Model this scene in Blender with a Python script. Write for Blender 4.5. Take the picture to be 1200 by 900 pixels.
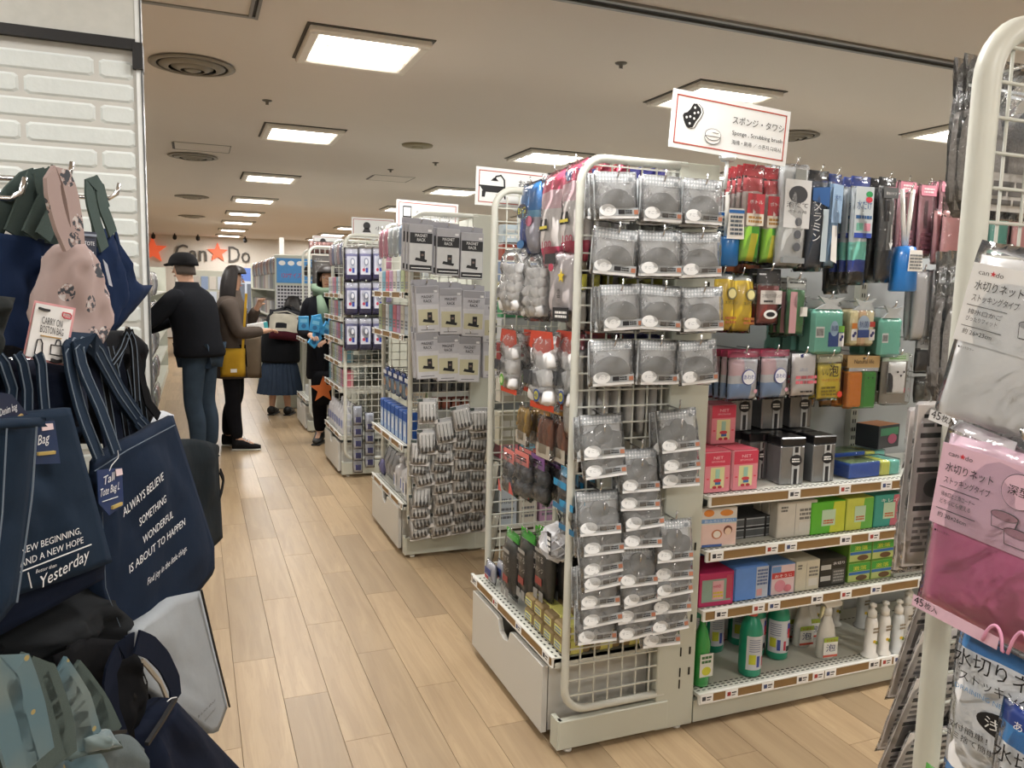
import bpy, math, random
from mathutils import Vector, Matrix, noise as mn
PI = math.pi
rnd = random.Random(7)
scene = bpy.context.scene
for o in list(bpy.data.objects): bpy.data.objects.remove(o)
C = bpy.data.collections.new('shop'); scene.collection.children.link(C)

# ---------------------------------------------------------------- camera, world, exposure
FPX, PITCH, ROLL, YAW, EYE = 922.55, .116954, .022772, .383853, 1.42
_F = Vector((math.sin(YAW)*math.cos(PITCH), math.cos(YAW)*math.cos(PITCH), -math.sin(PITCH)))
_r0 = Vector((math.cos(YAW), -math.sin(YAW), 0)); _u0 = _r0.cross(_F)
_R = math.cos(ROLL)*_r0 + math.sin(ROLL)*_u0; _U = -math.sin(ROLL)*_r0 + math.cos(ROLL)*_u0
cam = bpy.data.cameras.new('camera'); cam.sensor_width = 36; cam.lens = FPX*36/1200; cam.clip_start = .02; cam.clip_end = 80
co = bpy.data.objects.new('camera', cam); C.objects.link(co)
mw = Matrix((_R, _U, -_F)).transposed().to_4x4(); mw.translation = (0, 0, EYE); co.matrix_world = mw
scene.camera = co
w = bpy.data.worlds.new('world'); w.use_nodes = True; scene.world = w
w.node_tree.nodes['Background'].inputs[0].default_value = (.85, .9, 1, 1)
w.node_tree.nodes['Background'].inputs[1].default_value = .25
scene.view_settings.view_transform = 'Standard'; scene.view_settings.look = 'None'
scene.view_settings.gamma = 1; scene.view_settings.use_curve_mapping = False
scene.view_settings.exposure = 0.85
LAMP_W = 17.0
TUBE_E = 5.0
try:
    scene.cycles.transparent_max_bounces = 24
    scene.cycles.max_bounces = 8
except Exception: pass

# ---------------------------------------------------------------- measuring: a photo pixel on a known plane of the room -> room coordinates
def ray(x, y): return _F + _R*((x-600)/FPX) - _U*((y-450)/FPX)
def onX(x, y, X): d = ray(x, y); t = X/d.x; return Vector((X, d.y*t, EYE+d.z*t))
def onY(x, y, Y): d = ray(x, y); t = Y/d.y; return Vector((d.x*t, Y, EYE+d.z*t))
def onZ(x, y, Z): d = ray(x, y); t = (Z-EYE)/d.z; return Vector((d.x*t, d.y*t, Z))

# ---------------------------------------------------------------- materials
MATS = {}
def lin(h):
    h = h.lstrip('#'); v = [int(h[i:i+2], 16)/255 for i in (0, 2, 4)]
    return tuple(c/12.92 if c <= .04045 else ((c+.055)/1.055)**2.4 for c in v)+(1,)
def mat(h, rough=.5, metal=0, coat=0, vary=.06, bump=0, scale=30, emit=0, trans=0, sheen=0, name=None):
    key = (h, rough, metal, coat, vary, bump, scale, emit, trans, sheen)
    if key in MATS: return MATS[key]
    m = bpy.data.materials.new(name or 'm'+h.lstrip('#')); m.use_nodes = True; nt = m.node_tree; b = nt.nodes['Principled BSDF']
    c = lin(h); b.inputs['Base Color'].default_value = c; b.inputs['Roughness'].default_value = rough; b.inputs['Metallic'].default_value = metal
    b.inputs['Coat Weight'].default_value = coat; b.inputs['Coat Roughness'].default_value = .12
    if trans: b.inputs['Transmission Weight'].default_value = trans
    if sheen: b.inputs['Sheen Weight'].default_value = sheen
    if emit:
        b.inputs['Emission Color'].default_value = c; b.inputs['Emission Strength'].default_value = emit
    if vary or bump:
        tc = nt.nodes.new('ShaderNodeTexCoord'); n = nt.nodes.new('ShaderNodeTexNoise'); n.inputs['Scale'].default_value = scale; n.inputs['Detail'].default_value = 3
        nt.links.new(tc.outputs['Object'], n.inputs['Vector'])
        if vary:
            r = nt.nodes.new('ShaderNodeMix'); r.data_type = 'RGBA'
            r.inputs['A'].default_value = tuple(max(0, x*(1-vary*1.6)) for x in c[:3])+(1,)
            r.inputs['B'].default_value = tuple(min(1, x*(1+vary*1.6)) for x in c[:3])+(1,)
            nt.links.new(n.outputs['Fac'], r.inputs['Factor']); nt.links.new(r.outputs['Result'], b.inputs['Base Color'])
        if bump:
            bp = nt.nodes.new('ShaderNodeBump'); bp.inputs['Strength'].default_value = bump; bp.inputs['Distance'].default_value = .004
            nt.links.new(n.outputs['Fac'], bp.inputs['Height']); nt.links.new(bp.outputs['Normal'], b.inputs['Normal'])
    MATS[key] = m; return m
def fabric(h, scale=900, vary=.25, rough=.9):
    key = ('fab', h, scale)
    if key in MATS: return MATS[key]
    m = bpy.data.materials.new('cloth'+h.lstrip('#')); m.use_nodes = True; nt = m.node_tree; b = nt.nodes['Principled BSDF']
    c = lin(h); b.inputs['Roughness'].default_value = rough; b.inputs['Specular IOR Level'].default_value = .15
    tc = nt.nodes.new('ShaderNodeTexCoord'); n1 = nt.nodes.new('ShaderNodeTexNoise'); n1.inputs['Scale'].default_value = scale; n1.inputs['Detail'].default_value = 1
    n2 = nt.nodes.new('ShaderNodeTexNoise'); n2.inputs['Scale'].default_value = 14; n2.inputs['Detail'].default_value = 4
    mx = nt.nodes.new('ShaderNodeMix'); mx.data_type = 'RGBA'; ad = nt.nodes.new('ShaderNodeMath'); ad.operation = 'MULTIPLY_ADD'
    ad.inputs[1].default_value = .5; nt.links.new(n1.outputs['Fac'], ad.inputs[0])
    hf = nt.nodes.new('ShaderNodeMath'); hf.operation = 'MULTIPLY'; hf.inputs[1].default_value = .5; nt.links.new(n2.outputs['Fac'], hf.inputs[0]); nt.links.new(hf.outputs[0], ad.inputs[2])
    mx.inputs['A'].default_value = tuple(x*(1-vary*1.5) for x in c[:3])+(1,); mx.inputs['B'].default_value = tuple(min(1, x*(1+vary*2)) for x in c[:3])+(1,)
    for s_ in ('Object',): nt.links.new(tc.outputs[s_], n1.inputs['Vector']); nt.links.new(tc.outputs[s_], n2.inputs['Vector'])
    nt.links.new(ad.outputs[0], mx.inputs['Factor']); nt.links.new(mx.outputs['Result'], b.inputs['Base Color'])
    bp = nt.nodes.new('ShaderNodeBump'); bp.inputs['Strength'].default_value = .35; bp.inputs['Distance'].default_value = .006
    nt.links.new(n2.outputs['Fac'], bp.inputs['Height']); nt.links.new(bp.outputs['Normal'], b.inputs['Normal'])
    MATS[key] = m; return m
def film(tint='#ffffff', haze=.03, scale=22):
    """crinkly clear plastic: transparent with glossy wrinkles and a little milky haze"""
    key = ('film', tint, haze, scale)
    if key in MATS: return MATS[key]
    m = bpy.data.materials.new('clear_film'); m.use_nodes = True; nt = m.node_tree; nt.nodes.clear()
    out = nt.nodes.new('ShaderNodeOutputMaterial'); tr = nt.nodes.new('ShaderNodeBsdfTransparent'); gl = nt.nodes.new('ShaderNodeBsdfGlossy'); df = nt.nodes.new('ShaderNodeBsdfDiffuse')
    gl.inputs['Roughness'].default_value = .1; tr.inputs[0].default_value = lin(tint); df.inputs[0].default_value = lin('#f4f6f8')
    tc = nt.nodes.new('ShaderNodeTexCoord'); n = nt.nodes.new('ShaderNodeTexNoise'); n.inputs['Scale'].default_value = scale; n.inputs['Detail'].default_value = 2; n.inputs['Distortion'].default_value = 1.5
    nt.links.new(tc.outputs['Object'], n.inputs['Vector'])
    bp = nt.nodes.new('ShaderNodeBump'); bp.inputs['Strength'].default_value = .6; bp.inputs['Distance'].default_value = .009
    nt.links.new(n.outputs['Fac'], bp.inputs['Height']); nt.links.new(bp.outputs['Normal'], gl.inputs['Normal'])
    fr = nt.nodes.new('ShaderNodeFresnel'); fr.inputs['IOR'].default_value = 1.38; nt.links.new(bp.outputs['Normal'], fr.inputs['Normal'])
    m1 = nt.nodes.new('ShaderNodeMixShader'); m1.inputs[0].default_value = haze; nt.links.new(tr.outputs[0], m1.inputs[1]); nt.links.new(df.outputs[0], m1.inputs[2])
    ad = nt.nodes.new('ShaderNodeMath'); ad.operation = 'MULTIPLY_ADD'; ad.inputs[1].default_value = 1.1; ad.inputs[2].default_value = .01; ad.use_clamp = True; nt.links.new(fr.outputs[0], ad.inputs[0])
    m2 = nt.nodes.new('ShaderNodeMixShader'); nt.links.new(ad.outputs[0], m2.inputs[0]); nt.links.new(m1.outputs[0], m2.inputs[1]); nt.links.new(gl.outputs[0], m2.inputs[2])
    nt.links.new(m2.outputs[0], out.inputs[0]); MATS[key] = m; return m
def patterned(bg, fg, scale, kind='voronoi', thr=.28, rough=.5, coat=.3):
    key = ('pat', bg, fg, scale, kind, thr)
    if key in MATS: return MATS[key]
    m = bpy.data.materials.new('print_'+kind); m.use_nodes = True; nt = m.node_tree; b = nt.nodes['Principled BSDF']
    b.inputs['Roughness'].default_value = rough; b.inputs['Coat Weight'].default_value = coat
    tc = nt.nodes.new('ShaderNodeTexCoord'); mp = nt.nodes.new('ShaderNodeMapping'); nt.links.new(tc.outputs['Object'], mp.inputs['Vector'])
    mx = nt.nodes.new('ShaderNodeMix'); mx.data_type = 'RGBA'; mx.inputs['A'].default_value = lin(fg); mx.inputs['B'].default_value = lin(bg)
    if kind == 'dots':
        mp.inputs['Scale'].default_value = (1, .001, 1)
        t = nt.nodes.new('ShaderNodeTexVoronoi'); t.inputs['Scale'].default_value = scale; t.inputs['Randomness'].default_value = .0
        g = nt.nodes.new('ShaderNodeMath'); g.operation = 'GREATER_THAN'; g.inputs[1].default_value = thr
        nt.links.new(mp.outputs[0], t.inputs['Vector']); nt.links.new(t.outputs['Distance'], g.inputs[0]); nt.links.new(g.outputs[0], mx.inputs['Factor'])
    elif kind == 'blobs':
        t = nt.nodes.new('ShaderNodeTexVoronoi'); t.inputs['Scale'].default_value = scale
        g = nt.nodes.new('ShaderNodeMath'); g.operation = 'GREATER_THAN'; g.inputs[1].default_value = thr
        nt.links.new(mp.outputs[0], t.inputs['Vector']); nt.links.new(t.outputs['Distance'], g.inputs[0]); nt.links.new(g.outputs[0], mx.inputs['Factor'])
    else:
        t = nt.nodes.new('ShaderNodeTexWave'); t.inputs['Scale'].default_value = scale; t.inputs['Distortion'].default_value = 0
        t.bands_direction = kind
        g = nt.nodes.new('ShaderNodeMath'); g.operation = 'GREATER_THAN'; g.inputs[1].default_value = thr
        nt.links.new(mp.outputs[0], t.inputs['Vector']); nt.links.new(t.outputs['Fac'], g.inputs[0]); nt.links.new(g.outputs[0], mx.inputs['Factor'])
    nt.links.new(mx.outputs['Result'], b.inputs['Base Color']); MATS[key] = m; return m

# ---------------------------------------------------------------- mesh builder
_TXT = {}
def text_geo(s):
    if s in _TXT: return _TXT[s]
    cu = bpy.data.curves.new('t', 'FONT'); cu.body = s; cu.size = 1; cu.resolution_u = 2; cu.align_x = 'CENTER'; cu.fill_mode = 'FRONT'
    ob = bpy.data.objects.new('t', cu); me = ob.to_mesh()
    vs = [(v.co.x, v.co.y) for v in me.vertices]; fs = [tuple(p.vertices) for p in me.polygons]
    ob.to_mesh_clear(); bpy.data.objects.remove(ob); bpy.data.curves.remove(cu)
    _TXT[s] = (vs, fs); return _TXT[s]
class MB:
    def __init__(s): s.v = []; s.f = []; s.m = []; s.s = []; s.mats = []; s.T = Matrix.Identity(4)
    def mi(s, m):
        if m not in s.mats: s.mats.append(m)
        return s.mats.index(m)
    def add(s, vs, fs, m, smooth=False):
        b = len(s.v); k = s.mi(m)
        s.v += [tuple(s.T @ Vector(v)) for v in vs]; s.f += [tuple(b+i for i in f) for f in fs]; s.m += [k]*len(fs); s.s += [smooth]*len(fs); return s
    def box(s, c, d, m, rz=0, ch=0):
        x, y, z = d[0]/2, d[1]/2, d[2]/2
        if ch:
            vs = []; R = Matrix.Rotation(rz, 3, 'Z')
            for zz, k in ((-z, ch), (-z+ch, 0), (z-ch, 0), (z, ch)):
                for px, py in ((-x+k+ch*(k == 0), -y+k), (x-k-ch*(k == 0), -y+k), (x-k, -y+k+ch*(k == 0)), (x-k, y-k-ch*(k == 0)), (x-k-ch*(k == 0), y-k), (-x+k+ch*(k == 0), y-k), (-x+k, y-k-ch*(k == 0)), (-x+k, -y+k+ch*(k == 0))):
                    vs.append(tuple(R @ Vector((px, py, zz))+Vector(c)))
            fs = [tuple(range(7, -1, -1)), tuple(range(24, 32))]
            for l in range(3):
                for i in range(8): fs.append((l*8+i, l*8+(i+1) % 8, l*8+8+(i+1) % 8, l*8+8+i))
            return s.add(vs, fs, m)
        R = Matrix.Rotation(rz, 3, 'Z')
        vs = [tuple(R @ Vector((a*x, b*y, e*z))+Vector(c)) for a, b, e in ((-1,-1,-1),(1,-1,-1),(1,1,-1),(-1,1,-1),(-1,-1,1),(1,-1,1),(1,1,1),(-1,1,1))]
        return s.add(vs, [(0,3,2,1),(4,5,6,7),(0,1,5,4),(1,2,6,5),(2,3,7,6),(3,0,4,7)], m)
    def span(s, a, b, m, ch=0):
        return s.box([(a[i]+b[i])/2 for i in range(3)], [abs(b[i]-a[i]) for i in range(3)], m, ch=ch)
    def tube(s, pts, r, m, n=8, closed=False, caps=True):
        pts = [Vector(p) for p in pts]; N = len(pts); vs = []; fs = []
        up = None
        for i, p in enumerate(pts):
            a = pts[(i-1) % N] if (closed or i) else p; b = pts[(i+1) % N] if (closed or i < N-1) else p
            t = (b-a).normalized()
            if up is None: up = t.orthogonal().normalized()
            else: up = (up-t*up.dot(t)).normalized()
            w2 = t.cross(up); rr = r[i] if isinstance(r, (list, tuple)) else r
            for k in range(n):
                an = 2*PI*k/n; vs.append(tuple(p+up*rr*math.cos(an)+w2*rr*math.sin(an)))
        for i in range(N if closed else N-1):
            j = (i+1) % N
            for k in range(n): fs.append((i*n+k, i*n+(k+1) % n, j*n+(k+1) % n, j*n+k))
        if caps and not closed: fs += [tuple(range(n-1, -1, -1)), tuple((N-1)*n+k for k in range(n))]
        return s.add(vs, fs, m, n > 4)
    def strap(s, pts, wd, th, m, side=(1, 0, 0)):
        """flat band following pts, its width along `side`"""
        pts = [Vector(p) for p in pts]; vs = []; fs = []; sd = Vector(side).normalized()
        for i, p in enumerate(pts):
            t = (pts[min(i+1, len(pts)-1)]-pts[max(i-1, 0)]).normalized(); q = (sd-t*sd.dot(t)).normalized(); nn = t.cross(q)
            for a, b in ((-1,-1),(1,-1),(1,1),(-1,1)): vs.append(tuple(p+q*a*wd/2+nn*b*th/2))
        for i in range(len(pts)-1):
            for k in range(4): fs.append((i*4+k, i*4+(k+1) % 4, i*4+4+(k+1) % 4, i*4+4+k))
        L = (len(pts)-1)*4; fs += [(3, 2, 1, 0), (L, L+1, L+2, L+3)]
        return s.add(vs, fs, m)
    def lathe(s, prof, c, m, n=16, sx=1, sy=1):
        vs = []; fs = []
        for r, z in prof:
            for k in range(n): a = 2*PI*k/n; vs.append((c[0]+r*sx*math.cos(a), c[1]+r*sy*math.sin(a), c[2]+z))
        for i in range(len(prof)-1):
            for k in range(n): fs.append((i*n+k, i*n+(k+1) % n, i*n+n+(k+1) % n, i*n+n+k))
        fs += [tuple(range(n-1, -1, -1)), tuple((len(prof)-1)*n+k for k in range(n))]
        return s.add(vs, fs, m, True)
    def prism(s, out, y0, y1, m):
        """outline in x,z given counter-clockwise seen from -y, extruded y0..y1"""
        n = len(out); vs = [(x, y0, z) for x, z in out]+[(x, y1, z) for x, z in out]
        fs = [tuple(range(n)), tuple(range(2*n-1, n-1, -1))]+[(i, i+n, (i+1) % n+n, (i+1) % n) for i in range(n)]
        return s.add(vs, fs, m)
    def ellipse(s, cx, y, cz, rx, rz, m, n=16, th=.0008, a0=0, a1=2*PI):
        full = abs(a1-a0-2*PI) < 1e-6
        out = [(cx+rx*math.cos(a0+(a1-a0)*k/(n if full else n-1)), cz+rz*math.sin(a0+(a1-a0)*k/(n if full else n-1))) for k in range(n)]
        return s.prism(out, y, y+th, m)
    def rect(s, x0, z0, x1, z1, y, m, th=.0008): return s.box(((x0+x1)/2, y+th/2, (z0+z1)/2), (abs(x1-x0), th, abs(z1-z0)), m)
    def text(s, t, cx, z, size, y, m, wid=None, rot=0, italic=0, ss=None):
        """lettering on a plane facing -y, baseline z, centred on cx"""
        vs, fs = text_geo(t)
        if not vs: return s
        k = size; kx = size
        if wid:
            w0 = max(v[0] for v in vs)-min(v[0] for v in vs); kx = wid/max(w0, 1e-4)
        cr, sr = math.cos(rot), math.sin(rot); o = []
        for a, b in vs:
            a2 = a*kx+italic*b*k; b2 = b*k; o.append((cx+a2*cr-b2*sr, y, z+a2*sr+b2*cr))
        return s.add(o, fs, m)
    def pillow(s, w_, h, t, m, nx=8, nz=8, zc=0, crumple=.25, edge=.0, seed=0, cmap=None, y=0, pw=.5, smooth=True):
        """closed bag, centred x=0, z from zc-h/2.., front towards -y; cmap(u,v)->material paints the print"""
        vs = []; idx = {}
        for side in (-1, 1):
            for j in range(nz+1):
                for i in range(nx+1):
                    u, v = i/nx, j/nz
                    if side == 1 and (i in (0, nx) or j in (0, nz)): idx[side, i, j] = idx[-1, i, j]; continue
                    p = (max(0, 4*u*(1-u))*max(0, 4*v*(1-v)))**pw
                    nz_ = mn.noise(Vector((u*4.3+seed*3.1, v*4.3, seed*1.7+side)))
                    ex = mn.noise(Vector((v*5, seed*2.3, u*5)))*w_*.02
                    idx[side, i, j] = len(vs)
                    vs.append(((u-.5)*w_+ex, y+side*t/2*p*(1+nz_*crumple*2), zc+(v-.5)*h+mn.noise(Vector((u*5, 9.1, seed+v*2)))*h*.015))
        b = len(s.v); s.v += [tuple(s.T @ Vector(v)) for v in vs]
        for side in (-1, 1):
            for j in range(nz):
                for i in range(nx):
                    q = [idx[side, i, j], idx[side, i+1, j], idx[side, i+1, j+1], idx[side, i, j+1]]
                    if side == 1: q.reverse()
                    q = list(dict.fromkeys(q))
                    if len(q) < 3: continue
                    s.f.append(tuple(b+k for k in q)); s.m.append(s.mi(cmap((i+.5)/nx, (j+.5)/nz) if cmap else m)); s.s.append(smooth)
        return s
    def mesh(s, name='mesh'):
        me = bpy.data.meshes.new(name); me.from_pydata(s.v, [], s.f)
        for m in s.mats: me.materials.append(m)
        me.polygons.foreach_set('material_index', s.m); me.polygons.foreach_set('use_smooth', s.s); me.update(); return me
    def build(s, name, parent=None, loc=(0, 0, 0), rz=0):
        o = bpy.data.objects.new(name, s.mesh(name)); C.objects.link(o); o.location = loc; o.rotation_euler = (0, 0, rz)
        if parent: o.parent = parent
        return o
def tag(o, label=None, cat=None, group=None, kind=None):
    if label: o['label'] = label
    if cat: o['category'] = cat
    if group: o['group'] = group
    if kind: o['kind'] = kind
    return o
def thing(name, label, cat, loc=(0, 0, 0), rz=0, group=None):
    o = bpy.data.objects.new(name, None); o.empty_display_size = .05; C.objects.link(o); o.location = loc; o.rotation_euler = (0, 0, rz)
    return tag(o, label, cat, group)
def copy_tree(o, parent=None):
    c = o.copy(); C.objects.link(c); c.parent = parent
    for ch in o.children: copy_tree(ch, c)
    return c
def dup(o, loc, rot=(0, 0, 0), label=None, group=None, name=None, scale=None):
    c = copy_tree(o); c.location = loc; c.rotation_euler = rot
    if name: c.name = name
    if scale: c.scale = scale
    if label: c['label'] = label
    if group: c['group'] = group
    return c
ORD = ['first', 'second', 'third', 'fourth', 'fifth', 'sixth', 'seventh', 'eighth', 'ninth', 'tenth', 'eleventh', 'twelfth', 'thirteenth', 'fourteenth', 'fifteenth', 'sixteenth']
FACE_X = -PI/2          # turns an object built facing -y so that it faces -x (the aisle)
STEEL = mat('#c9c7b8', .38, vary=.02); WHITE = mat('#e6e5df', .45, vary=.02); CHROME = mat('#d8d8da', .18, 1, vary=0); BLACK = mat('#121214', .5)
PAPER = mat('#eceae4', .6, vary=.02); INK = mat('#1c1c20', .6, vary=0); BROWN = mat('#8d6f45', .6)
# ---------------------------------------------------------------- ceiling lights
CEIL = 2.7
FRAME = mat('#e4ddd2', .5, vary=.02)
def lamp_proto():
    t = thing('ceiling_light', 'recessed square ceiling light', 'ceiling light', (0, 0, CEIL))
    f = MB()
    for a, b in (((-.31, -.31, -.035), (.31, -.255, 0)), ((-.31, .255, -.035), (.31, .31, 0)), ((-.31, -.255, -.035), (-.255, .255, 0)), ((.255, -.255, -.035), (.31, .255, 0))): f.span(a, b, FRAME, ch=.008)
    f.build('frame', t)
    g = MB().span((-.325, -.325, -.006), (.325, .325, -.0005), mat('#55524c', .7)); g.build('painted_shadow_gap', t)  # dark sheet paints a shadow line around the frame
    d = MB().span((-.255, -.255, -.016), (.255, .255, -.010), mat('#fff6ea', .5, emit=TUBE_E*.6, vary=0)); d.build('diffuser', t)
    for k in range(3):
        MB().tube([(-.245, -.165+k*.165, -.022), (.245, -.165+k*.165, -.022)], .013, mat('#fffaf2', .5, emit=TUBE_E, vary=0), 8).build('tube', t)
    for k in range(2):
        MB().span((-.25, -.09+k*.17, -.032), (.25, -.075+k*.17, -.018), mat('#d8d4cb', .4)).build('louvre', t)
    l = bpy.data.lights.new('lamp_light', 'AREA'); l.shape = 'SQUARE'; l.size = .5; l.energy = LAMP_W; l.color = (1, .98, .955)
    lo = bpy.data.objects.new('lamp_light', l); C.objects.link(lo); lo.parent = t; lo.location = (0, 0, -.04)
    return t
lp = lamp_proto(); first = True
LY = [-3.6, -.9, 1.75, 4.42, 6.98, 9.95, 12.6, 15.0, 17.2, 19.6, 21.9]
for ci, lx in enumerate((-1.42, .865, 3.14, 5.43, 7.7)):  # leftmost column is unseen, added for its light
    for ri, ly in enumerate(LY):
        if lx > 5 and not (1 < ly < 14): continue
        if lx < 0 and ly > 16: continue
        place = {-1.42: 'added for lighting, unseen behind brick divider', .865: 'over the wooden aisle', 3.14: 'over the middle of the shelving rows', 5.43: 'far right of the shop', 7.7: 'beyond the right-hand racks'}[lx]
        lab = 'square ceiling light %s, %s' % (place, ORD[ri-3]+' from front' if ri > 2 else ('behind the view', 'close behind', 'overhead')[ri])
        if first: o = lp; o.location = (lx, ly, CEIL); first = False
        else: o = dup(lp, (lx, ly, CEIL))
        o['label'] = lab; o['group'] = 'square ceiling lights'
# ---------------------------------------------------------------- ceiling
CEILM = mat('#ded5cc', .85, vary=.015, scale=1.5)
tag(MB().span((-6, -5, CEIL), (13, 23.2, CEIL+.08), CEILM).build('ceiling'), kind='structure')
tag(MB().span((-6, 23, 0), (13, 23.2, CEIL), mat('#dcd6cc', .8)).build('wall_back'), kind='structure')
tag(MB().span((12.8, -5, 0), (13, 23, CEIL), mat('#d2cec6', .8)).build('wall_right'), kind='structure')
tag(MB().span((-6, -5, 0), (-5.8, 23, CEIL), mat('#d8d4ca', .8)).build('wall_left'), kind='structure')
tag(MB().span((-5.8, -5.1, 0), (12.8, -5, CEIL), mat('#d8d4ca', .8)).build('wall_behind'), kind='structure')
# ceiling rail (shutter slot)
RM = mat('#8d8a84', .35, .6)
r = MB().span((.3, 3.20, CEIL-.012), (9, 3.225, CEIL), RM).span((.3, 3.275, CEIL-.012), (9, 3.30, CEIL), RM).span((.3, 3.225, CEIL-.004), (9, 3.275, CEIL-.0005), mat('#2c2a28', .7))
tag(r.build('shutter_rail'), 'long grey metal shutter rail recessed in the ceiling, crossing above the sponge sign', 'ceiling rail')
h = MB()
for a, b in (((-.9, 4.13, CEIL-.006), (.3, 4.16, CEIL)), ((.27, 3.0, CEIL-.008), (.285, 4.13, CEIL)), ((.30, 3.0, CEIL-.008), (.315, 4.16, CEIL))): h.span(a, b, RM)
h.span((.285, 3.0, CEIL-.003), (.30, 4.14, CEIL-.0005), mat('#2c2a28', .7))
tag(h.build('ceiling_track'), 'grey metal track with a corner in the ceiling above the white divider', 'ceiling rail')
def hatch(x0, y0, x1, y1, lab):
    m = MB(); g = mat('#8f897e', .6); e = .008
    for a, b in (((x0, y0), (x1, y0+e)), ((x0, y1-e), (x1, y1)), ((x0, y0), (x0+e, y1)), ((x1-e, y0), (x1, y1))): m.span((a[0], a[1], CEIL-.004), (b[0], b[1], CEIL), g)
    t = thing('ceiling_hatch', lab, 'hatch', (0, 0, 0)); m.build('frame', t); MB().span((x0+e*1.5, y0+e*1.5, CEIL-.002), (x1-e*1.5, y1-e*1.5, CEIL-.0005), CEILM).build('panel', t)
    MB().span((x0-.01, (y0+y1)/2-.18, CEIL-.006), (x0+.012, (y0+y1)/2+.18, CEIL-.002), mat('#4b4844', .6)).build('hinge', t)
    return t
hatch(-.15, 7.95, .35, 8.38, 'square ceiling access hatch beside the second round air vent')
hatch(1.92, 9.06, 2.40, 9.52, 'square ceiling access hatch right of the aisle lights, above the middle racks')
def vent(x, y, r, lab):
    t = thing('air_vent', lab, 'air vent', (x, y, CEIL), group='round ceiling air vents'); g = mat('#8f887b', .5); dk = mat('#3b3834', .8)
    MB().lathe([(r*.93, -.004), (r*.93, -.001)], (0, 0, 0), dk, 32).build('throat', t)
    for k, (ro, ri, z0, z1) in enumerate(((1.0, .86, -.004, -.016), (.76, .58, -.008, -.03), (.48, .30, -.012, -.04))):
        m = MB(); vs = []; fs = []; N = 36
        for rr, zz in ((ro*r, z0), ((ro+.02)*r, z0-.006), (ri*r, z1), (ri*r-.006, z1+.004)):
            for q in range(N): a = 2*PI*q/N; vs.append((rr*math.cos(a), rr*math.sin(a), zz))
        for j in range(4):
            for q in range(N): fs.append((j*N+q, j*N+(q+1) % N, ((j+1) % 4)*N+(q+1) % N, ((j+1) % 4)*N+q))
        m.add(vs, fs, g, True).build('ring', t)
    MB().lathe([(r*.16, -.01), (r*.2, -.035), (r*.12, -.042), (.002, -.044)], (0, 0, 0), g, 24).build('centre_cap', t)
vent(.02, 5.17, .235, 'largest round ceiling air vent, nearest the brick divider')
vent(.02, 8.75, .235, 'round ceiling air vent below the small square hatch')
vent(.0, 12.7, .235, 'third round ceiling air vent along the aisle, far away')
vent(-.01, 16.3, .235, 'fourth and farthest round ceiling air vent along the aisle')
vent(4.42, 5.14, .2, 'round ceiling air vent behind the right end of the sponge sign')
for x, y, lab in ((2.24, 4.03, 'small round ceiling sprinkler above the middle racks'), (.5, 5.9, 'tiny ceiling sprinkler between the first two aisle lights'), (2.0, 8.6, 'tiny ceiling sprinkler near the far hatch'), (2.3,7.9,'small ceiling sprinkler right of the smoke detector')):
    t = thing('sprinkler', lab, 'sprinkler', (x, y, CEIL)); MB().lathe([(.035, 0), (.03, -.006), (.012, -.01), (.01, -.028), (.002, -.03)], (0, 0, 0), mat('#6b675f', .4, .5), 16).build('rose', t); MB().tube([(-.012, 0, -.028), (.012, 0, -.028)], .003, CHROME).build('bulb', t)
t = thing('smoke_detector', 'brownish round smoke detector on the ceiling between light rows', 'smoke detector', (1.88, 7.04, CEIL))
MB().lathe([(.14, 0), (.135, -.012), (.1, -.02), (.002, -.022)], (0, 0, 0), mat('#8b7d5c', .5), 24).build('base', t)
MB().lathe([(.05, -.02), (.045, -.03), (.002, -.032)], (0, 0, 0), mat('#a3977b', .5), 24).build('sensor', t)

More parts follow.
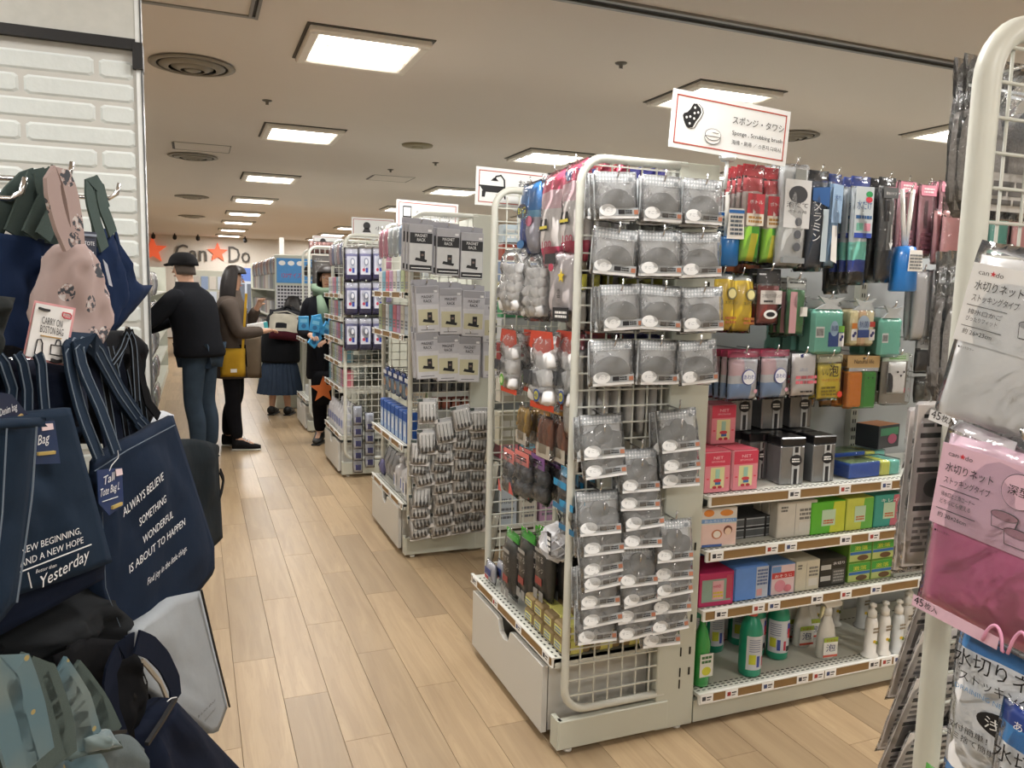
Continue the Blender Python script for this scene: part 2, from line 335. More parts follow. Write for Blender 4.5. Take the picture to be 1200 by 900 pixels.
# ---------------------------------------------------------------- floor of separate planks
def wood():
    m = bpy.data.materials.new('oak_plank'); m.use_nodes = True; nt = m.node_tree; b = nt.nodes['Principled BSDF']; N = nt.nodes.new; L = nt.links.new
    b.inputs['Roughness'].default_value = .38; b.inputs['Specular IOR Level'].default_value = .45
    tc = N('ShaderNodeTexCoord'); oi = N('ShaderNodeObjectInfo'); ge = N('ShaderNodeNewGeometry'); geo = N('ShaderNodeNewGeometry')
    ad = N('ShaderNodeMath'); ad.operation = 'ADD'; L(oi.outputs['Random'], ad.inputs[0]); L(ge.outputs['Random Per Island'], ad.inputs[1])
    fr = N('ShaderNodeMath'); fr.operation = 'FRACT'; L(ad.outputs[0], fr.inputs[0])
    ml = N('ShaderNodeMath'); ml.operation = 'MULTIPLY'; ml.inputs[1].default_value = 40; L(ad.outputs[0], ml.inputs[0])
    mp = N('ShaderNodeMapping'); mp.inputs['Scale'].default_value = (14, 1.1, 1); L(geo.outputs['Position'], mp.inputs['Vector'])
    n = N('ShaderNodeTexNoise'); n.noise_dimensions = '4D'; n.inputs['Scale'].default_value = 1.3; n.inputs['Detail'].default_value = 5; n.inputs['Distortion'].default_value = 1.2
    L(mp.outputs[0], n.inputs['Vector']); L(ml.outputs[0], n.inputs['W'])
    mp2 = N('ShaderNodeMapping'); mp2.inputs['Scale'].default_value = (160, 5, 1); L(geo.outputs['Position'], mp2.inputs['Vector'])
    n2 = N('ShaderNodeTexNoise'); n2.noise_dimensions = '4D'; n2.inputs['Scale'].default_value = 1; n2.inputs['Detail'].default_value = 3; L(mp2.outputs[0], n2.inputs['Vector']); L(ml.outputs[0], n2.inputs['W'])
    # cathedral grain
    wv = N('ShaderNodeMath'); wv.operation = 'MULTIPLY'; wv.inputs[1].default_value = 55; L(n.outputs['Fac'], wv.inputs[0])
    sn = N('ShaderNodeMath'); sn.operation = 'SINE'; L(wv.outputs[0], sn.inputs[0])
    rp = N('ShaderNodeValToRGB'); e = rp.color_ramp.elements; e[0].position = .25; e[0].color = lin('#9a8468'); e[1].position = .75; e[1].color = lin('#b29c7c'); L(n.outputs['Fac'], rp.inputs[0])
    tone = N('ShaderNodeValToRGB'); e = tone.color_ramp.elements; e[0].color = (.80, .79, .78, 1); e[1].color = (1.08, 1.06, 1.03, 1); L(fr.outputs[0], tone.inputs[0])
    m1 = N('ShaderNodeMix'); m1.data_type = 'RGBA'; m1.blend_type = 'MULTIPLY'; m1.inputs['Factor'].default_value = 1; L(rp.outputs[0], m1.inputs['A']); L(tone.outputs[0], m1.inputs['B'])
    gr = N('ShaderNodeMapRange'); gr.inputs['From Min'].default_value = .3; gr.inputs['From Max'].default_value = 1; gr.inputs['To Min'].default_value = 0; gr.inputs['To Max'].default_value = .16; L(sn.outputs[0], gr.inputs[0])
    m2 = N('ShaderNodeMix'); m2.data_type = 'RGBA'; m2.inputs['B'].default_value = lin('#8f785c'); L(gr.outputs[0], m2.inputs['Factor']); L(m1.outputs['Result'], m2.inputs['A'])
    g2 = N('ShaderNodeMapRange'); g2.inputs['From Min'].default_value = .55; g2.inputs['From Max'].default_value = .8; g2.inputs['To Max'].default_value = .5; L(n2.outputs['Fac'], g2.inputs[0])
    m3 = N('ShaderNodeMix'); m3.data_type = 'RGBA'; m3.inputs['B'].default_value = lin('#988061'); L(g2.outputs[0], m3.inputs['Factor']); L(m2.outputs['Result'], m3.inputs['A'])
    L(m3.outputs['Result'], b.inputs['Base Color'])
    bp = N('ShaderNodeBump'); bp.inputs['Strength'].default_value = .12; bp.inputs['Distance'].default_value = .002; L(n2.outputs['Fac'], bp.inputs['Height']); L(bp.outputs['Normal'], b.inputs['Normal'])
    return m
WOOD = wood()
floor = tag(MB().span((-6, -5, -.06), (13, 23.2, -.006), mat('#6b5238', .9)).build('floor'), kind='structure')
PW, PLN = .151, .92
pl = MB().box((0, 0, -.0035), (PW-.0012, PLN-.0012, .007), WOOD, ch=.0006).mesh('plank')
rest = MB(); cnt = 0
for i in range(-38, 84):
    x = .256+PW*(i+.5); off = ((i*7919) % 97)/97*PLN
    for j in range(-6, 26):
        y = j*PLN+off+.46-1
        near = (-.5 < x < 1.55 and .9 < y < 13.3) or (1.55 <= x < 3.1 and .5 < y < 2.5)
        if not (-5.7 < x < 12.7 and -4.5 < y < 22.5): continue
        if near and cnt < 295:
            o = bpy.data.objects.new('plank', pl); C.objects.link(o); o.location = (x, y, 0); o.parent = floor; cnt += 1
        else: rest.box((x, y, -.0035), (PW-.0012, PLN-.0012, .007), WOOD)
tag(rest.build('plank_field', floor), kind='stuff')
# ---------------------------------------------------------------- brick-faced divider on the left
DY = 2.5; DX = onY(172, 300, DY).x; DB = onY(80, 50, DY).z
BRM = mat('#c3c8c6', .75, bump=.5, scale=25, vary=.03); MOR = mat('#b6b5b0', .85, vary=.04, scale=12)
d = tag(MB().span((-2.2, DY+.006, 0), (DX-.012, DY+.045, DB), MOR).build('wall_divider'), kind='structure')
bmesh_cache = {}
BH, BL = .061, .36
row = 0; z = DB-.055
while z > .35:
    x = DX-.014-(((row % 2)*.5+.27) % 1)*BL
    x1 = DX-.014
    while x1 > -1.15:
        x0 = x if x1 > x else x-BL
        if x1-x0 > .03:
            wq = round(x1-x0-.012, 3); hq = BH-.011
            if wq not in bmesh_cache:
                q = MB(); k = .010; zz = hq/2; xx = wq/2
                o1 = [(-xx, -zz+k*.7), (-xx+k, -zz), (xx-k, -zz), (xx, -zz+k*.7), (xx, zz-k*.7), (xx-k, zz), (-xx+k, zz), (-xx, zz-k*.7)]
                o2 = [(a*(1-.006/xx), b*(1-.006/zz)) for a, b in o1]
                vs = [(a, 0, b) for a, b in o1]+[(a, -.0035, b) for a, b in o2]
                q.add(vs, [tuple(range(8, 16))]+[(i, (i+1) % 8, (i+1) % 8+8, i+8) for i in range(8)], BRM); bmesh_cache[wq] = q.mesh('brick')
            o = bpy.data.objects.new('brick', bmesh_cache[wq]); C.objects.link(o); o.parent = d; o.location = ((x0+x1)/2-.0, DY+.006, z+rnd.uniform(-.001, .001)); o.rotation_euler = (0, rnd.uniform(-.006, .006), 0)
        x1 = x0; x = x0-BL
    z -= BH; row += 1
MB().span((-2.2, DY-.012, DB), (DX-.012, DY+.045, DB+.028), BLACK).span((DX-.02, DY-.014, DB-.05), (DX+.006, DY+.05, DB+.02), BLACK).build('black_band', d)
MB().span((-2.2, DY, DB+.028), (DX-.012, DY+.045, CEIL-.002), mat('#b4b4ae', .7)).build('upper_panel', d)
MB().span((DX-.012, DY-.002, 0), (DX, DY+.05, CEIL-.002), mat('#dfe3e4', .3, .3)).span((DX-.0005, DY-.004, 0), (DX+.004, DY+.052, CEIL-.002), mat('#6f7375', .3, .8)).build('edge_trim', d)
# ---------------------------------------------------------------- shop sign on the back wall
WY = 23
s = MB(); GR = mat('#57534e', .6)
def star(m, cx, cz, R, y, mt, th=.06):
    out = []
    for k in range(10):
        a = PI/2+k*PI/5; rr = R if k % 2 == 0 else R*.42; out.append((cx+rr*math.cos(a), cz+rr*math.sin(a)))
    m.prism(out, y, y+th, mt)
t = thing('shop_sign', 'grey Can Do lettering with an orange star on the cream back wall', 'sign', (0, 0, 0))
zc = onY(255, 296, WY).z; cxs = onY(255, 296, WY).x; z0 = onY(255, 306, WY).z
hh = onY(222, 284, WY).z-onY(222, 307, WY).z
x0, x1 = onY(205, 295, WY).x, onY(242, 295, WY).x
for s_, a, b in (('Can', onY(205, 290, WY).x, onY(242, 290, WY).x), ('Do', onY(267, 295, WY).x, onY(292, 298, WY).x)):
    m = MB(); m.text(s_, (a+b)/2, z0-.02, .62, WY-.05, GR, wid=b-a); m.text(s_, (a+b)/2+.012, z0-.02, .62, WY-.03, GR, wid=b-a); m.build('lettering', t)
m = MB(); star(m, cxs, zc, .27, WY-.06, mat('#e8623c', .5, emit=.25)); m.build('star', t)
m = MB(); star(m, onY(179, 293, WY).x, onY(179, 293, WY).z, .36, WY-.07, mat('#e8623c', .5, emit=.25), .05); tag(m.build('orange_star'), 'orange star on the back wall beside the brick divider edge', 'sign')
for k, px in enumerate((180, 205, 232, 287)):
    p = onY(px, 283, 22.3); t = thing('spotlight', 'small dark spotlight on the ceiling before the back wall, %s from left' % ORD[k], 'spotlight', (p.x, 22.2, CEIL))
    MB().tube([(0, 0, 0), (0, 0, -.06)], .015, BLACK).build('stem', t); MB().tube([(0, -.05, -.12), (0, .06, -.07)], .05, BLACK, 10).build('head', t)
# ---------------------------------------------------------------- shelving racks
IV = mat('#c4c6b9', .42, vary=.02, scale=4); IVW = mat('#cfd0c6', .4, vary=.02); RAIL = mat('#e2e2dc', .4, vary=.01); DRAWER = mat('#cdccc6', .4, vary=.01, scale=3)
SLOT = mat('#26261f', .8, vary=0); TAGM = mat('#f0f0ee', .5, vary=0)
def tag_mesh(k):
    m = MB().box((0, -.001, 0), (.050, .0016, .028), TAGM)
    m.rect(-.018, -.006, -.004, .008, -.0022, mat(('#3a3a42', '#a33a35', '#43507a')[k % 3], .6, vary=0), .0004); m.rect(0, .002, .018, .006, -.0022, INK, .0004); m.rect(0, -.006, .014, -.003, -.0022, INK, .0004)
    return m.mesh('price_tag')
TAGS = [tag_mesh(k) for k in range(3)]
def rail(parent, L, z, y, tags, hgt=.034, rz=0, org=(0, 0)):
    """price rail facing -y in local space, starting at org, length L; tags at distances"""
    r = MB(); R = Matrix.Translation((org[0], org[1], 0)) @ Matrix.Rotation(rz, 4, 'Z'); r.T = R
    r.span((0, y-.004, z-hgt), (L, y+.004, z), RAIL).span((0, y-.007, z-.004), (L, y-.004, z), RAIL).span((0, y-.007, z-hgt), (L, y-.004, z-hgt+.004), RAIL)
    r.span((.01, y-.0055, z-hgt+.004), (L-.01, y-.0045, z-.004), BROWN)
    o = r.build('price_rail', parent)
    for k, d in enumerate(tags):
        c = bpy.data.objects.new('price_tag', TAGS[k % 3]); C.objects.link(c); c.parent = o; c.location = R @ Vector((d, y-.006, z-hgt/2)); c.rotation_euler = (0, 0, rz)
    return o
def grid_side(parent, Y, X0=1.03, X1=1.385, Z0=.135, Z1=1.805, step=.05, hstep=.05, r=.013, wr=.0022, wires=True, bend=.075):
    f = MB(); pts = [(X1, Y, Z1)]
    for k in range(7): a = PI/2+PI/2*k/6; pts.append((X0+bend+bend*math.cos(a), Y, Z1-bend+bend*math.sin(a)))
    for k in range(7): a = PI+PI/2*k/6; pts.append((X0+bend+bend*math.cos(a), Y, Z0+bend+bend*math.sin(a)))
    pts.append((X1, Y, Z0)); f.tube(pts, r, IVW, 8).build('grid_frame', parent)
    if not wires: return
    g = MB(); x = X0+step
    while x < X1-.005: g.span((x-wr, Y-wr, Z0+.004 + (bend*.3 if x < X0+bend else 0)), (x+wr, Y+wr, Z1-.004-(bend*.3 if x < X0+bend else 0)), IVW); x += step
    z = Z0+hstep
    while z < Z1-.01: g.span((X0, Y-wr*3, z-wr), (X1, Y-wr, z+wr), IVW); z += hstep
    g.build('wire_grid', parent)
def hook(parent, p, L=.2, d=(0, -1), r=.0028, tagc=None):
    m = MB(); dx, dy = d
    m.tube([(p[0], p[1], p[2]), (p[0]+dx*L*.93, p[1]+dy*L*.93, p[2]-.004), (p[0]+dx*L*.98, p[1]+dy*L*.98, p[2]+.006), (p[0]+dx*L, p[1]+dy*L, p[2]+.026)], r, CHROME, 6)
    return m.build('hook', parent)
def end_rack(Y, label, shelves=(), detail=True, depth=.83, drawer=True, hs=.05):
    t = thing('end_rack', label, 'store rack', (0, 0, 0))
    for yy in ((Y, Y+depth-.03) if detail else (Y,)):
        u = MB().span((1.355, yy, .0+.012), (1.498, yy+.03, 1.815), IV, ch=.003)
        for z in (1.72, 1.45, .62, .38, .27, .2): u.box((1.475, yy-.001, z), (.006, .003, .025), SLOT)
        for z in (.27, .2, .16): u.box((1.44, yy-.001, z), (.004, .003, .03), SLOT)
        u.build('upright_panel', t)
    b = MB().span((1.008, Y-.004, .018), (1.40, Y+.02, .112), IV, ch=.003).span((1.004, Y, .018), (1.02, Y+.05, .112), IV); b.build('base_plate', t)
    for fx, fy in ((1.05, Y+.02), (1.45, Y+.02), (1.05, Y+depth-.05), (1.45, Y+depth-.05)):
        MB().lathe([(.014, 0), (.014, .008), (.007, .010), (.007, .03)], (fx, fy, .001), WHITE, 10).build('foot', t)
    grid_side(t, Y+.012, hstep=hs); grid_side(t, Y+depth-.015, X0=1.07, hstep=.05)
    MB().span((1.375, Y+.035, .05), (1.39, Y+depth-.035, 1.80), mat('#b9bab0', .5)).build('back_panel', t)
    for z in shelves:
        s = MB().span((1.004, Y+.03, z-.012), (1.372, Y+depth-.04, z), IVW)
        for k in range(26): s.box((1.015+.0*k, Y+.05+k*.028, z+.0004), (.006, .010, .0008), SLOT); s.box((1.032, Y+.05+k*.028, z+.0004), (.006, .010, .0008), SLOT)
        s.span((1.0, Y+.03, z-.03), (1.38, Y+.036, z), IVW).build('shelf', t)
        n = 4; rail(t, depth-.06, z+.006, 0, [depth*(.06+.27*k) for k in range(n)], rz=-PI/2, org=(1.0, Y+depth-.03))
    if drawer:
        a, bq = Y+.09, Y+depth-.07
        d = MB().span((1.012, a, .035), (1.37, bq, .06), DRAWER).span((1.012, a, .035), (1.37, a+.015, .245), DRAWER).span((1.012, bq-.015, .035), (1.37, bq, .245), DRAWER)
        d.build('drawer_box', t)
        L = bq-a; f = MB(); f.T = Matrix.Translation((.99, bq, 0)) @ Matrix.Rotation(-PI/2, 4, 'Z')
        out = [(0, .03), (L, .03), (L, .25), (L*.62, .25), (L*.585, .245), (L*.56, .205), (L*.50, .195), (L*.44, .205), (L*.41, .245), (L*.375, .25), (0, .25)]
        f.prism(out, 0, .018, DRAWER); f.build('drawer_front', t)
    return t
R1 = end_rack(2.05, 'near end rack hung with rows of grey foam pad packs', (.30,))
R2 = end_rack(3.95, 'end rack holding the grey and black magnet rack boxes', (.285, .60, 1.18, 1.40))
R3 = end_rack(5.86, 'end rack with three by three purple and white packs on its side', (.31, .67, .86, 1.03, 1.20, 1.37))
R4 = end_rack(7.80, 'far end rack behind the shopper with the blue packets', (.31, .9, 1.1))
# near rack at the right picture edge, seen from its far side panel
t0 = thing('end_rack', 'nearest end rack at the right, with a thick rounded post', 'store rack', (0, 0, 0))
f = MB(); pts = [(1.62, .875, 1.835)]
for k in range(9): a = PI/2+PI/2*k/8; pts.append((1.11+.085+.085*math.cos(a), .875, 1.75+.085*math.sin(a)))
pts += [(1.11, .875, .2), (1.14, .875, .13), (1.62, .875, .13)]
f.tube(pts, .0195, IVW, 12).build('grid_frame', t0)
g = MB()
for k in range(9): g.tube([(1.160+.052*k, .875, .14), (1.160+.052*k, .875, 1.82)], .0028, IVW, 6)
for k in range(32): g.tube([(1.11, .870, .19+.052*k), (1.62, .870, .19+.052*k)], .0028, IVW, 6)
g.build('wire_grid', t0)
MB().span((1.60, .86, .012), (1.72, .89, 1.84), IV, ch=.003).build('upright_panel', t0)
MB().span((1.585, .0, .05), (1.60, .86, 1.8), mat('#b9bab0', .5)).build('back_panel', t0)
MB().span((1.09, .86, .018), (1.60, .885, .112), IV).build('base_plate', t0)
for fx in (1.13, 1.66): MB().lathe([(.014, 0), (.014, .008), (.007, .010), (.007, .03)], (fx, .872, .001), WHITE, 10).build('foot', t0)
MB().span((1.06, .05, .29), (1.585, .83, .30), IVW).build('shelf', t0)
# ---------------------------------------------------------------- long gondola of the sponge row
SH = (.115, .40, .60, .782)
def gondola(Y, x0, x1, label, shelves, full=True, top=1.80):
    t = thing('gondola_shelving', label, 'store shelving', (0, 0, 0)); BK = mat('#b4b8b8', .45, vary=.02)
    MB().span((x0, Y+.40, .05), (x1, Y+.42, top), BK).build('back_panel', t)
    MB().span((x0, Y, .012), (x1, Y+.02, .088), IV).span((x0, Y+.02, .012), (x0+.012, Y+.4, .10), IV).build('base_front', t)
    n = int((x1-x0)/.9+.5)
    for k in range(n+1):
        x = x0+.01+k*.9
        if k == 1: x = 2.49
        if k > 1: x = 2.49+.9*(k-1)
        if x > x1 or (k and x0 > 2.4): break
        m = MB().span((x-.018, Y+.37, .05), (x+.018, Y+.40, top), IV)
        for q in range(40):
            z = .45+q*.034
            if z < top-.03: m.box((x-.006, Y+.3695, z), (.004, .002, .016), SLOT); m.box((x+.006, Y+.3695, z), (.004, .002, .016), SLOT)
        m.build('upright', t)
    for si, z in enumerate(shelves):
        dep = .40 if si == 0 else .38
        s = MB().span((x0+.006, Y-.012, z-.012), (x1-.004, Y+dep-.02, z), IVW)
        for k in range(int((x1-x0)/.022) if full else 0):
            for rr in range(3 if si == 0 else 2): s.box((x0+.02+k*.022, Y+.006+rr*.014, z+.0004), (.012, .004, .0008), SLOT)
            if si == 0: s.box((x0+.02+k*.022, Y+.30, z+.0004), (.012, .004, .0008), SLOT)
        s.build('shelf', t)
    return t
G1 = gondola(2.055, 1.505, 3.35, 'long sponge and scrubber shelving facing the camera, right of the foam packs', SH)
TG = {0: (.03, .13, .28, .43, .50, .555, .76, .82, .88, .93), 1: (.07, .22, .285, .47, .60, .74, .97), 2: (.04, .26, .34, .58, .71), 3: (.34, .56, .75, 1.1, 1.3)}
for i, z in enumerate(SH): rail(G1, 1.84, z+.004, 2.038, TG[i], org=(1.508, 0), hgt=.036)
# rows behind (their fronts face the camera between the end racks)
for Y, lab in ((3.955, 'second shelving row, behind the sponge shelving'), (5.865, 'third shelving row back'), (7.805, 'fourth shelving row back')):
    g_ = gondola(Y, 1.505, 9.0, lab, (.12, .5, .9, 1.3), False)  # right stretch is unseen, lengthened to bounce neutral light
for Y, lab in ((9.75, 'fifth shelving row back, unseen at the right, added for neutral bounce light'), (11.65, 'sixth shelving row back, unseen at the right, added for neutral bounce light'), (13.6, 'seventh shelving row back, unseen at the right, added for neutral bounce light')):
    g_ = gondola(Y, 2.5, 9.0, lab, (.12, .5, .9, 1.3), False)  # empty unseen rows, added to bounce neutral light
g_ = gondola(2.055, 4.4, 9.0, 'unseen sponge row continuation beyond the right picture edge, added for neutral bounce light', (.12, .5, .9, 1.3), False)
# far racks
def far_rack(x0, x1, y0, y1, top, label, n=5):
    t = thing('gondola_shelving', label, 'store shelving', (0, 0, 0))
    MB().span((x0, y0, .0), (x1, y0+.03, top), IV, ch=.004).build('end_panel', t)
    MB().span((x0, y1-.03, .0), (x1, y1, top), IV, ch=.004).build('end_panel', t)
    MB().span(((x0+x1)/2-.01, y0+.03, .0), ((x0+x1)/2+.01, y1-.03, top-.03), mat('#aeb0ac', .5)).build('back_panel', t)
    MB().span((x0, y0+.03, .0), (x1, y1-.03, .10), IV).build('base', t)
    for k in range(1, n): z = .10+k*(top-.2)/n; MB().span((x0, y0+.03, z), (x1, y1-.03, z+.02), IVW).build('shelf', t)
    return t
FR = far_rack(.86, 1.36, 9.45, 13.6, 1.78, 'far shelving whose end carries a blue poster over a black and white grid')
FL = far_rack(-1.0, -.42, 5.9, 14.0, 1.68, 'shelving on the left beyond the brick divider, where the man reaches')
FS = far_rack(-.35, .75, 17.0, 18.0, 1.7, 'distant pale shelving under the shop sign')
# ---------------------------------------------------------------- product kit: every builder makes one thing hanging from / standing on the origin, front towards -y
FILM = film(); FILM2 = film(haze=.06, scale=30); MILK = film(haze=.2, scale=26)
PR = {}
def place(key, fn, loc, label, cat=None, group=None, rz=0, tx=0, ty=0, sc=None):
    if key in PR: o = copy_tree(PR[key])
    else: o = PR[key] = fn()
    o.location = loc; o.rotation_euler = (tx, ty, rz); o.rotation_mode = 'XYZ'
    if sc: o.scale = sc
    else: o.scale = (1, 1, 1)
    o['label'] = label
    if cat: o['category'] = cat
    if group: o['group'] = group
    elif 'group' in o: del o['group']
    return o
def col(c, **k): return c if not isinstance(c, str) else mat(c, **({'rough': .5, 'coat': .2} | k))
def bag(name, cat, w_, h, t, body='#ffffff', cmap=None, head=None, fl=FILM, arts=None, nx=8, nz=10, crumple=.25, seed=0, pad=.006, zoff=0, filmtop=0, part='contents', pw=.5):
    """hanging packet: contents pillow + header card + printed panel + clear film"""
    def fn():
        r = thing(name, name, cat); hh = head[0] if head else 0
        ch = h-hh; c = MB(); c.pillow(w_-2*pad, ch-2*pad, t, col(body), nx, nz, zc=-(hh+ch/2)+zoff, crumple=crumple, seed=seed, cmap=(lambda u, v: col(cmap(u, v))) if cmap else None, pw=pw); c.build(part, r)
        if head: m = MB(); m.box((0, 0, -hh/2), (w_-.002, .0016, hh), col(head[1])); 
        if head:
            if len(head) > 2: head[2](m, w_, h, t)
            m.build('header_card', r)
        if arts: m = MB(); arts(m, w_, h, t, -t/2-.0022 if t > .004 else -.004); m.build('print', r)
        if fl: m = MB(); m.pillow(w_, h+filmtop, t+.008, fl, nx, nz, zc=-h/2+filmtop/2, crumple=crumple*.7, seed=seed+5); m.build('film', r)
        return r
    return fn
def carton(name, cat, w_, h, d, face, side=None, top=None, arts=None, ch=.002, part='carton'):
    def fn():
        r = thing(name, name, cat); m = MB(); m.box((0, d/2, h/2), (w_, d, h), col(side or face, coat=.1), ch=ch)
        m.rect(-w_/2+.003, .003, w_/2-.003, h-.003, -.0007, col(face), .0008)
        if top: m.box((0, d/2, h+.0004), (w_-.005, d-.005, .0008), col(top))
        m.build(part, r)
        if arts: m = MB(); arts(m, w_, h, d, -.0012); m.build('print', r)
        return r
    return fn
def lines(m, x0, x1, z0, z1, n, y, c, frac=.6):
    """rows of small print"""
    for k in range(n):
        z = z1-(k+.5)*(z1-z0)/n; hh = (z1-z0)/n*frac/2; x = x0
        while x < x1-.002:
            L = min(x1-x, rnd.uniform(.08, .35)*(x1-x0)); m.rect(x, z-hh, x+L, z+hh, y, c, .0004); x += L+.04*(x1-x0)
def bbX(b, X): p0 = onX(b[0], b[1], X); p1 = onX(b[2], b[3], X); q = onX((b[0]+b[2])/2, b[1], X); r_ = onX((b[0]+b[2])/2, b[3], X); return Vector((X, (onX(b[0], (b[1]+b[3])/2, X).y+onX(b[2], (b[1]+b[3])/2, X).y)/2, q.z)), abs(onX(b[0], (b[1]+b[3])/2, X).y-onX(b[2], (b[1]+b[3])/2, X).y), q.z-r_.z
def bbY(b, Y): q = onY((b[0]+b[2])/2, b[1], Y); r_ = onY((b[0]+b[2])/2, b[3], Y); m_ = (b[1]+b[3])/2; return Vector(((onY(b[0], m_, Y).x+onY(b[2], m_, Y).x)/2, Y, q.z)), abs(onY(b[0], m_, Y).x-onY(b[2], m_, Y).x), q.z-r_.z
def pegs(parent, pts, L=.2, d=(0, -1)):
    for p in pts: hook(parent, p, L, d)
# ---------------------------------------------------------------- grey foam pad packs on the near end rack
HEXP = patterned('#b7bfc4', '#f6f8fa', 95, 'dots', .36); PACKFILM = film(haze=.17, scale=34); GREYFOAM = mat('#777a79', .95, bump=.4, scale=300, vary=.1); GREY2 = mat('#666968', .95, bump=.4, scale=300, vary=.1)
def foam_pack(seed, round_=False):
    def fn():
        r = thing('foam_pad_pack', 'foam pad pack', 'sponge pack')
        w_, h = .142, .132
        m = MB()
        if round_:
            for k, (cx, cz, rr) in enumerate(((-.032, -.078, .030), (.034, -.080, .030), (.002, -.060, .031))):
                m.T = Matrix.Translation((cx, .001-.004*(k == 2), cz)) @ Matrix.Rotation(PI/2, 4, 'X'); m.lathe([(rr*.9, -.006), (rr, -.003), (rr, .003), (rr*.9, .006)], (0, 0, 0), (GREYFOAM, GREY2, GREYFOAM)[k], 20)
        else:
            out = [(.056*math.cos(PI*k/14), .052*math.sin(PI*k/14)**.9) for k in range(15)]
            m.T = Matrix.Translation((0, 0, -.100)); m.prism(out, -.006, .007, GREYFOAM)
            m.prism([(a*.94-.004, b*.94) for a, b in out], .008, .013, GREY2)
        m.build('foam_pad', r)
        q = MB(); q.rect(-.066, -.126, .066, -.004, .0135, mat('#e6eaec', .5, coat=.3), .0008); q.build('brightening_sheet', r)  # added pale sheet, brightens the pack from behind
        p = MB(); p.rect(-.066, -.030, .066, -.002, -.001, HEXP, .001); p.ellipse(.048, -.0018, -.022, .008, .006, mat('#7c868d', .5), 12, .0004)
        p.build('header_print', r)
        L = MB(); wt = mat('#f4f6f7', .4, coat=.4, vary=0); gy = mat('#aab0b4', .4, coat=.3, vary=0)
        L.rect(-.066, -.122, .066, -.101, -.0105, gy, .0006); L.ellipse(-.038, -.0115, -.107, .027, .017, wt, 18, .0006); L.text('すごう', -.038, -.110, .010, -.0122, gy, wid=.034)
        L.rect(-.003, -.118, .018, -.106, -.0112, INK, .0004); lines(L, .020, .046, -.118, -.106, 2, -.0112, INK); L.rect(.05, -.119, .064, -.107, -.0112, mat('#b4765a', .5, vary=0), .0004)
        L.rect(-.066, -.130, .066, -.1225, -.0095, wt, .0006)
        L.build('label', r)
        f = MB(); f.pillow(w_, h, .030, PACKFILM, 8, 8, zc=-h/2, crumple=.45, seed=seed); f.build('film', r)
        return r
    return fn
cols_x = (.0, .151, .293)
for r_ in range(4):
    z = (1.757, 1.604, 1.447, 1.290)[r_]; xs = ((1.092, 1.243, 1.383), (1.102, 1.246, 1.378), (1.118, 1.260, 1.395), (1.102, 1.254, 1.390))[r_]
    for c_ in range(3):
        x = xs[c_]; pos = ('left', 'middle', 'right')[c_]; n = (3, 4, 4, 2, 3, 2, 3, 2, 3, 2, 2, 2)[r_*3+c_]
        hook(R1, (x, 2.052, z-.012), .10)
        for k in range(n):
            nm = ('front', 'second from front', 'third from front', 'rearmost')[k]
            place(('foam', (r_*3+c_) % 3), foam_pack((r_*3+c_) % 3), (x+rnd.uniform(-.004, .004), 1.972+k*.017, z-.0035*k+rnd.uniform(-.002, .002)),
                  'grey foam pad pack, %s row of end rack, %s column, %s' % (ORD[r_]+' top' if r_ else 'top', pos, nm), group='grey foam pad packs', tx=rnd.uniform(-.05, .0)-.03*k, ty=rnd.uniform(-.07, .07), rz=rnd.uniform(-.10, .10))
BOT = {0: [538, 560, 627, 650, 674, 690, 712, 733, 753], 1: [577, 598, 620, 642, 687, 709, 729, 748], 2: [530, 553, 571, 658, 680, 698, 718, 740, 757]}
XS = {0: [706, 706, 702, 706, 704, 703, 703, 703, 700], 1: [750, 750, 752, 753, 748, 748, 745, 743], 2: [794, 796, 797, 790, 790, 787, 787, 782, 775]}
for c_ in range(3):
    for k, b in enumerate(BOT[c_]):
        p = onY(XS[c_][k], b, 1.985); first_ = k == 0 or b-BOT[c_][k-1] > 40
        hook(R1, (p.x, 2.052, p.z+.135), .07)
        place(('foamr', k % 3), foam_pack(10+k % 3, True), (p.x, 2.006 - .0015*(k % 2), p.z+.130), 'round grey foam pad pack in the overlapping lower cluster, %s column, %s from top' % (('left', 'middle', 'right')[c_], ORD[k]),
              group='round grey foam pad packs', tx=-.17+rnd.uniform(-.02, .02), ty=rnd.uniform(-.07, .07), rz=rnd.uniform(-.06, .06))
        if k % 3 == 0:
            place(('foamr', (k+1) % 3), foam_pack(10, True), (p.x-.006, 2.027, p.z+.120), 'round grey foam pad pack tucked behind the lower cluster, %s column, %s level' % (('left', 'middle', 'right')[c_], ORD[k]), group='round grey foam pad packs', tx=-.1)
